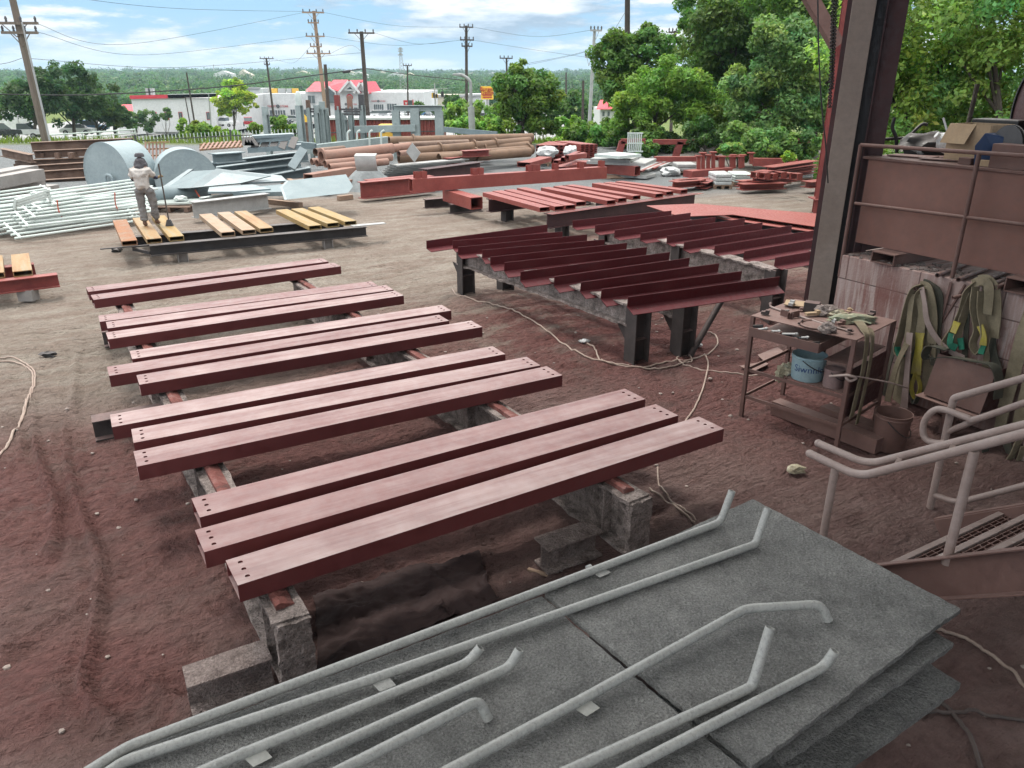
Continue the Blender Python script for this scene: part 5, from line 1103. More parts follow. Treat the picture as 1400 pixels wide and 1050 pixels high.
hose('pale hose running from the strut down to the nearest tubes', [(963,486),(968,500),(962,530),(950,558),(936,580)])
hose('pale cable beside the right trestle’s near end', [(899,640),(901,660),(912,678),(932,696),(952,712)], .009)
hose('second cable running under the grey boards by the right trestle', [(888,666),(905,680),(930,700),(950,716)], .01)
hose('pale hose sweeping to the right edge below the stairs', [(1270,858),(1310,868),(1350,888),(1382,918),(1412,955)], .012)
hose('dark hose leaving the board stack to the right edge', [(1255,980),(1290,973),(1330,971),(1370,981),(1415,987)], .012, HOSED)
hose('dark hose bending down to the bottom right corner', [(1280,955),(1305,975),(1322,1003),(1345,1055)], .014, HOSED)
for lab, px, s, m_, sd in (('white hose coupling on the ground before the near rack', (799,475), .07, WHITEP, 1), ('white crumpled cup by the slanting strut', (955,477), .06, WHITEP, 2), ('crumpled cream rag on the ground left of the stairs', (1087,648), .09, RAGM, 3), ('dark scrap on the left ground', (66,486), .11, BLACKP, 4), ('small dark scrap before the rusty tubes', (160,344), .12, BLACKP, 5), ('small round stone on the ground near the strut', (970,523), .03, STONE, 6)):
    c = gz(G(*px, 0)); mb = MB(); mb.lump(c+UZ*s*.3, s, s*.6, s*.45, sd, .6, 2); obj('litter', mb, m_, label=lab, cat='litter', sm=True)
mb = MB(); a = gz(G(722,772,0)); mb.bar(a, a+V((.16,-.1,.01)), .03, .018); obj('wood_chip', mb, TIMBER, label='small pale wood stick on the dark ground under the near tubes', cat='stick')
mb = MB(); rr = random.Random(9)
for k in range(420):
    x = rr.uniform(-6, 5); y = rr.uniform(2.8, 14); s = rr.choice((.006, .008, .011, .016, .022)); mb.lump((x, y, gheight(x, y)+s*.3), s*1.3, s, s*.8, k, .35, 1)
obj('pebbles', mb, STONE, label='small loose pebbles scattered over the dirt yard', cat='pebbles', kind='stuff')
for lab, pts_ in (('flat brown scrap sheet on the ground left under the work table', [(1010,505),(1045,498),(1050,503),(1028,512)]), ('flat brown scrap sheet on the ground beyond the work table', [(1035,490),(1062,480),(1070,486),(1044,497)])):
    mb = MB(); mb.plate([gz(G(*p,0), .05) for p in pts_], .01); obj('scrap_sheet', mb, RUSTB, label=lab, cat='scrap')
# ------------------------------------------------------------------ back yard stock
def ext_beam(name, label, cat, p0, p1, z, kind, h, w_, mat, group=None, t=.02):
    """steel member lying on something at height z (bottom), between two pixels surveyed at its top"""
    a = G(*p0, z+h); b = G(*p1, z+h); mb = MB(); a.z = b.z = z+h/2
    {'i': lambda: mb.ibeam(a, b, h, w_, t), 'box': lambda: mb.rtube(a, b, w_, h, t), 'chan': lambda: mb.chan(a, b, h, w_, t), 'bar': lambda: mb.bar(a, b, w_, h)}[kind]()
    return obj(name, mb, mat, label=label, cat=cat, group=group)
# grey-brown beams at the left edge
for i, (p0, p1, z) in enumerate((((-60,293),(45,281),.0), ((-60,284),(72,264),.02), ((-60,266),(150,256),.0), ((-60,275),(70,252),.34), ((-60,262),(50,243),.62), ((-60,250),(48,231),.9), ((-60,244),(40,226),.95))):
    ext_beam('grey_beam', f'long grey-brown steel beam at the left edge, {["lowest and nearest","low second from the front","longest, running toward the drum","broad one in mid pile","upper one with a cut end","near the top of the pile","topmost"][i]}', 'steel beam', p0, p1, z, 'box', .3, .5, GREYS, 'grey-brown beams at the left edge')
# dark rusty stacked beams
a0 = G(42,250,0); b0 = G(185,243,0)
BR = [((42,196),(182,190),'top'), ((46,206),(180,200),'second from the top'), ((40,220),(150,215),'third from the top'), ((45,226),(160,219),'fourth from the top'), ((48,236),(150,229),'fifth from the top'), ((55,246),(150,240),'lowest')]
for i, (p, q, nm) in enumerate(BR):
    D0 = 30.5-.35*i; a = AD(*p, D0); b = AD(*q, D0+1.0); mb = MB(); mb.ibeam(a-UZ*.14, b-UZ*.14, .28 if i % 2 else .36, .3, .02); obj('rusty_beam', mb, BRUST, label=f'dark rusty I-beam in the stack left of the grey drums, {nm}', cat='steel beam', group='dark rusty beams by the fence')
for i, px in enumerate((62, 82, 100)):
    for j, (y0, h) in enumerate(((212,.2), (232,.2))):
        c = AD(px+j*3, y0, 30.4); mb = MB(); mb.box(c, .14, .5, h); obj('spacer', mb, BRUST, label=f'rusty spacer block in the dark beam stack, {["left","middle","right"][i]} one of the {["upper","lower"][j]} gap', cat='spacer', group='spacers in the dark beam stack')
a = AD(3,208,31); b = AD(45,217,29.5); mb = MB(); mb.ibeam(a, b, .3, .25, .02); obj('rusty_beam', mb, BRUST, label='short rusty beam with bolt holes jutting left out of the stack', cat='steel beam'); 
a = AD(24,220,30.5); mb = MB(); mb.box((a.x, a.y, a.z/2-.1), .2, .3, a.z); mb.bar(AD(24,222,30.6), AD(50,224,30), .2, .15); obj('beam_prop', mb, BRUST, label='rusty prop under the short jutting beam', cat='prop')
# the two drums
def drum(label, left, right, top, cy, D, depth, yaw, R=None):
    c = AD((left+right)/2, cy, D); rad = R or (AD(right, cy, D)-AD(left, cy, D)).length/2; fd_ = V((math.sin(math.radians(yaw)), -math.cos(math.radians(yaw)), .0)).normalized()
    t = thing('drum', label, 'drum', V((c.x, c.y, 0)), 'grey painted drums')
    mb = MB(); mb.lathe([(rad*.985,0),(rad,0),(rad,-depth),(rad*.985,-depth)], c, 72, fd_); obj('shell', mb, DRUMP, t, sm=True)
    mb = MB(); mb.lathe([(rad*.01,0),(rad*.945,0)], c+fd_*-.07, 72, fd_, caps=False); mb.lathe([(rad*.944,-.07),(rad*.944,.004),(rad*.984,.004)], c, 72, fd_, caps=False); obj('end_plate', mb, DRUMP, t, sm=True)
    mb = MB(); mb.lathe([(rad*.985,-.0),(rad*1.012,.0),(rad*1.012,-.05),(rad*.985,-.05)], c+fd_*.01, 72, fd_, caps=False); obj('rim_flange', mb, DRUMP, t, sm=True)
    return t, c, fd_, rad
t, c, fd_, rad = drum('left big grey drum with a small arched hatch, behind the worker', 103, 190, 190, 240, 25.5, 1.1, -24)
hx = V((math.cos(math.radians(-24)), math.sin(math.radians(-24)), 0)); c = AD(150,250,25.3); mb = MB(); mb.tube(fillet([c-hx*.16-UZ*.3, c-hx*.16+UZ*.25, c+hx*.16+UZ*.25, c+hx*.16-UZ*.3], .16, 6), .045, 8); obj('hatch_frame', mb, DRUMP, t, sm=True); mb = MB(); mb.box(c+hx*.1-UZ*.18+V((0,-.1,0)), .5, .3, .25, hx); obj('hatch_sill', mb, DRUMP, t, bev=.01)
drum('right big grey drum with blank face behind the chute plates', 216, 296, 196, 246, 25.8, 1.2, 28)
# pale grey fabricated plates
def fab(label, pts, th, mat=PGREY, nm='plate_piece'):
    mb = MB(); P = [AD(*p) for p in pts]; n = (P[1]-P[0]).cross(P[2]-P[0]).normalized(); mb.prism(P, n*th); return obj(nm, mb, mat, label=label, cat='steel plate', group='pale grey fabricated plates')
t = thing('chute', 'pale blue-grey trough-like chute leaning before the right drum', 'chute', G(250,272,0))
for nm, pts, m_ in (('floor', [(226,258,23.6),(262,234,24.2),(296,232,24.0),(258,257,23.2)], PGREY), ('far_side', [(221,256,23.9),(258,231,24.6),(264,231,24.4),(228,258,23.7)], PGREY2), ('near_side', [(258,257,23.1),(296,230,23.9),(370,240,24.2),(330,250,23.4)], PGREY2)):
    mb = MB(); P = [AD(*p) for p in pts]; mb.prism(P, V((0,.05,-.03))); obj(nm, mb, m_, t)
mb = MB(); a = G(188,272,.28); b = G(284,263,.28); mb.tube([V((a.x,a.y,.3)), V((b.x,b.y,.3))], .27, 24, ri=.25); t = obj('rolled_tube', mb, PGREY, label='fat pale grey tube with orange marks lying behind the railings', cat='tube', sm=True)
for px in (254, 273):
    c = G(px, 263.5, .33); mb = MB(); mb.bar(c+V((-.08,-.12,.1)), c+V((.06,-.2,-.1)), .05, .012); o = obj('orange_mark', mb, ORTIE, parent=t)
fab('flat pale plate right of the fat tube', [(284,262,22.4),(286,256,22.9),(345,252,23.4),(370,258,22.6),(320,262,22.2)], .06, PGREY2)
fab('pale folded plate with rounded end lying before the grey stack', [(318,264,22.2),(330,257,22.8),(436,247,23.6),(436,254,23.2),(390,262,22.4)], .12)
fab('pale triangular plate lying right of the chute', [(330,250,23.6),(300,231,24.6),(385,240,25.0),(392,247,24.2)], .06, PGREY2)
t = thing('tapered_box', 'pale grey tapered box piece lying askew on timber by the dirt road', 'box piece', G(430,274,0))
P = [AD(386,256,21.4), AD(466,247,22.4), AD(476,264,21.6), AD(392,273,20.6)]; n = V((.12,.95,.25)); mb = MB(); mb.prism(P, n*.5); obj('shell', mb, PGREY, t, bev=.01)
mb = MB(); P2 = [P[0]+V((-.06,0,.0)), P[0]+n*.5+V((-.06,0,0)), P[3]+n*.5+V((-.06,0,0)), P[3]+V((-.06,0,0))]; mb.prism(P2, V((.055,0,0))); obj('end_flange', mb, PGREY2, t)
for lab, p, q in (('timber bearer under the left end of the tapered box piece', (366,272),(411,277)), ('timber bearer under the right end of the tapered box piece', (462,268),(481,266))): ext_beam('timber_bearer', lab, 'timber', p, q, 0, 'bar', .14, .16, TIMBER, 'timber bearers')
ext_beam('galvanised_beam', 'light grey I-beam lying right behind the rusty tubes', 'steel beam', (262,276), (365,264), .12, 'i', .42, .3, SILV)
ext_beam('galvanised_beam', 'slim light grey beam just behind it', 'steel beam', (275,270), (330,262), .1, 'i', .3, .2, GALV)
t = thing('pallet', 'low wooden pallet loaded with pale brackets behind the worker', 'pallet', G(235,285,0))
mb = MB(); c = G(240,287,0)
for k in range(5): mb.box(c+V((0,-.4+.2*k,.14)), 1.2, .12, .025)
for k in (-.5,0,.5): mb.box(c+V((k,0,.065)), .1, .95, .12)
obj('boards', mb, BRUST, t); mb = MB()
for k in range(5): mb.bar(c+V((-.6,-.3+.16*k,.2)), c+V((.65,-.25+.16*k,.24)), .07, .05)
mb.lump(c+V((.2,0,.33)), .2,.15,.08, 3, .4, 2); obj('load', mb, GALV, t)
# bundled pale railings
def railing(label, p0, p1, z, hgt, n, posts):
    a = G(*p0, z); b = G(*p1, z); d = (b-a); ln = d.length; e = d.normalized(); q = perp(e); lay = (q*.86+UZ*.28).normalized()
    t = thing('railing_panel', label, 'railing', a, 'pale railings bundled on the ground')
    for k in range(n):
        o = lay*(hgt*k/max(1, n-1)); mb = MB(); mb.tube([a+o, b+o], .03, 8); obj('rail', mb, GALV, t, sm=True)
    for k in range(posts):
        c = a+e*(ln*(.04+.92*k/max(1, posts-1))); mb = MB(); mb.tube([c-lay*.05+UZ*.01, c+lay*(hgt+.05)+UZ*.01], .03, 8); obj('post', mb, GALV, t, sm=True)
RP = [((-40,326),(120,304),.06,'nearest, flat on the ground'), ((20,326),(200,300),.1,'near one with an angled end'), ((-40,318),(190,296),.2,'second from the front'), ((30,310),(215,288),.3,'third, poking right behind the worker'), ((-40,308),(150,284),.4,'fourth, in the thick of the bundle'), ((40,298),(215,276),.46,'fifth, upper middle'), ((-40,296),(120,276),.52,'sixth, cut by the left edge'), ((50,288),(205,264),.58,'seventh, near the top'), ((-40,288),(90,268),.62,'eighth, upper left'), ((70,280),(215,258),.66,'topmost, before the left drum')]
for p0, p1, z, nm in RP: railing(f'pale green-white pipe railing panel in the bundle, {nm}', p0, p1, z, .74, 5, 2)
for lab, (x0, y0, x1, y1) in {'left orange tie round the railing bundle': (78,274,92,308), 'right orange tie round the railing bundle': (157,264,166,297)}.items():
    a = AD(x0, y0, G(x0, 285, .6).y-.3); b = G(x1, y1, .05); mb = MB(); mb.tube(spline([a, a.lerp(b, .5)+V((0,-.12,.05)), b], 5), .014, 6); obj('tie', mb, ORTIE, label=lab, cat='tie', sm=True)
mb = MB(); c = AD(25,281,17.5)
for k in range(3): mb.bar(AD(20+k*1,283-4*k,18), AD(68,268-4*k,18.4), .05, .05)
mb.bar(AD(20,286,18), AD(22,272,18), .06, .06); mb.bar(AD(65,262,18.4), AD(70,275,18.4), .06, .06); obj('gate_frame', mb, GALV, label='pale ladder-like frame propped on top of the railing bundle', cat='frame')
# grey stacked frames in the centre left
D0 = 31.0
for i, (p, q, h, nm) in enumerate((((285,222),(420,206),.4,'topmost long one'), ((296,228),(410,214),.4,'second'), ((300,236),(403,224),.4,'third'), ((330,246),(425,228),.45,'lowest long one'), ((290,210),(330,207),.35,'short one at the left end'), ((300,243),(345,238),.35,'short low one behind the chute'))):
    D = D0-.5*i; a = AD(*p, D); b = AD(*q, D+1); mb = MB(); mb.ibeam(a-UZ*h/2, b-UZ*h/2, h, .5, .03); obj('grey_girder', mb, PGREY2, label=f'blue-grey girder in the stack right of the drums, {nm}', cat='girder', group='blue-grey girders stacked right of the drums')
mb = MB(); mb.bar(AD(415,204,29.6), AD(398,230,28.9), .3, .12, up=V((0,-1,0))); obj('diagonal_brace', mb, PGREY2, label='blue-grey bar leaning diagonally on the girder stack', cat='bar')
t = thing('bracket_row', 'grey channel frame with bracket plates lying on top of the girder stack', 'frame', AD(370,205,30.8))
for nm, p, q, h in (('lower_chord', (340,205), (412,200), .18), ('upper_chord', (332,191), (402,187), .22), ('top_plate', (345,187), (400,184), .1)):
    a = AD(*p, 30.6); b = AD(*q, 31); mb = MB(); mb.bar(a, b, .7, h); obj(nm, mb, PGREY2, t)
for k in range(5): mb = MB(); mb.bar(AD(346+13*k, 206-k, 30.5), AD(352+13*k, 191-k, 30.7), .25, .06, up=V((0,-1,0))); obj('bracket_plate', mb, GREYS, t)
for k in range(4):
    c = AD(330+4*k, 199, 30.2); mb = MB(); mb.prism([c, c+V((.3,0,0)), c+V((.1,.0,.35))], V((0,.1,0))); obj('gusset_piece', mb, GREYS, label=f'small grey gusset at the left top of the girder stack, {ORD[k]} from the left', cat='gusset', group='gussets on the girder stack')
# orange-rusty cage and racks behind the drums
t = thing('rebar_cage', 'orange rusty open cage behind the gap between the drums', 'cage', AD(215,222,30))
for k in range(6): mb = MB(); mb.bar(AD(199+5*k,194,30.5), AD(199+5*k,222,30), .05, .05); obj('bar', mb, RPIPE, t)
for y in (195, 204, 213): mb = MB(); mb.bar(AD(199,y,30.4), AD(232,y-1,30.4), .05, .05); obj('cross_bar', mb, ORANGE, t)
t = thing('bar_mats', 'stack of red-brown bar mats right of the right drum', 'bar mats', AD(300,203,33))
for k in range(10): mb = MB(); mb.bar(AD(274+6*k,205-.4*k,32.2), AD(280+6*k,196-.4*k,34), .08, .06); obj('bar', mb, RPIPE, t)
for k in range(3): mb = MB(); mb.bar(AD(273,205-3.5*k,32.3+.7*k), AD(332,200-3*k,32.5+.7*k), .1, .08); obj('edge_bar', mb, ORANGE, t)
# upright grey posts
UP = [(362,148,186,11,0), (408,136,200,13,1), (421,139,192,8,2), (432,146,196,10,0), (440,141,196,11,0), (446,150,196,8,0), (461,137,200,11,3), (470,156,196,10,0), (478,138,196,10,4), (494,136,198,11,5)]
for i, (x, y0, y1, wpx, cap) in enumerate(UP):
    D = 36+.25*i; t_ = AD(x, y0, D); b_ = AD(x+2, y1, D); w_ = wpx*D/1045*.6; mb = MB(); base = V((t_.x, D, 0)); t = thing('steel_post', f'upright grey steel post behind the girders, {["lone leftmost with a banded top","tall one with a rounded white cap","thin one with a brown top","first of the close trio","second of the close trio","slim third of the close trio","one with a red top","short one right of the red-topped post","one with a rusty pink top","one with a black top"][i]}', 'post', base, 'upright grey steel posts')
    mb.ibeam(base-UZ*.1, base+UZ*(t_.z-.25), w_*.9, w_, .03, up=V((.5,1,0))); obj('shaft', mb, POSTG, t)
    cp = [POSTG, GALV, BRUST, REDM, RPIPE, DARKG][cap]; mb = MB(); z = t_.z-.25
    if cap == 1: mb.lathe([(w_*.5,0),(w_*.52,.3),(w_*.45,.5),(w_*.2,.6)], base+UZ*z, 14)
    else: mb.box(base+UZ*(z+.15), w_*1.02, w_*.9, .34+.3*(cap in (3,4,5)))
    obj('cap', mb, cp, t, sm=cap == 1)
a = AD(415,205,35); b = AD(530,192,37); mb = MB(); mb.rtube(a, b, .4, .35, .02); obj('grey_beam', mb, POSTG, label='long pale grey beam lying before the upright posts', cat='steel beam')
a = AD(355,193,33); b = AD(432,200,33.2); mb = MB(); mb.rtube(a, b, .3, .25, .02); obj('grey_beam', mb, PGREY, label='pale grey beam lying at the foot of the left posts', cat='steel beam')
for k, (x0, x1, y) in enumerate(((425,436,149), (425,436,152.5), (466,494,149.5), (470,492,152.5), (470,492,156))): mb = MB(); mb.bar(AD(x0,y,36.5), AD(x1,y+.3,37), .06, .08); obj('cross_bar', mb, DARKG, label=f'thin dark bar tying the grey posts, {["upper left","lower left","upper right","middle right","lower right"][k]} one', cat='bar', group='bars tying the posts')
t = thing('goalpost_frame', 'grey goalpost-like steel frame before the red fence panels', 'frame', AD(570,190,38))
for x, y0, w_ in ((541,151,.35), (567,148,.42), (600,152,.38)): a = AD(x, y0, 38); mb = MB(); mb.ibeam(V((a.x,38,-.1)), V((a.x,38,a.z)), w_, w_, .03); obj('upright', mb, POSTG, t)
a = AD(539,151,38); b = AD(604,151,38); mb = MB(); mb.ibeam(a+UZ*.1, b+UZ*.1, .25, .3, .02); obj('top_beam', mb, POSTG, t)
a = AD(485,177,37.7); b = AD(568,175,37.7); mb = MB(); mb.rtube(a, b, .2, .3, .02); obj('mid_beam', mb, POSTG, t)
for x in (474, 487, 504, 520): mb = MB(); a = AD(x,196,36.2); mb.tube(fillet([V((a.x,36.2,-.05)), AD(x+1,181,36.2), AD(x+5,178,36.2)], .2, 5), .045, 8); obj('bent_rod', mb, GALV, label=f'bent pale rod standing before the posts, {["leftmost","second","third","rightmost"][(474,487,504,520).index(x)]} of the row', cat='rod', group='bent pale rods', sm=True)
# red ribbed panels, yellow machine
t = thing('red_container', 'long red corrugated wall with white top edge behind the grey posts', 'container', AD(525,195,62))
a = AD(445,164,62); b = AD(606,163,62); a.z = b.z = (a.z+b.z)/2; Lc = (b-a).length; n = int(Lc/.28); base_z = terr1(0, 62)-.4; mb = MB(); pr = []
for k in range(n): x0 = a.x+Lc*k/n; q = Lc/n; pr += [(x0, 0), (x0+q*.35, 0), (x0+q*.5, .09), (x0+q*.85, .09)]
P = [V((x, 62+y, base_z)) for x, y in pr]+[V((b.x, 62, base_z)), V((b.x, 64.4, base_z)), V((a.x, 64.4, base_z))]; mb.prism(P, UZ*(a.z-base_z)); obj('corrugated_side', mb, REDM, t)
mb = MB(); mb.box(((a.x+b.x)/2, 63.2, a.z+.08), Lc+.3, 2.7, .16); obj('top_edge', mb, WHITEP, t)
c = AD(533,192,46); t = thing('yellow_machine', 'small yellow machine with round gauges before the red wall', 'machine', V((c.x, 46, 0)))
mb = MB(); mb.box((c.x, 46, .55), 1.1, .8, 1.1); obj('body', mb, AMBER, t, bev=.05); 
for dx in (-.28, .25): mb = MB(); mb.lathe([(.02,0),(.15,0),(.17,-.05)], V((c.x+dx, 45.55, .8)), 14, (0,-1,0)); obj('gauge', mb, DARKG, t)
c = AD(415,168,44); mb = MB(); mb.prism([c+V((-.1,0,.6)), c+V((.35,0,.15)), c+V((.1,0,-.1)), c+V((.15,0,-.5)), c+V((-.1,0,-.5))], V((0,.05,0))); mb.bar(V((c.x-.05,44.1,-.1)), c+UZ*.5, .06, .06); obj('yellow_sign', mb, YEL, label='yellow bent sign beside the rounded-cap post', cat='sign')
c = AD(419,188,44); mb = MB(); mb.box((c.x, 44, .6), .7, .5, 1.3); mb.box((c.x,44,1.28), .76, .56, .06); obj('brown_cabinet', mb, BRUST, label='brown cabinet below the yellow bent sign', cat='cabinet')
# rusty pipes
def rpipe(label, p0, p1, D0, D1, rad, mat, group, flange=None):
    a = AD(*p0, D0); b = AD(*p1, D1); t = thing('rusty_pipe', label, 'pipe', V((a.x, a.y, 0)), group); mb = MB(); mb.tube([a, a.lerp(b,.5), b], rad, 20, ri=rad*.9); obj('barrel', mb, mat, t, sm=True)
    for k in flange or (): c = a.lerp(b, k); d = (b-a).normalized(); mb = MB(); mb.lathe([(rad,0),(rad*1.45,0),(rad*1.45,.07),(rad,.07)], c, 20, d, caps=False); mb.lathe([(rad*1.05,.07),(rad*1.05,.3)], c, 20, d, caps=False); obj('flange', mb, mat, t)
GA, GB_ = 'pink-brown pipes in the left heap', 'long brown pipes at the back'
rpipe('fat pink-brown pipe on top of the left heap, flared at its left end', (439,214), (536,203), 28.5, 30.5, .2, RPIPE, GA, (.005,))
rpipe('pink-brown pipe under the fat one, left end open', (444,224), (535,215), 28.2, 30, .14, RPIPE, GA)
rpipe('short pipe end at the left of the heap', (426,221), (475,217), 29, 30, .12, RPIPE, GA)
rpipe('second short pipe end between the left ones', (433,223), (480,220), 28.7, 29.8, .12, RPIPE, GA)
rpipe('pipe end with dark mouth behind the fat one', (431,208), (470,204), 29.8, 31, .14, BRUST, GA)
rpipe('long brown pipe on top, reaching right to the bush, flanged', (532,193), (728,188), 34, 37, .19, BPIPE, GB_, (.15,))
rpipe('long brown pipe slanting below the top one, with two collars', (562,208), (724,193), 32, 35.5, .19, BPIPE, GB_, (.22,.5,.68))
rpipe('brown pipe low at the right end', (640,212), (722,205), 32.5, 35, .2, BPIPE, GB_, (.1,.98))
rpipe('brown pipe low in the middle, half hidden', (545,217), (650,212), 31.5, 33, .19, BPIPE, GB_)
rpipe('pinkish pipe stub between the two heaps', (530,204), (560,200), 31, 32, .16, RPIPE, GB_)
rpipe('small pipe stub lying by the grey tag', (545,210), (568,207), 30.5, 31.5, .1, RPIPE, GB_)
rpipe('brown pipe hidden at the back between the top two', (560,203), (690,195), 34.5, 37, .18, BRUST, GB_)
rpipe('brown pipe third down in the long brown pile', (560,213), (722,199), 32.2, 35.2, .19, BPIPE, GB_, (.6,))
rpipe('lowest long brown pipe on the gravel', (600,217), (724,208), 31.8, 34.5, .2, BPIPE, GB_)
rpipe('dark brown pipe peeping between the top two at the left', (545,200), (640,196), 33.5, 35, .17, BRUST, GB_)
rpipe('lowest pink-brown pipe of the left heap', (450,229), (530,221), 28.0, 29.6, .13, RPIPE, GA)
mb = MB(); c = AD(566,211,30.4); mb.prism([c+V((-.3,0,.1)), c+V((-.05,0,.42)), c+V((.25,0,.05)), c+V((.0,0,-.3))], V((0,.06,0))); obj('grey_tag_plate', mb, SILV, label='grey square plate propped against the brown pipes', cat='plate')
for i, (p, q, z, lab) in enumerate((((421,238),(482,228),.3,'square rusty tube below the pink pipes'), ((406,250),(470,239),.1,'low rusty tube before it'), ((440,253),(475,245),.05,'flat rusty bar nearest the grit pile'))): ext_beam('rusty_square_tube', lab, 'steel tube', p, q, z, 'box', .3, .4, RPIPE, 'rusty square tubes by the grit pile')
for i, (p, q) in enumerate((((388,247),(425,243)), ((384,249),(440,246)), ((392,251),(450,248)), ((395,244),(402,248)))): ext_beam('lumber', f'pale loose timber lying before the rusty tubes, {ORD[i]} of four from the back', 'timber', p, q, .04*i, 'bar', .08, .16, TIMBER, 'loose timbers before the rusty tubes')
# grit pile and curved sheet
mb = MB(); c = G(498,262,0); n = 26; vs = []; fs = []
for j in range(n+1):
    for i in range(n+1):
        u = -1+2*i/n; v = -1+2*j/n; r = math.hypot(u, v); z = max(0, 1-r)*.95*(1+.2*mnoise.noise(V((u*3, v*3, 0)))); vs.append((c.x+u*1.15, c.y+1.0+v*1.2, min(z, .72)-.03))
for j in range(n):
    for i in range(n): k = j*(n+1)+i; fs.append((k, k+1, k+n+2, k+n+1))
mb.add(vs, fs); obj('grit_pile', mb, PILEM, label='grey grit pile before the pink-brown pipes', cat='grit pile', sm=True)
a = AD(484,213,26.3); b = AD(513,213,26.6); mb = MB(); mb.prism([a+V((0,.35,.05)), a, a+UZ*-.25+V((.03,-.06,0)), a+UZ*-.48+V((.05,.02,0)), a+UZ*-.5+V((.05,.05,0)), a+UZ*-.25+V((.03,-.02,0)), a+V((0,.04,-.03)), a+V((0,.38,.0))], b-a); obj('curved_sheet', mb, SILV, label='curved grey metal sheet standing on the grit pile', cat='sheet', sm=True)
# red pieces beyond the tabbed beam
ext_beam('red_channel', 'dull red beam lying left of the tabbed beam', 'steel beam', (492,249), (590,240), .1, 'i', .5, .35, REDM, 'dull red beams on the gravel')
ext_beam('red_channel', 'dark red deep I-beam on blocks behind the tabbed beam', 'steel beam', (578,231), (656,221), .15, 'i', .6, .4, MAROON, 'dull red beams on the gravel')
ext_beam('red_channel', 'second dull red beam close behind the first', 'steel beam', (500,246), (585,238), .1, 'i', .45, .3, REDM, 'dull red beams on the gravel')
for i, (p, q, z) in enumerate((((609,219),(626,217),.1), ((610,216),(626,214),.35), ((618,210),(670,207),.3), ((632,206),(668,204),.6), ((620,213),(668,211),.08))): ext_beam('red_offcut', f'red offcut piled behind the dark I-beam, {["low left","upper left","long middle","top","bottom"][i]} one', 'offcut', p, q, z, 'i', .25, .4, REDM, 'red offcuts on the gravel')
for i in range(7): ext_beam('grey_flat', f'thin grey steel flat right of the grit pile, {ORD[i]} from the front', 'steel flat', (520+3*i,241-2.6*i), (600+6*i,232-2.6*i), .08*i, 'bar', .05, .5, SILV, 'thin grey flats')
for i in range(6): ext_beam('scrap_strip', f'rusty scrap strip at the foot of the brown pipes, {ORD[i]} from the left', 'scrap', (600+20*i,222-3*i), (625+20*i,219-3.2*i), .0, 'bar', .07, .3, [BRUST, SILV][i % 2], 'scrap at the foot of the pipes')
# right back stock
def stack(label, x0, x1, y0, y1, D, rows, cols, mat, nm='tube', cat='tube stack', ln=2.2, yaw=0, group=None):
    a = AD(x0, y1, D); b = AD(x1, y1, D); h = AD(x0, y0, D).z-a.z; wtot = (b-a).length; t = thing(nm+'_stack', label, cat, V(((a.x+b.x)/2, D, max(0, a.z))), group); s = wtot/cols; hh = h/rows; d = V((math.sin(yaw), math.cos(yaw), 0))
    for j in range(rows):
        mb = MB()
        for i in range(cols): c = a+V((s*(i+.5), 0, hh*(j+.5))); mb.rtube(c, c+d*ln, s*.86, hh*.86, hh*.1)
        obj(nm+'_layer', mb, mat, t)
    return t
stack('stack of red square tubes with white wrapping at its left', 732, 770, 198, 222, 35, 5, 6, REDM, yaw=.3)
stack('taller stack of red tubes right of the wrapped one', 793, 817, 197, 217, 35, 7, 4, RED, yaw=-.5)
for lab, px, sx, sz, sd in (('crumpled white plastic wrap over the first red tube stack', (749,208), .45, .24, 2), ('crumpled white plastic wrap between the red tube stacks', (780,208), .3, .3, 4)):
    c = AD(*px, 34.3); mb = MB(); mb.lump(c, sx, .4, sz, sd, .35, 3); obj('plastic_wrap', mb, WRAP, label=lab, cat='wrap', sm=True)
for i, (p, q, z) in enumerate((((716,222),(746,214),.3), ((760,219),(798,208),.4), ((765,228),(798,219),.25), ((770,215),(790,207),.6), ((775,212),(800,209),.7))): ext_beam('red_offcut', f'red tube leaning on the heap before the red stacks, {["far left plank","long middle one","front ramp-like plank","steep one","upper one"][i]}', 'steel tube', p, q, z, 'box', .18, .55 if i in (0,2) else .2, RED, 'loose red tubes before the stacks', .01)
c = G(730,226,0); mb = MB()
for k in range(5): mb.box(c+V((0,-.4+.2*k,.12)), 1.5, .13, .03)
for k in (-.6,0,.6): mb.box(c+V((k,0,.05)), .1, 1, .1)
obj('pallet', mb, TIMBER, label='empty weathered pallet before the first red tube stack', cat='pallet')
for i, (p, q, z, w_, m_, lab) in enumerate((((800,221),(872,227),.15,1.6,RED,'long red box beam under the grey plates'), ((812,217),(890,220),.5,2.0,SILV,'broad grey plate over the red box beam'), ((815,214),(868,216),.6,1.6,SILV,'second grey plate'), ((828,209),(862,212),.8,1.3,GALV,'small pale plate on top'), ((785,232),(890,239),.05,1.0,SILV,'long pale plank sheet nearest the dirt road'))): ext_beam('flat_plate' if i else 'red_box_beam', f'{lab} at the back right', 'steel plate' if i else 'steel beam', p, q, z, 'bar' if i else 'box', .1 if i else .35, w_ if i else .4, m_, 'plates stacked at the back right' if i else None)
t = thing('ladder_rack', 'pale upright barred rack standing among the grey plates', 'rack', G(868,212,0)); D = 36
for k in range(8): a = AD(859+2.6*k, 182, D); mb = MB(); mb.tube([V((a.x,D,.5)), a], .03, 6); obj('bar', mb, GALV, t)
for y in (182, 196, 207): mb = MB(); mb.bar(AD(858,y,D), AD(879,y,D), .06, .06); obj('cross_rail', mb, GALV, t)
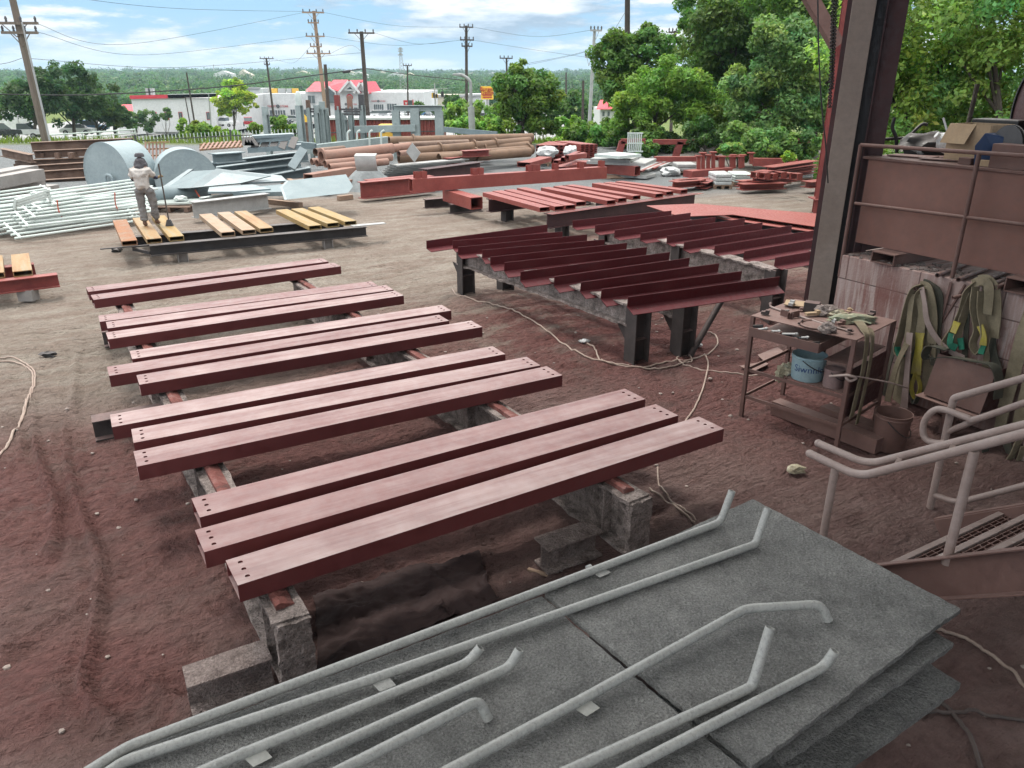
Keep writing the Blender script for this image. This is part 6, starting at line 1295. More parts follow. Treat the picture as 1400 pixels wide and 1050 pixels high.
for i, (x0, x1, y, D, legs, lab) in enumerate(((849,882,193,38.5,(850,),'low red frame behind the barred rack'), (893,960,194,38,(929,),'long red rail on a post before the trees'), (995,1010,193.5,38.5,(1003,),'short red rail piece in the bushes'), (1072,1130,192,36,(1076,1092),'red rail frame left of the red column'))):
    t = thing('red_gantry', lab, 'gantry', G(x0, 214, 0)); a = AD(x0,y,D); b = AD(x1,y,D); mb = MB(); mb.bar(a, b, .25, .22); obj('rail', mb, REDM, t)
    for x in legs: c = AD(x+1,y,D); mb = MB(); mb.bar(V((c.x-.2,D,-.1)), c, .3, .25, up=V((0,1,0))); obj('post', mb, REDM, t)
ext_beam('red_rail', 'low red rail lying behind the long red rail', 'rail', (895,214), (955,214), .2, 'bar', .2, .3, REDM); ext_beam('red_rail', 'low red rail by the bushes left of the red column', 'rail', (1030,216), (1090,217), .25, 'bar', .3, .4, REDM)
t = thing('post_rack', 'red rack with upright flanged posts behind the white pallet', 'rack', G(985,240,0)); D = 30
for k, (x, y0, y1) in enumerate(((955,213,236),(961,209,234),(968,212,231),(975,208,230),(985,214,231),(988,214,231),(1000,214,231),(1003,212,230),(1012,214,230),(1015,212,229),(1027,209,224))): a = AD(x,y0,D+.1*k); b = AD(x,y1,D+.1*k); mb = MB(); mb.bar(b, a, .13, .13); mb.box(a, .26, .26, .04); obj('post', mb, RED, t)
mb = MB(); mb.bar(AD(940,238,29.5), AD(995,233,30.5), .5, .25); obj('base_beam', mb, REDM, t); mb = MB(); mb.bar(AD(968,213,30.6), AD(990,219,30.7), .1, .15); obj('brace', mb, RED, t)
def palletload(label, x0, x1, y0, y1, D, mat, layers, nm='wrapped_pallet'):
    a = AD(x0,y1,D); b = AD(x1,y1,D); w_ = (b-a).length; h = AD(x0,y0,D).z-max(a.z,0); c = V(((a.x+b.x)/2, D+.5, 0)); t = thing(nm, label, 'pallet load', c)
    mb = MB()
    for k in range(5): mb.box(c+V((0,-.45+.22*k,.12)), w_, .14, .03)
    for k in (-.45,0,.45): mb.box(c+V((k*w_,0,.05)), .1, 1, .1)
    obj('pallet', mb, TIMBER, t)
    for j in range(layers): mb = MB(); mb.box(c+V((.02*math.sin(j*3),0,.14+(h-.1)*(j+.5)/layers)), w_*.95, 1.05, (h-.1)/layers*.93); obj('load_layer', mb, mat, t, bev=.03, jit=.02, jf=3)
    return t
palletload('pallet load wrapped in white plastic with folded top', 977, 1001, 233, 252, 27, WRAP, 3); palletload('barred pale load right beside the white wrapped pallet', 1003, 1030, 234, 250, 27.6, GALV, 4)
palletload('white wrapped load at the red column', 1088, 1112, 224, 243, 29, WRAP, 4); palletload('grey rusty crates left of the red rack', 925, 953, 219, 233, 31, SILV, 2)
for i, (p, q, z, m_) in enumerate((((920,248),(958,245),.15,RED), ((925,246),(965,243),.15,RED), ((958,250),(976,243),.05,REDM), ((1012,251),(1072,249),.12,RED), ((1010,247),(1070,244),.1,REDM), ((1030,240),(1110,228),.35,RED), ((1040,234),(1110,224),.5,REDM), ((1050,228),(1112,219),.6,RED), ((1058,243),(1092,237),.2,RED), ((1102,248),(1125,246),.2,RED))): ext_beam('red_channel', f'red steel channel in the low piles at the right back, {["far left","second from left","before the red rack","front one by the pallet","rear one by the pallet","long slanting lower","long slanting middle","long slanting upper","short one on the pallets","beside the red column"][i]}', 'steel channel', p, q, z, 'i', .2, .45, m_, 'red channels in low piles')
for i in range(6): ext_beam('red_block', f'small red bracket block on the right rear piles, {ORD[i]} from the left', 'bracket', (1031+11*i,235+(i%3)), (1038+11*i,234.5+(i%3)), .55+.05*(i%2), 'box', .2, .3, RED, 'small red blocks')
for i in range(5): ext_beam('timber_bearer', f'grey timber bearer under the right rear piles, {ORD[i]} from the left', 'timber', (1030+17*i,248-(i%2)*3), (1046+17*i,247-(i%2)*3), .0, 'bar', .1, .2, TIMBER, 'grey bearers under the right rear piles')
for i in range(5): ext_beam('scrap_angle', f'loose rusty angle on the ground before the ladder rack, {ORD[i]} from the left', 'scrap', (866+9*i,236-2.2*i), (898+6*i,222-.6*i), .04+.02*i, 'bar', .06, .12, [SILV, REDM][i % 2], 'loose angles by the bushes')
c = G(912,245,0); mb = MB(); mb.lump(c+V((.3,1,.15)), .38, .3, .18, 5, .5, 3); obj('white_bag', mb, WRAP, label='white rumpled bag lying left of the red rack', cat='bag', sm=True)
mb = MB(); mb.lump(G(838,243,0)+UZ*.04, 1.2, .4, .08, 3, .3, 2); obj('grass_tuft', mb, TIMBER, label='low straw-coloured mound before the long pale plank', cat='mound', sm=True)
# ------------------------------------------------------------------ fences
def fence(label, pts, D0, D1, hgt, pitch, mat, sink=0):
    t = thing('palisade_fence', label, 'fence', AD(*pts[0], D0)); n = len(pts); P = [AD(p[0], p[1], D0+(D1-D0)*i/(n-1)) for i, p in enumerate(pts)]
    for a, b in zip(P[:-1], P[1:]):
        L_ = (b-a).length; k = int(L_/pitch); mb = MB()
        for i in range(k): c = a.lerp(b, i/k); mb.box(c-UZ*(hgt/2-.12), .045, .03, hgt)
        obj('pickets', mb, mat, t); mb = MB(); mb.bar(a-UZ*.15, b-UZ*.15, .05, .06); mb.bar(a-UZ*(hgt-.25), b-UZ*(hgt-.25), .05, .06); obj('rails', mb, DARKG, t)
        mb = MB(); mb.box(a-UZ*(hgt/2-.15), .1, .1, hgt+.1); obj('post', mb, DARKG, t)
    return t
fence('grey palisade fence behind the grey drums and rusty beams', [(-60,199),(70,197),(185,189),(315,182),(440,178)], 47, 49, 2.0, .21, GALV)
fence('dark palisade fence before the red corrugated wall', [(440,178),(530,176.5),(602,176)], 49, 51, 1.9, .19, REDM)
t = thing('guard_rail_fence', 'pale rail fence with posts behind the leaning utility pole', 'fence', AD(100,190,52)); 
for y0, y1 in ((185,177), (190,182)): mb = MB(); mb.tube([AD(62,y0,52), AD(185,y1,55)], .05, 6); obj('rail', mb, GALV, t)
for k in range(6): a = AD(64+24*k, 184.5-1.6*k, 52+.6*k); mb = MB(); mb.tube([a+UZ*.05, a-UZ*1.3], .05, 6); obj('post', mb, GALV, t)
mb = MB(); mb.prism([AD(602,173,47), AD(680,180,44), AD(680,188,44), AD(602,180,47)], V((0,.1,0))); obj('grey_barrier', mb, PGREY2, label='low blue-grey panel barrier right of the goalpost frame', cat='barrier')
# ------------------------------------------------------------------ road, lots
def sheet_on(name, x0, x1, y0, y1, o, mat, n=10):
    mb = MB(); vs = []; fs = []
    for j in range(n+1):
        for i in range(n+1): x = x0+(x1-x0)*i/n; y = y0+(y1-y0)*j/n; vs.append((x, y, terr1(x, y)+o))
    for j in range(n):
        for i in range(n): k = j*(n+1)+i; fs.append((k, k+1, k+n+2, k+n+1))
    mb.add(vs, fs); return obj(name, mb, mat, kind='structure')
ASPH = pm('asphalt', [(.12,.12,.125), (.17,.17,.175)], .4, .85, bmp=.1)
LOTM = pm('worn_lot', [(.26,.26,.255), (.33,.33,.325)], .3, .85, bmp=.05)
sheet_on('road', -120, 40, 66, 84, .06, LOTM, 30); sheet_on('parking_lot', -130, 22, 158, 330, .08, LOTM, 20)
# ------------------------------------------------------------------ buildings
def gz2(px, py, D): p = AD(px, py, D); return p
def winf(mb_list, parent, px0, px1, py0, py1, D, frame=None, mul=0):
    a = AD(px0, py0, D-.05); b = AD(px1, py1, D-.05); c = (a+b)/2; w_ = b.x-a.x; h = a.z-b.z
    mb = MB(); mb.box(c, w_, .12, h); f = obj('window', mb, frame or WHITEP, parent); mb = MB(); mb.box(c+V((0,-.06,0)), w_*.86, .06, h*.9); obj('pane', mb, GLASSD, f)
    for k in range(mul): mb = MB(); mb.box(c+V((-w_*.43+w_*.86*(k+1)/(mul+1), -.1, 0)), w_*.03, .05, h*.9); obj('mullion', mb, WHITEP, f)
def block(name, parent, px0, px1, py0, py1, D, depth, mat, base=None):
    a = AD(px0, py0, D); b = AD(px1, py1, D); z0 = base if base is not None else b.z-.6; mb = MB(); mb.prism([V((a.x, D, z0)), V((b.x, D, z0)), V((b.x, D+depth, z0)), V((a.x, D+depth, z0))], UZ*(a.z-z0)); return obj(name, mb, mat, parent)
D = 170; t = thing('warehouse', 'long white warehouse with red roof edge and red-framed windows', 'building', AD(240,178,D))
block('wall', t, 179, 297, 134, 179, D, 40, WHITEP)
a = AD(178,133,D-.2); b = AD(297,130.5,D-.2); mb = MB(); mb.bar(a, b, .5, .7); obj('roof_edge', mb, ROOFR, t); mb = MB(); mb.bar(AD(230,131.6,D-.15), AD(297,130,D-.15), .6, .8); obj('gutter', mb, WHITEP, t)
for x in (212, 228, 247, 285): winf(None, t, x-3.4, x+3.4, 153, 164, D, ROOFR, 1)
block('side_wing', t, 158, 181, 152, 178, D+4, 20, WHITEP); mb = MB(); a = AD(158,153,D+3.5); b = AD(181,153,D+3.5); top = AD(163,144,D+10); top2 = AD(181,144,D+10); mb.prism([a, b, top2, top], V((0,.4,.2))); obj('side_roof', mb, ROOFR, t)
for x in (204,208): mb = MB(); c = AD(x,129,D+10); mb.box(c, 1, 1, 2.5); obj('roof_vent', mb, GPOLE, t)
mb = MB(); mb.box(AD(238,176,D-.6), 9, 1, 1.2); obj('hedge_wall', mb, WHITEP, t)
D = 205; t = thing('thrift_store', 'white store with red gabled roofs and red lettering', 'building', AD(450,165,D)); 
block('left_wing', t, 353, 421, 128, 166, D, 30, WHITEP); block('right_wing', t, 498, 580, 126, 166, D, 40, WHITEP); block('centre', t, 417, 500, 124, 166, D-3, 30, WHITEP)
def gable(x0, x1, ye, yr, D, depth, nm='gable'):
    a = AD(x0, ye, D); b = AD(x1, ye, D); m_ = AD((x0+x1)/2, yr, D); mb = MB(); mb.prism([a, b, m_], V((0,1,0))); obj(nm, mb, WHITEP, t)
    mb = MB(); mb.prism([a+V((1.0,-.05,.3)), b+V((-1.0,-.05,.3)), m_+V((0,-.05,-1.1))], V((0,.04,0))); obj('gable_window', mb, GLASSD, t)
    for s, e in ((a, m_), (b, m_)):
        d = (e-s).normalized(); o = V((-d.z, 0, d.x))*.25*(1 if s == a else -1); mb = MB(); mb.prism([s-d*1.0+o+V((0,-.6,0)), e+o*1.0+V((0,-.6,0)), e+o+V((0,depth,0)), s-d*1.0+o+V((0,depth,0))], V((0,0,.25))); obj('roof_slope', mb, ROOFR, t); mb = MB(); mb.bar(s-d*.9+o+V((0,-.65,0)), e+o+V((0,-.65,0)), .3, .5); obj('barge_board', mb, WHITEP, t)
gable(468, 488, 124, 112, D-4.5, 22); gable(488, 500, 124, 114, D-3.8, 20)
for pts, dv in (([(418,125),(430,113),(452,113),(442,125)], 1), ([(447,119),(456,110.5),(476,110.5),(462,125)], 1)):
    mb = MB(); P = [AD(p[0], p[1], D-4+(8 if i in (1,2) else 0)) for i, p in enumerate(pts)]; mb.prism(P, V((0,.3,.25))); obj('roof_plane', mb, ROOFR, t)
mb = MB(); a = AD(445,117,D-4.2); mb.prism([AD(440,140,D-4.2), AD(459,140,D-4.2), AD(459,126,D-4.2), AD(448,117,D-4.2), AD(440,124,D-4.2)], V((0,.6,0))); obj('gable', mb, WHITEP, t)
mb = MB(); mb.prism([AD(442,141,D-4.4), AD(457.5,141,D-4.4), AD(457.5,127,D-4.4), AD(448,119.5,D-4.4), AD(442,125,D-4.4)], V((0,.1,0))); obj('gable_window', mb, GLASSD, t)
for x0, x1, y0, y1, m_ in ((420,432,130,142,1),(460,464,129,141,0),(367,393,150,164,5),(396,412,149,163,3),(414,430,149,163,2),(433,438,149,163,0),(470,498,146,162,3),(510,526,142,157,4),(528,544,141,157,3)): winf(None, t, x0, x1, y0, y1, D-(3.2 if 416 < x0 < 500 else .05), None, m_)
def sign_text(parent, s, px, py, D, size, mat=SIGNR):
    c = AD(px, py, D); vs, fs = text_mesh(s, size, .04); mb = MB(); mb.add([V((c.x+v.x, D-v.z, c.z+v.y-size*.35)) for v in vs], fs); return obj('lettering', mb, mat, parent)
for x1, x2, x3, y, D_, k in ((371.5,380,388.5,145.3,D-.2,.68), (511.5,517.3,523,138.3,D-.2,.46), (0,473,484,142.5,D-3.3,.5)):
    if x1: sign_text(t, 'THRIFT', x1, y, D_, k)
    sign_text(t, 'STORE', x3, y, D_, k); c = AD(x2, y, D_); mb = MB(); mb.lathe([(.3*k,0),(.62*k,0),(.62*k,.1),(.3*k,.1)], c, 20, (0,-1,0), caps=False); mb.box(c, .8*k, .08, .18*k); obj('emblem', mb, DARKG, t)
c = AD(478,133,D-3.3); mb = MB(); mb.lathe([(.45,0),(.8,0),(.8,.1),(.45,.1)], c, 18, (0,-1,0), caps=False); mb.box(c-UZ*.9, .5, .1, .7); obj('emblem', mb, SIGNR, t)
for i, x in enumerate((364, 376, 386, 396, 404, 425)): mb = MB(); c = AD(x,126,D+6); mb.box(c+UZ*.3, 1.2+.3*(i % 3), 1, 1.2); obj('roof_unit', mb, [GPOLE, AMBER, GPOLE][i % 3], t)
def simple_building(name, label, px0, px1, py0, py1, D, depth, mat, wins=(), cat='building'):
    t = thing(name, label, cat, AD((px0+px1)/2, py1, D)); block('wall', t, px0, px1, py0, py1, D, depth, mat); a = AD(px0,py0,D-.3); b = AD(px1,py0,D-.3); mb = MB(); mb.bar(a+UZ*.2, b+UZ*.2, .8, .6); obj('roof_edge', mb, GPOLE, t)
    for w_ in wins: winf(None, t, *w_, D-.05)
    return t
simple_building('warehouse', 'low beige building behind the traffic lights', 577, 634, 132, 152, 260, 40, BEIGE, ((580,594,144,147),))
simple_building('warehouse', 'pale grey long shed right of the traffic lights', 628, 664, 131, 152, 265, 40, LGREY, ((632,636,140,150),(648,652,138,150)))
simple_building('warehouse', 'low white shed roof before the beige building', 578, 640, 147, 155, 225, 12, WHITEP, ((585,600,151,154),))
simple_building('warehouse', 'small pale green block left of the store on the wood edge', 334, 356, 121, 131, 330, 20, LGREY, ((338,342,124,128),))
t = thing('house', 'small pale house with red roof seen through a gap in the right trees', 'building', AD(835,162,140)); D = 140
block('wall', t, 821, 852, 149, 170, D, 12, WHITEP)
for p in ([(816,149.5),(821,138),(838,137),(846,149)], [(846,151),(852,143),(862,148),(858,154)]): mb = MB(); P = [AD(x,y,D-1+(5 if i in (1,2) else 0)) for i,(x,y) in enumerate(p)]; mb.prism(P, V((0,.3,.2))); obj('roof', mb, ROOFR, t)
mb = MB(); mb.prism([AD(836,150,D-1), AD(849,150,D-1), AD(843,140,D-1)], V((0,.5,0))); obj('gable', mb, YEL, t)
for x in (825, 832, 843): winf(None, t, x-1.6, x+1.6, 152, 159, D)
mb = MB(); mb.box(AD(835,132,D+5), 1.6, 1.6, 3.2); obj('chimney', mb, WHITEP, t)
rr = random.Random(21)
for k in range(16):      # far pale houses showing through the wood, towers on the skyline
    x = rr.uniform(180, 790); D = rr.uniform(900, 2200); p = AD(x, 0, D); z = terr1(p.x, D)+4; w_ = rr.uniform(10, 24); mb = MB(); mb.box((p.x, D, z), w_, 12, 8); mb.prism([V((p.x-w_/2, D-6, z+4)), V((p.x+w_/2, D-6, z+4)), V((p.x, D-6, z+7.5))], V((0,12,0)))
    obj('far_house', mb, [WHITEP, BEIGE][k % 2], label='pale far building peeping out of the distant wood', cat='building', group='pale buildings far off in the wood')
for i, (x, y, w_) in enumerate(((772,98.5,3),(776,97.5,2.5),(781,96.5,3),(785,97,2),(792,98.5,4),(797,98,3))):
    c = AD(x, y, 2900); mb = MB(); mb.box((c.x, 2900, c.z/2), w_*2.7, 12, c.z); mb.box((c.x, 2900, c.z+2), w_*1.2, 6, 4); obj('tower_block', mb, LGREY, label=f'far tower block on the skyline, {ORD[i]} from the left', cat='building', group='tower blocks on the skyline')
# ------------------------------------------------------------------ vehicles
TYRE = pm('tyre', [(.015,.015,.016)], 5, .8, bmp=.05); CHROM = pm('wheel_rim', [(.4,.4,.42)], 5, .3, metal=.6, bmp=0)
def car(label, px, py, D, yaw, kind, col, cat='car', scale=1.0):
    p = AD(px, py, D); m_ = col; base = V((p.x, D, p.z)); t = thing({'pickup':'pickup_truck','truck':'box_truck','suv':'parked_car','car':'parked_car'}[kind], label, cat, base, 'cars parked beyond the fence')
    prof = {'car': ([(-2.2,.35),(-2.25,.75),(-1.9,.95),(1.3,.95),(2.2,.8),(2.25,.4)], [(-1.7,.95),(-1.1,1.42),(.4,1.45),(1.15,.95)]), 'suv': ([(-2.3,.4),(-2.35,1.0),(1.2,1.05),(2.2,.95),(2.3,.45)], [(-2.25,1.05),(-1.9,1.7),(.3,1.72),(1.1,1.05)]),
            'pickup': ([(-2.8,.45),(-2.8,1.15),(1.3,1.15),(2.6,1.05),(2.7,.5)], [(-.5,1.15),(-.4,1.85),(.7,1.85),(1.45,1.15)]), 'truck': ([(-4,.6),(-4,3.4),(1.6,3.4),(1.6,.6)], [(1.62,.6),(1.62,2.6),(2.9,2.5),(3.3,1.5),(3.4,.6)])}[kind]
    c, s = math.cos(yaw), math.sin(yaw); ux = V((c, s, 0)); uy = V((-s, c, 0)); w_ = .92 if kind != 'truck' else 1.2
    def Q(x, z, o): return base+ux*x+uy*o+UZ*z
    mb = MB(); mb.prism([Q(x, z, -w_) for x, z in prof[0]], uy*(2*w_)); obj('body', mb, m_, t, bev=.06)
    mb = MB(); mb.prism([Q(x, z+.001, -w_*.86) for x, z in prof[1]], uy*(1.72*w_)); obj('cab', mb, GLASSD if kind != 'truck' else m_, t, bev=.04)
    if kind != 'truck':
        q = prof[1]; mb = MB(); mb.prism([Q(q[1][0]-.02, q[1][1], -w_*.87), Q(q[2][0]+.02, q[2][1], -w_*.87), Q(q[2][0]+.02, q[2][1]+.05, -w_*.87), Q(q[1][0]-.02, q[1][1]+.05, -w_*.87)], uy*(1.74*w_)); obj('roof', mb, m_, t)
    for x in ((-1.35, 1.4) if kind != 'truck' else (-2.4, 2.3)):
        for o in (-w_-.02, w_+.02):
            r = .34 if kind != 'truck' else .5; mb = MB(); cc = Q(x, r, o); mb.lathe([(r*.6,-.11),(r,-.1),(r,.1),(r*.6,.11)], cc, 18, uy); wl = obj('wheel', mb, TYRE, t, sm=True); mb = MB(); mb.lathe([(.01,-.12),(r*.58,-.115),(r*.58,.115),(.01,.12)], cc, 14, uy); obj('rim', mb, CHROM, wl, sm=True)
    x = max(q[0] for q in prof[0 if kind != 'truck' else 1])
    for o in (-.6, .6): mb = MB(); mb.box(Q(x-.02, .75, o), .08, .3, .15, ux); obj('headlight', mb, WHITEP, t)
    return t
def carpaint(n, c): return pm(n, [c], .2, .25, bmp=0, rv=.05, spec=.6)
CW = carpaint('white_car_paint', (.75,.76,.77)); CR = carpaint('red_car_paint', (.4,.03,.05)); CB = carpaint('black_car_paint', (.02,.022,.025)); CS = carpaint('silver_car_paint', (.4,.42,.44)); CBL = carpaint('blue_car_paint', (.1,.2,.35))
car('white pickup truck parked under the yellow-green tree', 309, 173, 172, 2.9, 'pickup', CW, 'truck'); car('red car parked right of the yellow-green tree', 340, 172, 170, 1.9, 'suv', CR)
car('big black and grey car before the store window', 384, 170, 160, -.35, 'suv', CB); car('silver car right of the black one before the store', 404, 168, 165, -.3, 'car', CS); car('white car half hidden by the grey posts', 428, 167, 165, 0, 'car', CW)
for i, (x, y, c, k) in enumerate(((508,162,CS,'car'),(520,161,CW,'suv'),(531,161,CS,'suv'),(541,160,CW,'car'),(560,160,CW,'car'),(584,159,CBL,'car'),(594,158.5,CS,'suv'),(575,159,CR,'car'))): car(f'car in the store lot above the red wall, {ORD[i]} in the line-up', x, y, 195, .15*i, k, c)
car('white box truck at the left edge behind the leaning pole', 14, 185, 120, .4, 'truck', CW, 'truck'); car('white pickup beside the box truck at the left edge', 34, 189, 105, .2, 'pickup', CW, 'truck'); car('dark car cut by the left photo edge', 1, 190, 95, 1.2, 'suv', CB); car('white car in the shade of the left trees', 108, 184, 115, .1, 'car', CW); car('orange-striped van between the left tree trunks', 127, 181, 120, .3, 'suv', CBL)
# ------------------------------------------------------------------ poles, lamps, wires
def pole(label, x0, y0, x1, y1, D, rad, mat, arms=(), name='utility_pole', cat='utility pole'):
    top = AD(x0, y0, D); bot = AD(x1, y1, D); d = (bot-top).normalized(); gz_ = terr1(bot.x, D); k = (gz_-.3-top.z)/d.z; bot = top+d*k; t = thing(name, label, cat, V((bot.x, D, gz_))); mb = MB(); mb.tube([bot, top], rad, 12, r1=rad*.75); obj('pole_shaft', mb, mat, t, sm=True); out = []
    for (a0, a1, ay) in arms:
        a = AD(a0, ay, D-rad-.03); b = AD(a1, ay+.3, D-rad-.03); mb = MB(); mb.bar(a, b, .12, .14); arm = obj('crossarm', mb, mat, t); n = 4
        for q in range(n): c = a.lerp(b, (q+.15)/(n-.7)); mb = MB(); mb.lathe([(.04,0),(.07,.05),(.05,.12),(.08,.16),(.05,.26),(.02,.3)], c+UZ*.06, 8); obj('insulator', mb, DARKG, arm)
        out += [a+UZ*.3, b+UZ*.3]
        for s in (-1, 1): mb = MB(); c = (a+b)/2; mb.bar(c-UZ*.7+V((0,.02,0)), c+(b-a)*(.28*s)+V((0,.02,0)), .04, .04); obj('arm_brace', mb, mat, t)
    return t, top, bot
pole('thick leaning grey-brown utility pole at the left edge with double crossarms', 16, -6, 62, 188, 47, .235, WOODP, ((-14,52,31.5),(2,52,44.5)))
pole('slim conduit-like pole hugging the leaning utility pole', 30, 30, 46, 98, 46.6, .06, GPOLE)
pole('tall pale utility pole with five crossarms above the store', 429, 15, 447, 168, 92, .24, TIMBER, ((413,443,17),(421,436,31),(418,444,49.5),(424,440,63.5),(419,452,73)))
pole('dark utility pole with one wide crossarm right of the store gables', 494, 43, 503, 162, 80, .24, DPOLE, ((476,512,45),))
pole('short dark pole without arms before the store gables', 444.5, 88, 450, 162, 78, .2, DPOLE)
pole('dark utility pole with three crossarms right of the radio tower', 637.5, 35, 638, 146, 95, .2, DPOLE, ((628,647,37),(629,648,54.5),(631,646,63)))
pole('thin utility pole with twin arms above the parked cars on the left', 364, 79, 375, 165, 150, .22, DPOLE, ((355,374,80),(361,369,88)))
pole('thin dark pole with one arm by the traffic lights', 557, 89, 558, 155, 150, .18, DPOLE, ((551,563,89.5),))
pole('utility pole top with one arm peeping over the round bush', 692.5, 79, 694, 150, 110, .16, DPOLE, ((683,701,79.5),))
pole('grey utility pole with arms left of the right tree line', 813, 40, 806, 165, 72, .17, GPOLE, ((807,823,41.5),(800,811,78)))
pole('thick dark pole rising out of the right trees to the photo top', 858, -14, 857, 120, 52, .21, DPOLE)
pole('short brown pole behind the hedge left of the red-roofed house', 797.5, 110, 796.5, 168, 75, .14, DPOLE)
pole('small pole with crossarm above the right trees', 923, 42, 921, 90, 75, .16, DPOLE, ((914,930,44),))
pole('thin dark pole before the white warehouse', 255, 99, 266, 168, 120, .14, DPOLE)
pole('thin grey pole left of it before the white warehouse', 253, 132, 260, 170, 125, .1, DPOLE)
pole('thin far pole in the wood left of the right trees', 774, 99, 774, 130, 200, .25, DPOLE)
pole('pale lamp post with floodlight before the white warehouse', 285, 127, 288, 165, 150, .12, GPOLE)
t = thing('radio_tower', 'thin lattice radio tower on the far wood', 'tower', AD(550,125,420))
c0 = AD(547,65,420); c1 = AD(552,128,420)
for s in (-1, 1): mb = MB(); mb.bar(c0+V((s*.3,0,0)), c1+V((s*1.8,0,0)), .22, .22); obj('leg', mb, GPOLE, t)
mb = MB()
for k in range(14): a = c0.lerp(c1, k/14); b = c0.lerp(c1, (k+1)/14); w0 = .3+1.5*k/14; mb.bar(a-V((w0,0,0)), b+V((w0,0,0)), .14, .14); mb.bar(a+V((w0,0,0)), b-V((w0,0,0)), .14, .14)
obj('lattice', mb, GPOLE, t)
for y in (67, 70, 75): mb = MB(); c = AD(547.5,y,419); mb.lathe([(.6,0),(.6,.8)], c, 10); mb.box(c, 2.6, .5, .5); obj('dish', mb, GPOLE, t)
mb = MB(); mb.tube([AD(292,88,1500), AD(292,104,1500)], .9, 6, r1=.3); obj('mast', mb, GPOLE, label='far thin mast on the left skyline', cat='mast')
t = thing('street_lamp', 'pale street lamp with arm reaching left over the green bushes', 'street lamp', V((AD(645,180,50).x, 50, -.2))); b = AD(646,180,50)
mb = MB(); mb.tube([V((b.x,50,-.3)), AD(644,146,50)], .2, 12); obj('base_shaft', mb, GPOLE, t, sm=True); mb = MB(); mb.tube(fillet([AD(644,147,50), AD(643.5,110,50), AD(632,102.5,50), AD(627,102,50)], .5, 5), .1, 10); obj('arm', mb, GPOLE, t, sm=True); mb = MB(); mb.box(AD(625.5,102,50), .55, .25, .14); obj('lamp_head', mb, GPOLE, t, bev=.03)
for i, (x, y0, y1, fx, lab) in enumerate(((592,127,134,.35,'left yellow traffic light hanging above the road'),(605,125,132.5,-.2,'right dark-faced traffic light hanging above the road'),(597,129,134,.0,'small traffic light between the two'),(463,0,0,0,None))):
    if not lab: continue
    a = AD(x,y0,100); b = AD(x,y1,100); t = thing('traffic_light', lab, 'traffic light', b, 'traffic lights'); h = a.z-b.z; mb = MB(); mb.box((a+b)/2, .32, .3, h); obj('housing', mb, AMBER if i != 1 else DARKG, t); 
    for k in range(3): mb = MB(); mb.lathe([(.02,0),(.11,.0),(.12,.1),(.02,.02)], (a+b)/2+V((fx*.4,-.16,h*(.3-.3*k))), 10, (0,-1,0)); obj('lens_visor', mb, DARKG, t)
    mb = MB(); mb.tube([a, AD(x,y0-4,100)], .03, 6); obj('hanger', mb, DARKG, t)
t = thing('traffic_mast', 'thin mast carrying the traffic lights', 'pole', AD(596,160,100.4)); a = AD(594,114,100.5); mb = MB(); mb.tube([V((a.x,100.5,-5)), a], .07, 8); obj('shaft', mb, GPOLE, t); mb = MB(); mb.tube([AD(589,121.5,100.3), AD(612,121.5,100.3)], .04, 6); obj('arm', mb, GPOLE, t)
t = thing('restaurant_sign', 'yellow burger sign on a pole beside the round bush', 'sign', AD(665,150,78)); D = 78
a = AD(657.5,118,D); b = AD(674.5,136,D); mb = MB(); mb.prism([V((a.x,D,b.z)), V((b.x,D,b.z)), V((b.x,D,a.z)), V((a.x,D,a.z))], V((0,.3,0))); obj('face', mb, YEL, t)
for s, y, z in (('Burger',121.5,.5),('Delite',126.2,.5)): sign_text(t, s, 666, y, D-.03, z, SIGNR)
for k, y in enumerate((130, 133)):
    mb = MB(); rr = random.Random(k)
    for q in range(8): c = AD(660+1.6*q+.4, y, D-.03); mb.box(c, .08+.03*rr.random(), .02, .12)
    obj('small_lettering', mb, SIGNR, t)
mb = MB(); c = (a+b)/2; mb.tube([V((c.x, D+.15, -4)), V((c.x, D+.15, b.z))], .12, 8); obj('sign_pole', mb, GPOLE, t)
t = thing('store_sign', 'red and black panel sign in the store lot', 'sign', AD(558,150,150)); D = 150
for nm, x0, x1, y0, y1, m_ in (('red_panel',551.5,558,137,144.5,SIGNR),('black_panel',557.5,564,137,144.5,DARKG),('red_strip',564,565.8,136,150,ROOFR)): a = AD(x0,y0,D); b = AD(x1,y1,D); mb = MB(); mb.box((a+b)/2, b.x-a.x, .3, a.z-b.z); obj(nm, mb, m_, t)
mb = MB(); mb.prism([AD(553.5,140,D-.2), AD(557,140,D-.2), AD(555.2,143.5,D-.2)], V((0,.05,0))); obj('white_mark', mb, WHITEP, t)
for x in (553, 563): mb = MB(); a = AD(x,144,D); mb.tube([V((a.x,D,-9)), a], .12, 6); obj('leg', mb, GPOLE, t)
def wire(label, pts, rad, sag=0):
    out = spline([AD(*p) for p in pts], 12); mb = MB(); mb.tube(out, rad, 5); return obj('overhead_wire', mb, WIRE, label=label, cat='wire', group='overhead wires')
wire('thick black cable from the left edge across to the dark one-arm pole', [(-30,128,60),(120,129.5,66),(300,119,72),(444,101,77.7),(496,94,79.7)], .05)
wire('black cable running right from the dark one-arm pole', [(500,93.5,80),(560,102,100),(637.5,110,95)], .045)
mb = MB(); mb.tube([AD(469,98.6,78.2), AD(478.5,97.3,78.6)], .13, 8); obj('cable_box', mb, WIRE, label='black splice box hanging on the cable before the dark pole', cat='cable box')
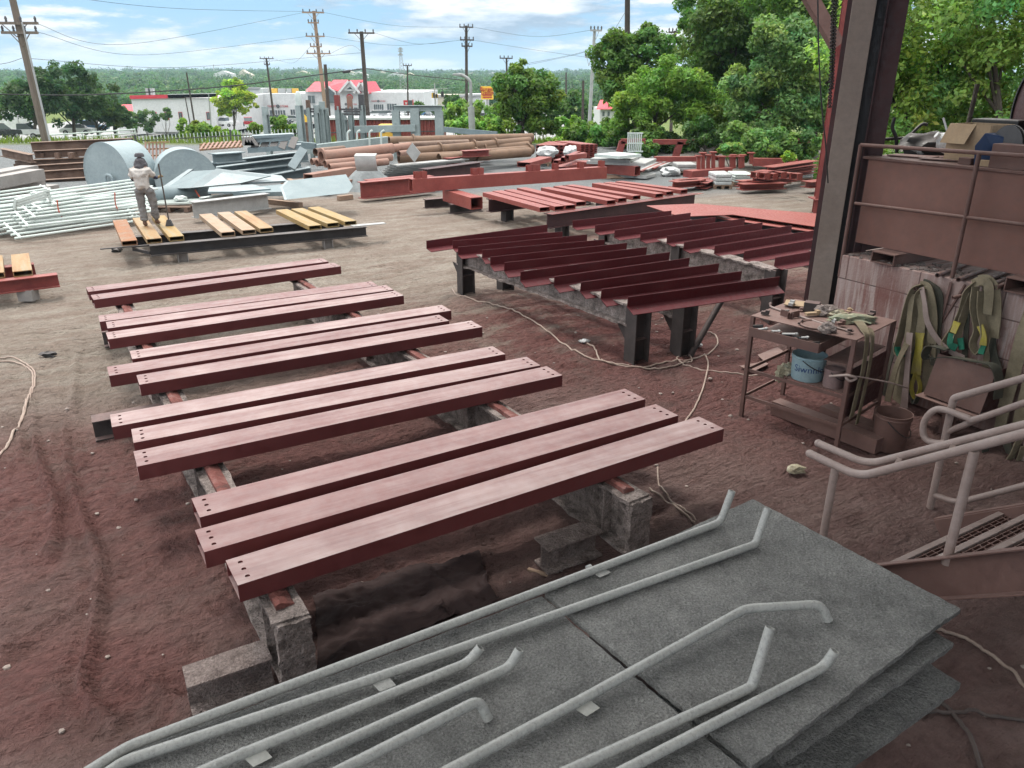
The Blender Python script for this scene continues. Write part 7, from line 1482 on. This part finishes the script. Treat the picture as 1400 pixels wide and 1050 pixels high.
WL = [('upper left wire dipping from the leaning pole toward the middle pole', [(46,31,47),(180,60,65),(413,17.5,92)], .013), ('second wire from the leaning pole to the middle pole', [(52,44,47),(200,75,68),(418,50,92)], .013), ('wire from the middle pole to the dark one-arm pole', [(452,73,92),(478,62,84),(494,70,80)], .013), ('high wire from the top right over the middle pole', [(443,17,92),(540,35,94),(628,37,95)], .013), ('wire between the middle pole and the three-arm pole, lower', [(444,49.5,92),(540,62,94),(629,55,95)], .013), ('wire from the three-arm pole to the grey pole at the right', [(647,37,95),(730,50,85),(807,41.5,72)], .013), ('lower wire from the three-arm pole to the grey pole', [(648,55,95),(730,68,85),(800,78,72)], .013), ('wire slanting up from the grey pole to the thick dark pole', [(715,88,80),(812,66,72),(857,14,52)], .013), ('wire rising left of the grey pole across the clouds', [(700,93,90),(790,74,80),(813,62,72)], .013), ('faint wire across the upper left clouds', [(100,-3,60),(250,12,66),(440,16,92)], .013), ('faint wire from the twin-arm pole to the middle pole', [(374,80,150),(400,86,120),(424,64,92)], .013), ('wire from the dark one-arm pole up to the three-arm pole', [(512,45,80),(570,60,88),(628,55,95)], .013), ('wire from the left edge to the leaning pole’s lower part', [(-20,90,48),(10,86,47.5),(34,78,47)], .013), ('wire from the leaning pole’s lower part to the dark one-arm pole', [(40,80,47),(250,92,65),(494,72,80)], .013)]
for lab, pts, r in WL: wire(lab, pts, r)
# ------------------------------------------------------------------ trees
def TR(name, label, px, base_py, D, crowns, n, size, tint, seed, r0=.2, **k):
    p = AD(px, base_py, D); p.z = terr1(p.x, D); cr = []
    for (cx, cy, rxp, rzp) in crowns:
        c = AD(cx, cy, D); cr.append((c, rxp*D/1045, rxp*D/1045*.9, rzp*D/1045))
    return tree(name, p, cr, n, size, tint, label, r0=r0, seed=seed, **k)
GRP = 'trees and shrubs on the right bank'
TR('bushy_tree', 'dense vine-covered round tree standing alone left of the hedge', 715, 195, 45, [(704,132,27,40),(734,140,34,40),(710,165,34,34),(716,108,22,22),(745,160,26,38)], 15000, .24, (.062,.115,.022), 3, .25, clumps=44)
TR('slender_tree', 'loose-leaved tall tree with vine-wrapped trunk at the left end of the right bank', 868, 200, 47, [(880,80,34,40),(845,90,32,40),(862,120,45,38),(890,60,22,22),(830,72,16,22)], 13000, .26, (.055,.11,.022), 4, .25, clumps=46, top=AD(875,60,47), group=GRP)
TR('sumac_tree', 'bright green feathery tree drooping over the red-roofed house', 905, 210, 42, [(880,135,40,26),(930,130,45,30),(870,160,36,20),(920,105,40,20),(960,150,40,35)], 17000, .26, (.095,.175,.028), 5, .2, clumps=50, elong=.32, droop=.3, group=GRP)
TR('dark_tree', 'tall dark green tree behind the feathery bright one', 995, 212, 45, [(1000,60,55,50),(980,120,50,50),(1030,100,45,60),(995,20,50,40)], 18000, .26, (.045,.09,.022), 6, .3, clumps=56, group=GRP)
TR('blossoming_tree', 'tall tree with salmon-tinged tips rising past the photo top', 985, 210, 50, [(975,15,50,30),(1010,-20,70,40),(950,30,28,16),(1060,0,60,50),(940,50,22,14)], 15000, .28, (.06,.12,.022), 7, .3, clumps=50, accents=((.42,.17,.08), 1500, .26), group=GRP)
TR('grey_green_tree', 'pale grey-green bushy tree before the dark tree, left of the chain', 1065, 222, 37, [(1060,140,50,50),(1090,90,45,50),(1040,180,40,32),(1095,170,40,45),(1070,60,40,40),(1030,120,34,36)], 24000, .2, (.085,.15,.05), 8, .25, clumps=60, group=GRP)
TR('bank_tree', 'tall leafy tree rising behind the hoist chain', 1110, 225, 40, [(1110,20,60,60),(1070,-10,60,40),(1150,60,60,70),(1120,120,50,50)], 16000, .24, (.06,.12,.026), 9, .3, clumps=50, group=GRP)
TR('broad_tree', 'broad sunlit tree behind the left half of the platform junk', 1245, 330, 24, [(1240,60,95,70),(1225,150,80,60),(1290,120,80,70),(1200,100,60,80),(1260,200,90,40),(1270,0,100,50)], 21000, .17, (.12,.2,.045), 10, .22, clumps=60, group=GRP)
TR('broad_tree', 'broad tree with thin vertical trunk behind the cardboard box', 1340, 340, 22, [(1340,40,90,70),(1370,120,90,70),(1320,170,80,60),(1400,30,90,80),(1320,-20,100,50),(1430,150,60,80)], 20000, .16, (.125,.205,.055), 11, .16, clumps=60, group=GRP)
TR('back_tree', 'dark tree filling the gaps behind the platform trees', 1300, 260, 38, [(1180,150,80,50),(1290,160,110,60),(1390,160,110,60),(1280,60,150,60)], 9000, .26, (.05,.1,.024), 12, .3, clumps=60, cr=.34, group=GRP)
TR('back_tree', 'broad pale-green mass of tree behind the dark tree and the chain', 1000, 200, 56, [(930,120,60,50),(1010,90,80,80),(1090,60,80,80),(1100,140,80,60),(1010,160,90,40),(960,70,40,40),(1060,-20,70,60)], 20000, .3, (.085,.15,.04), 13, .3, clumps=90, cr=.26, group=GRP)
for i, (x, y, D, rx_, rz_, tint, lab) in enumerate(((775,178,50,20,18,(.10,.19,.03),'bright light-green shrub at the left end of the hedge'), (800,182,46,24,17,(.07,.14,.025),'mid-green shrub second in the hedge'), (828,184,45,26,18,(.08,.15,.028),'shrub in the hedge below the red-roofed house'), (855,190,43,24,20,(.055,.115,.022),'darker shrub at the right end of the hedge'), (885,190,40,22,20,(.05,.1,.02),'shrub behind the barred rack'), (885,202,37,14,12,(.07,.13,.03),'small pale shrub right of the barred rack'), (920,198,41,30,16,(.035,.07,.018),'dark shrub behind the long red rail'), (965,188,38,30,26,(.035,.075,.018),'dark shrub under the tall trees by the rail'), (1010,195,34,28,24,(.08,.15,.04),'pale shrub before the dark trunk'), (1050,200,33,32,22,(.085,.155,.045),'pale shrub right of the dark trunk'), (1000,205,32,16,10,(.1,.17,.04),'low bright weed by the red rack'), (1092,200,33,28,20,(.07,.13,.035),'shrub left of the red column'), (1078,214,30,8,6,(.12,.2,.03),'small yellow-green weed by the red rail'), (780,155,85,28,34,(.04,.085,.02),'dark round tree beyond the hedge'), (758,196,42,16,9,(.09,.16,.03),'low weed right of the round tree'), (1180,235,30,70,25,(.06,.12,.024),'shrub behind the beige column'), (1270,245,22,90,25,(.07,.14,.028),'shrub line just behind the platform junk'), (1390,250,20,90,30,(.05,.1,.024),'dark shrub behind the tank'))):
    TR('shrub', lab, x, y+rz_, D, [(x,y,rx_,rz_),(x+rx_*.4,y+rz_*.3,rx_*.7,rz_*.7),(x-rx_*.4,y+rz_*.35,rx_*.7,rz_*.65)], int(3200*max(.7, rx_/22)), .0052*D, tint, 40+i, .06, clumps=22, group='shrubs of the right bank', cat='shrub')
LG = 'trees on the left beyond the fence'
for i, (x, y, D, cr, tint, lab) in enumerate(((45,190,105,[(50,140,34,34),(62,120,26,26),(30,150,30,28)],(.028,.06,.02),'dark round tree right behind the leaning pole'), (100,186,112,[(95,110,28,24),(110,135,32,30),(85,145,30,30),(120,150,26,26)],(.032,.068,.022),'taller dark tree with thin crown tip, second from the left'), (135,184,118,[(130,135,28,28),(145,150,22,24)],(.04,.075,.024),'dark tree third from the left with slanting trunks'), (160,182,120,[(158,158,16,16),(168,162,12,12)],(.035,.075,.022),'small dark tree left of the white warehouse'), (8,185,130,[(10,150,30,26),(25,135,20,20)],(.06,.125,.03),'lighter green tree at the left edge'))):
    TR('roadside_tree', lab, x, y, D, cr, 6500, .5, tint, 80+i, .3, clumps=34, group=LG)
TR('yellow_green_tree', 'bright yellow-green young tree before the white warehouse', 318, 172, 150, [(316,125,18,16),(322,140,22,18),(308,145,16,14),(345,138,10,14)], 4200, .62, (.17,.235,.025), 91, .25, clumps=34)
for i, (x, y, r, D, tint, lab) in enumerate(((202,165,13,158,(.045,.09,.03),'round small tree at the warehouse wall'), (186,162,9,158,(.06,.11,.03),'thin small tree left of it at the warehouse wall'), (226,155,7,158,(.06,.11,.035),'sparse sapling between the warehouse windows'), (178,168,9,150,(.045,.09,.025),'low shrub at the warehouse corner'))):
    TR('small_tree', lab, x, 178, D, [(x,y,r,r*1.1),(x+3,y+r*.6,r*.8,r*.7)], 1300, .5, tint, 95+i, .1, clumps=18, group='small trees by the warehouse')
for i, (x, y, rx_, rz_, D, tint, lab) in enumerate(((262,178,16,14,58,(.11,.18,.035),'light shrub at the fence left of the big one'), (284,178,16,14,57,(.09,.16,.03),'bigger shrub at the fence before the white pickup'), (315,186,12,8,55,(.1,.17,.035),'low weeds at the fence right of it'), (382,172,12,12,56,(.09,.16,.035),'shrub before the black car'), (405,180,10,9,55,(.08,.14,.03),'shrub left of the rounded-cap post'), (350,176,8,6,60,(.1,.16,.04),'low weed by the lone grey post'), (622,158,22,20,62,(.085,.15,.03),'big bush left of the street lamp'), (655,160,20,18,60,(.1,.18,.035),'bright bush right of the street lamp'), (640,172,24,12,56,(.11,.2,.035),'low bright bush at the street lamp’s foot'), (674,172,16,14,55,(.1,.18,.03),'bush between the lamp and the round tree'), (617,139,12,8,140,(.04,.08,.025),'dark bush before the beige building'), (598,152,8,6,120,(.05,.1,.03),'small bush under the traffic lights'), (572,147,8,6,160,(.06,.11,.03),'bush beside the store sign'), (683,150,9,14,62,(.06,.115,.025),'vine tuft beside the burger sign'))):
    TR('fence_shrub', lab, x, y+rz_, D, [(x,y,rx_,rz_),(x+rx_*.4,y+rz_*.3,rx_*.7,rz_*.7)], 1700, .0062*D, tint, 120+i, .05, clumps=18, group='shrubs along the fence and road', cat='shrub')
# the far wood: one mass of crowns on the hills
rng = np.random.default_rng(5); cen = []; rad = []; tin = []
bands = [(300, 460, 560, (3.5, 5.5)), (460, 800, 900, (4.5, 6.5)), (800, 1500, 1600, (5.5, 8)), (1500, 2750, 1500, (8, 12))]
clouds = []
for (y0, y1, n, (r0, r1)) in bands:
    y = rng.uniform(y0, y1, n); x = rng.uniform(-.72, .62, n)*y; keep = ~((y < 340) & (x > -95) & (x < 5)); x = x[keep]; y = y[keep]; r = rng.uniform(r0, r1, len(x)); z = terr(x, y)+r*.75
    k = np.clip((y-300)/2200, 0, 1)
    base = np.array((.036,.08,.026))*(1-k)[:, None]+np.array((.03,.068,.036))*k[:, None]; base *= (1+.16*rng.normal(size=len(x)))[:, None]; base = np.clip(base, .012, .2)
    for c, q, b in zip(np.stack([x, y, z], 1), r, base):
        K = 5; d = rng.normal(size=(K, 3)); d /= np.linalg.norm(d, axis=1)[:, None]; d[:, 2] = np.abs(d[:, 2])*.7-.15
        clouds.append(leafcloud(c+d*q*.55, np.full(K, q*.6), 130 if y1 < 1000 else 80, q*.28, b, rng, .75, .8, 0, .1))
foliage('far_wood', clouds, None, (0, 300, 0), label='far-off green wood covering the valley and hills behind the buildings', cat='wood', kind='stuff')
# grass at the fence and weeds
rng = np.random.default_rng(8); n = 5200; x = rng.uniform(-40, 9, n); y = rng.uniform(46.5, 60, n); z = terr(x, y); h = rng.uniform(.12, .5, n); a = rng.uniform(0, 3.14, n)
lo = np.stack([x, y, z], 1); w_ = np.stack([np.cos(a), np.sin(a), np.zeros(n)], 1)*.05; tip = lo+np.stack([rng.normal(size=n)*.1, rng.normal(size=n)*.1, h], 1)
fo = np.stack([lo-w_, lo+w_, tip+w_*.2, tip-w_*.2], 1).reshape(-1, 3); kc = rng.uniform(.6, 1.4, n)[:, None]
me = fastmesh('grass', fo, np.arange(4*n).reshape(n, 4), LEAF, np.concatenate([np.array((.13,.18,.04))*kc, np.ones((n, 1))], 1)); o = bpy.data.objects.new('grass', me); COL.objects.link(o); tag(o, 'long green grass along the foot of the fence', 'grass', kind='stuff')
# ------------------------------------------------------------------ the shed roof overhead (shades the near yard)
E_ = V((1.15, 7.4, 0)); t = thing('shed_roof', 'corrugated shed roof over the paint area where the viewer stands', 'roof', V((0, -4, 0))); Zr = 8.6
mb = MB(); a = V((3.98, 9.62, Zr))+AX*.6+DX*ROOFD; b = a-AX*ROOFW; a = a+AX*6; mb.prism([a, b, b+DX*19, a+DX*19], UZ*.2); obj('roof_sheet', mb, GREYS, t)
a = a-AX*6; mb = MB(); q = a+DX*19-UZ*Zr; mb.prism([q, q-AX*ROOFW, q-AX*ROOFW+UZ*Zr, q+UZ*Zr], DX*.2); obj('back_wall', mb, GREYS, t)
# ------------------------------------------------------------------ air
if HAZE:
    m = bpy.data.materials.new('haze'); m.use_nodes = True; nt = m.node_tree; nt.nodes.remove(nt.nodes['Principled BSDF']); pv = nt.nodes.new('ShaderNodeVolumePrincipled'); pv.inputs['Color'].default_value = (.62,.82,1,1); pv.inputs['Density'].default_value = HAZE; pv.inputs['Anisotropy'].default_value = .2; nt.links.new(pv.outputs[0], nt.nodes['Material Output'].inputs['Volume'])
    mb = MB(); mb.box((0, 2060, 45), 7600, 4500, 120); o = obj('haze', mb, m, label='thin pale haze in the air over yard and valley', cat='haze', kind='stuff')
# ------------------------------------------------------------------ tidy the records
for o in bpy.data.objects:
    if o.parent is None and o.get('label') and not o.get('kind'): o['kind'] = 'thing'
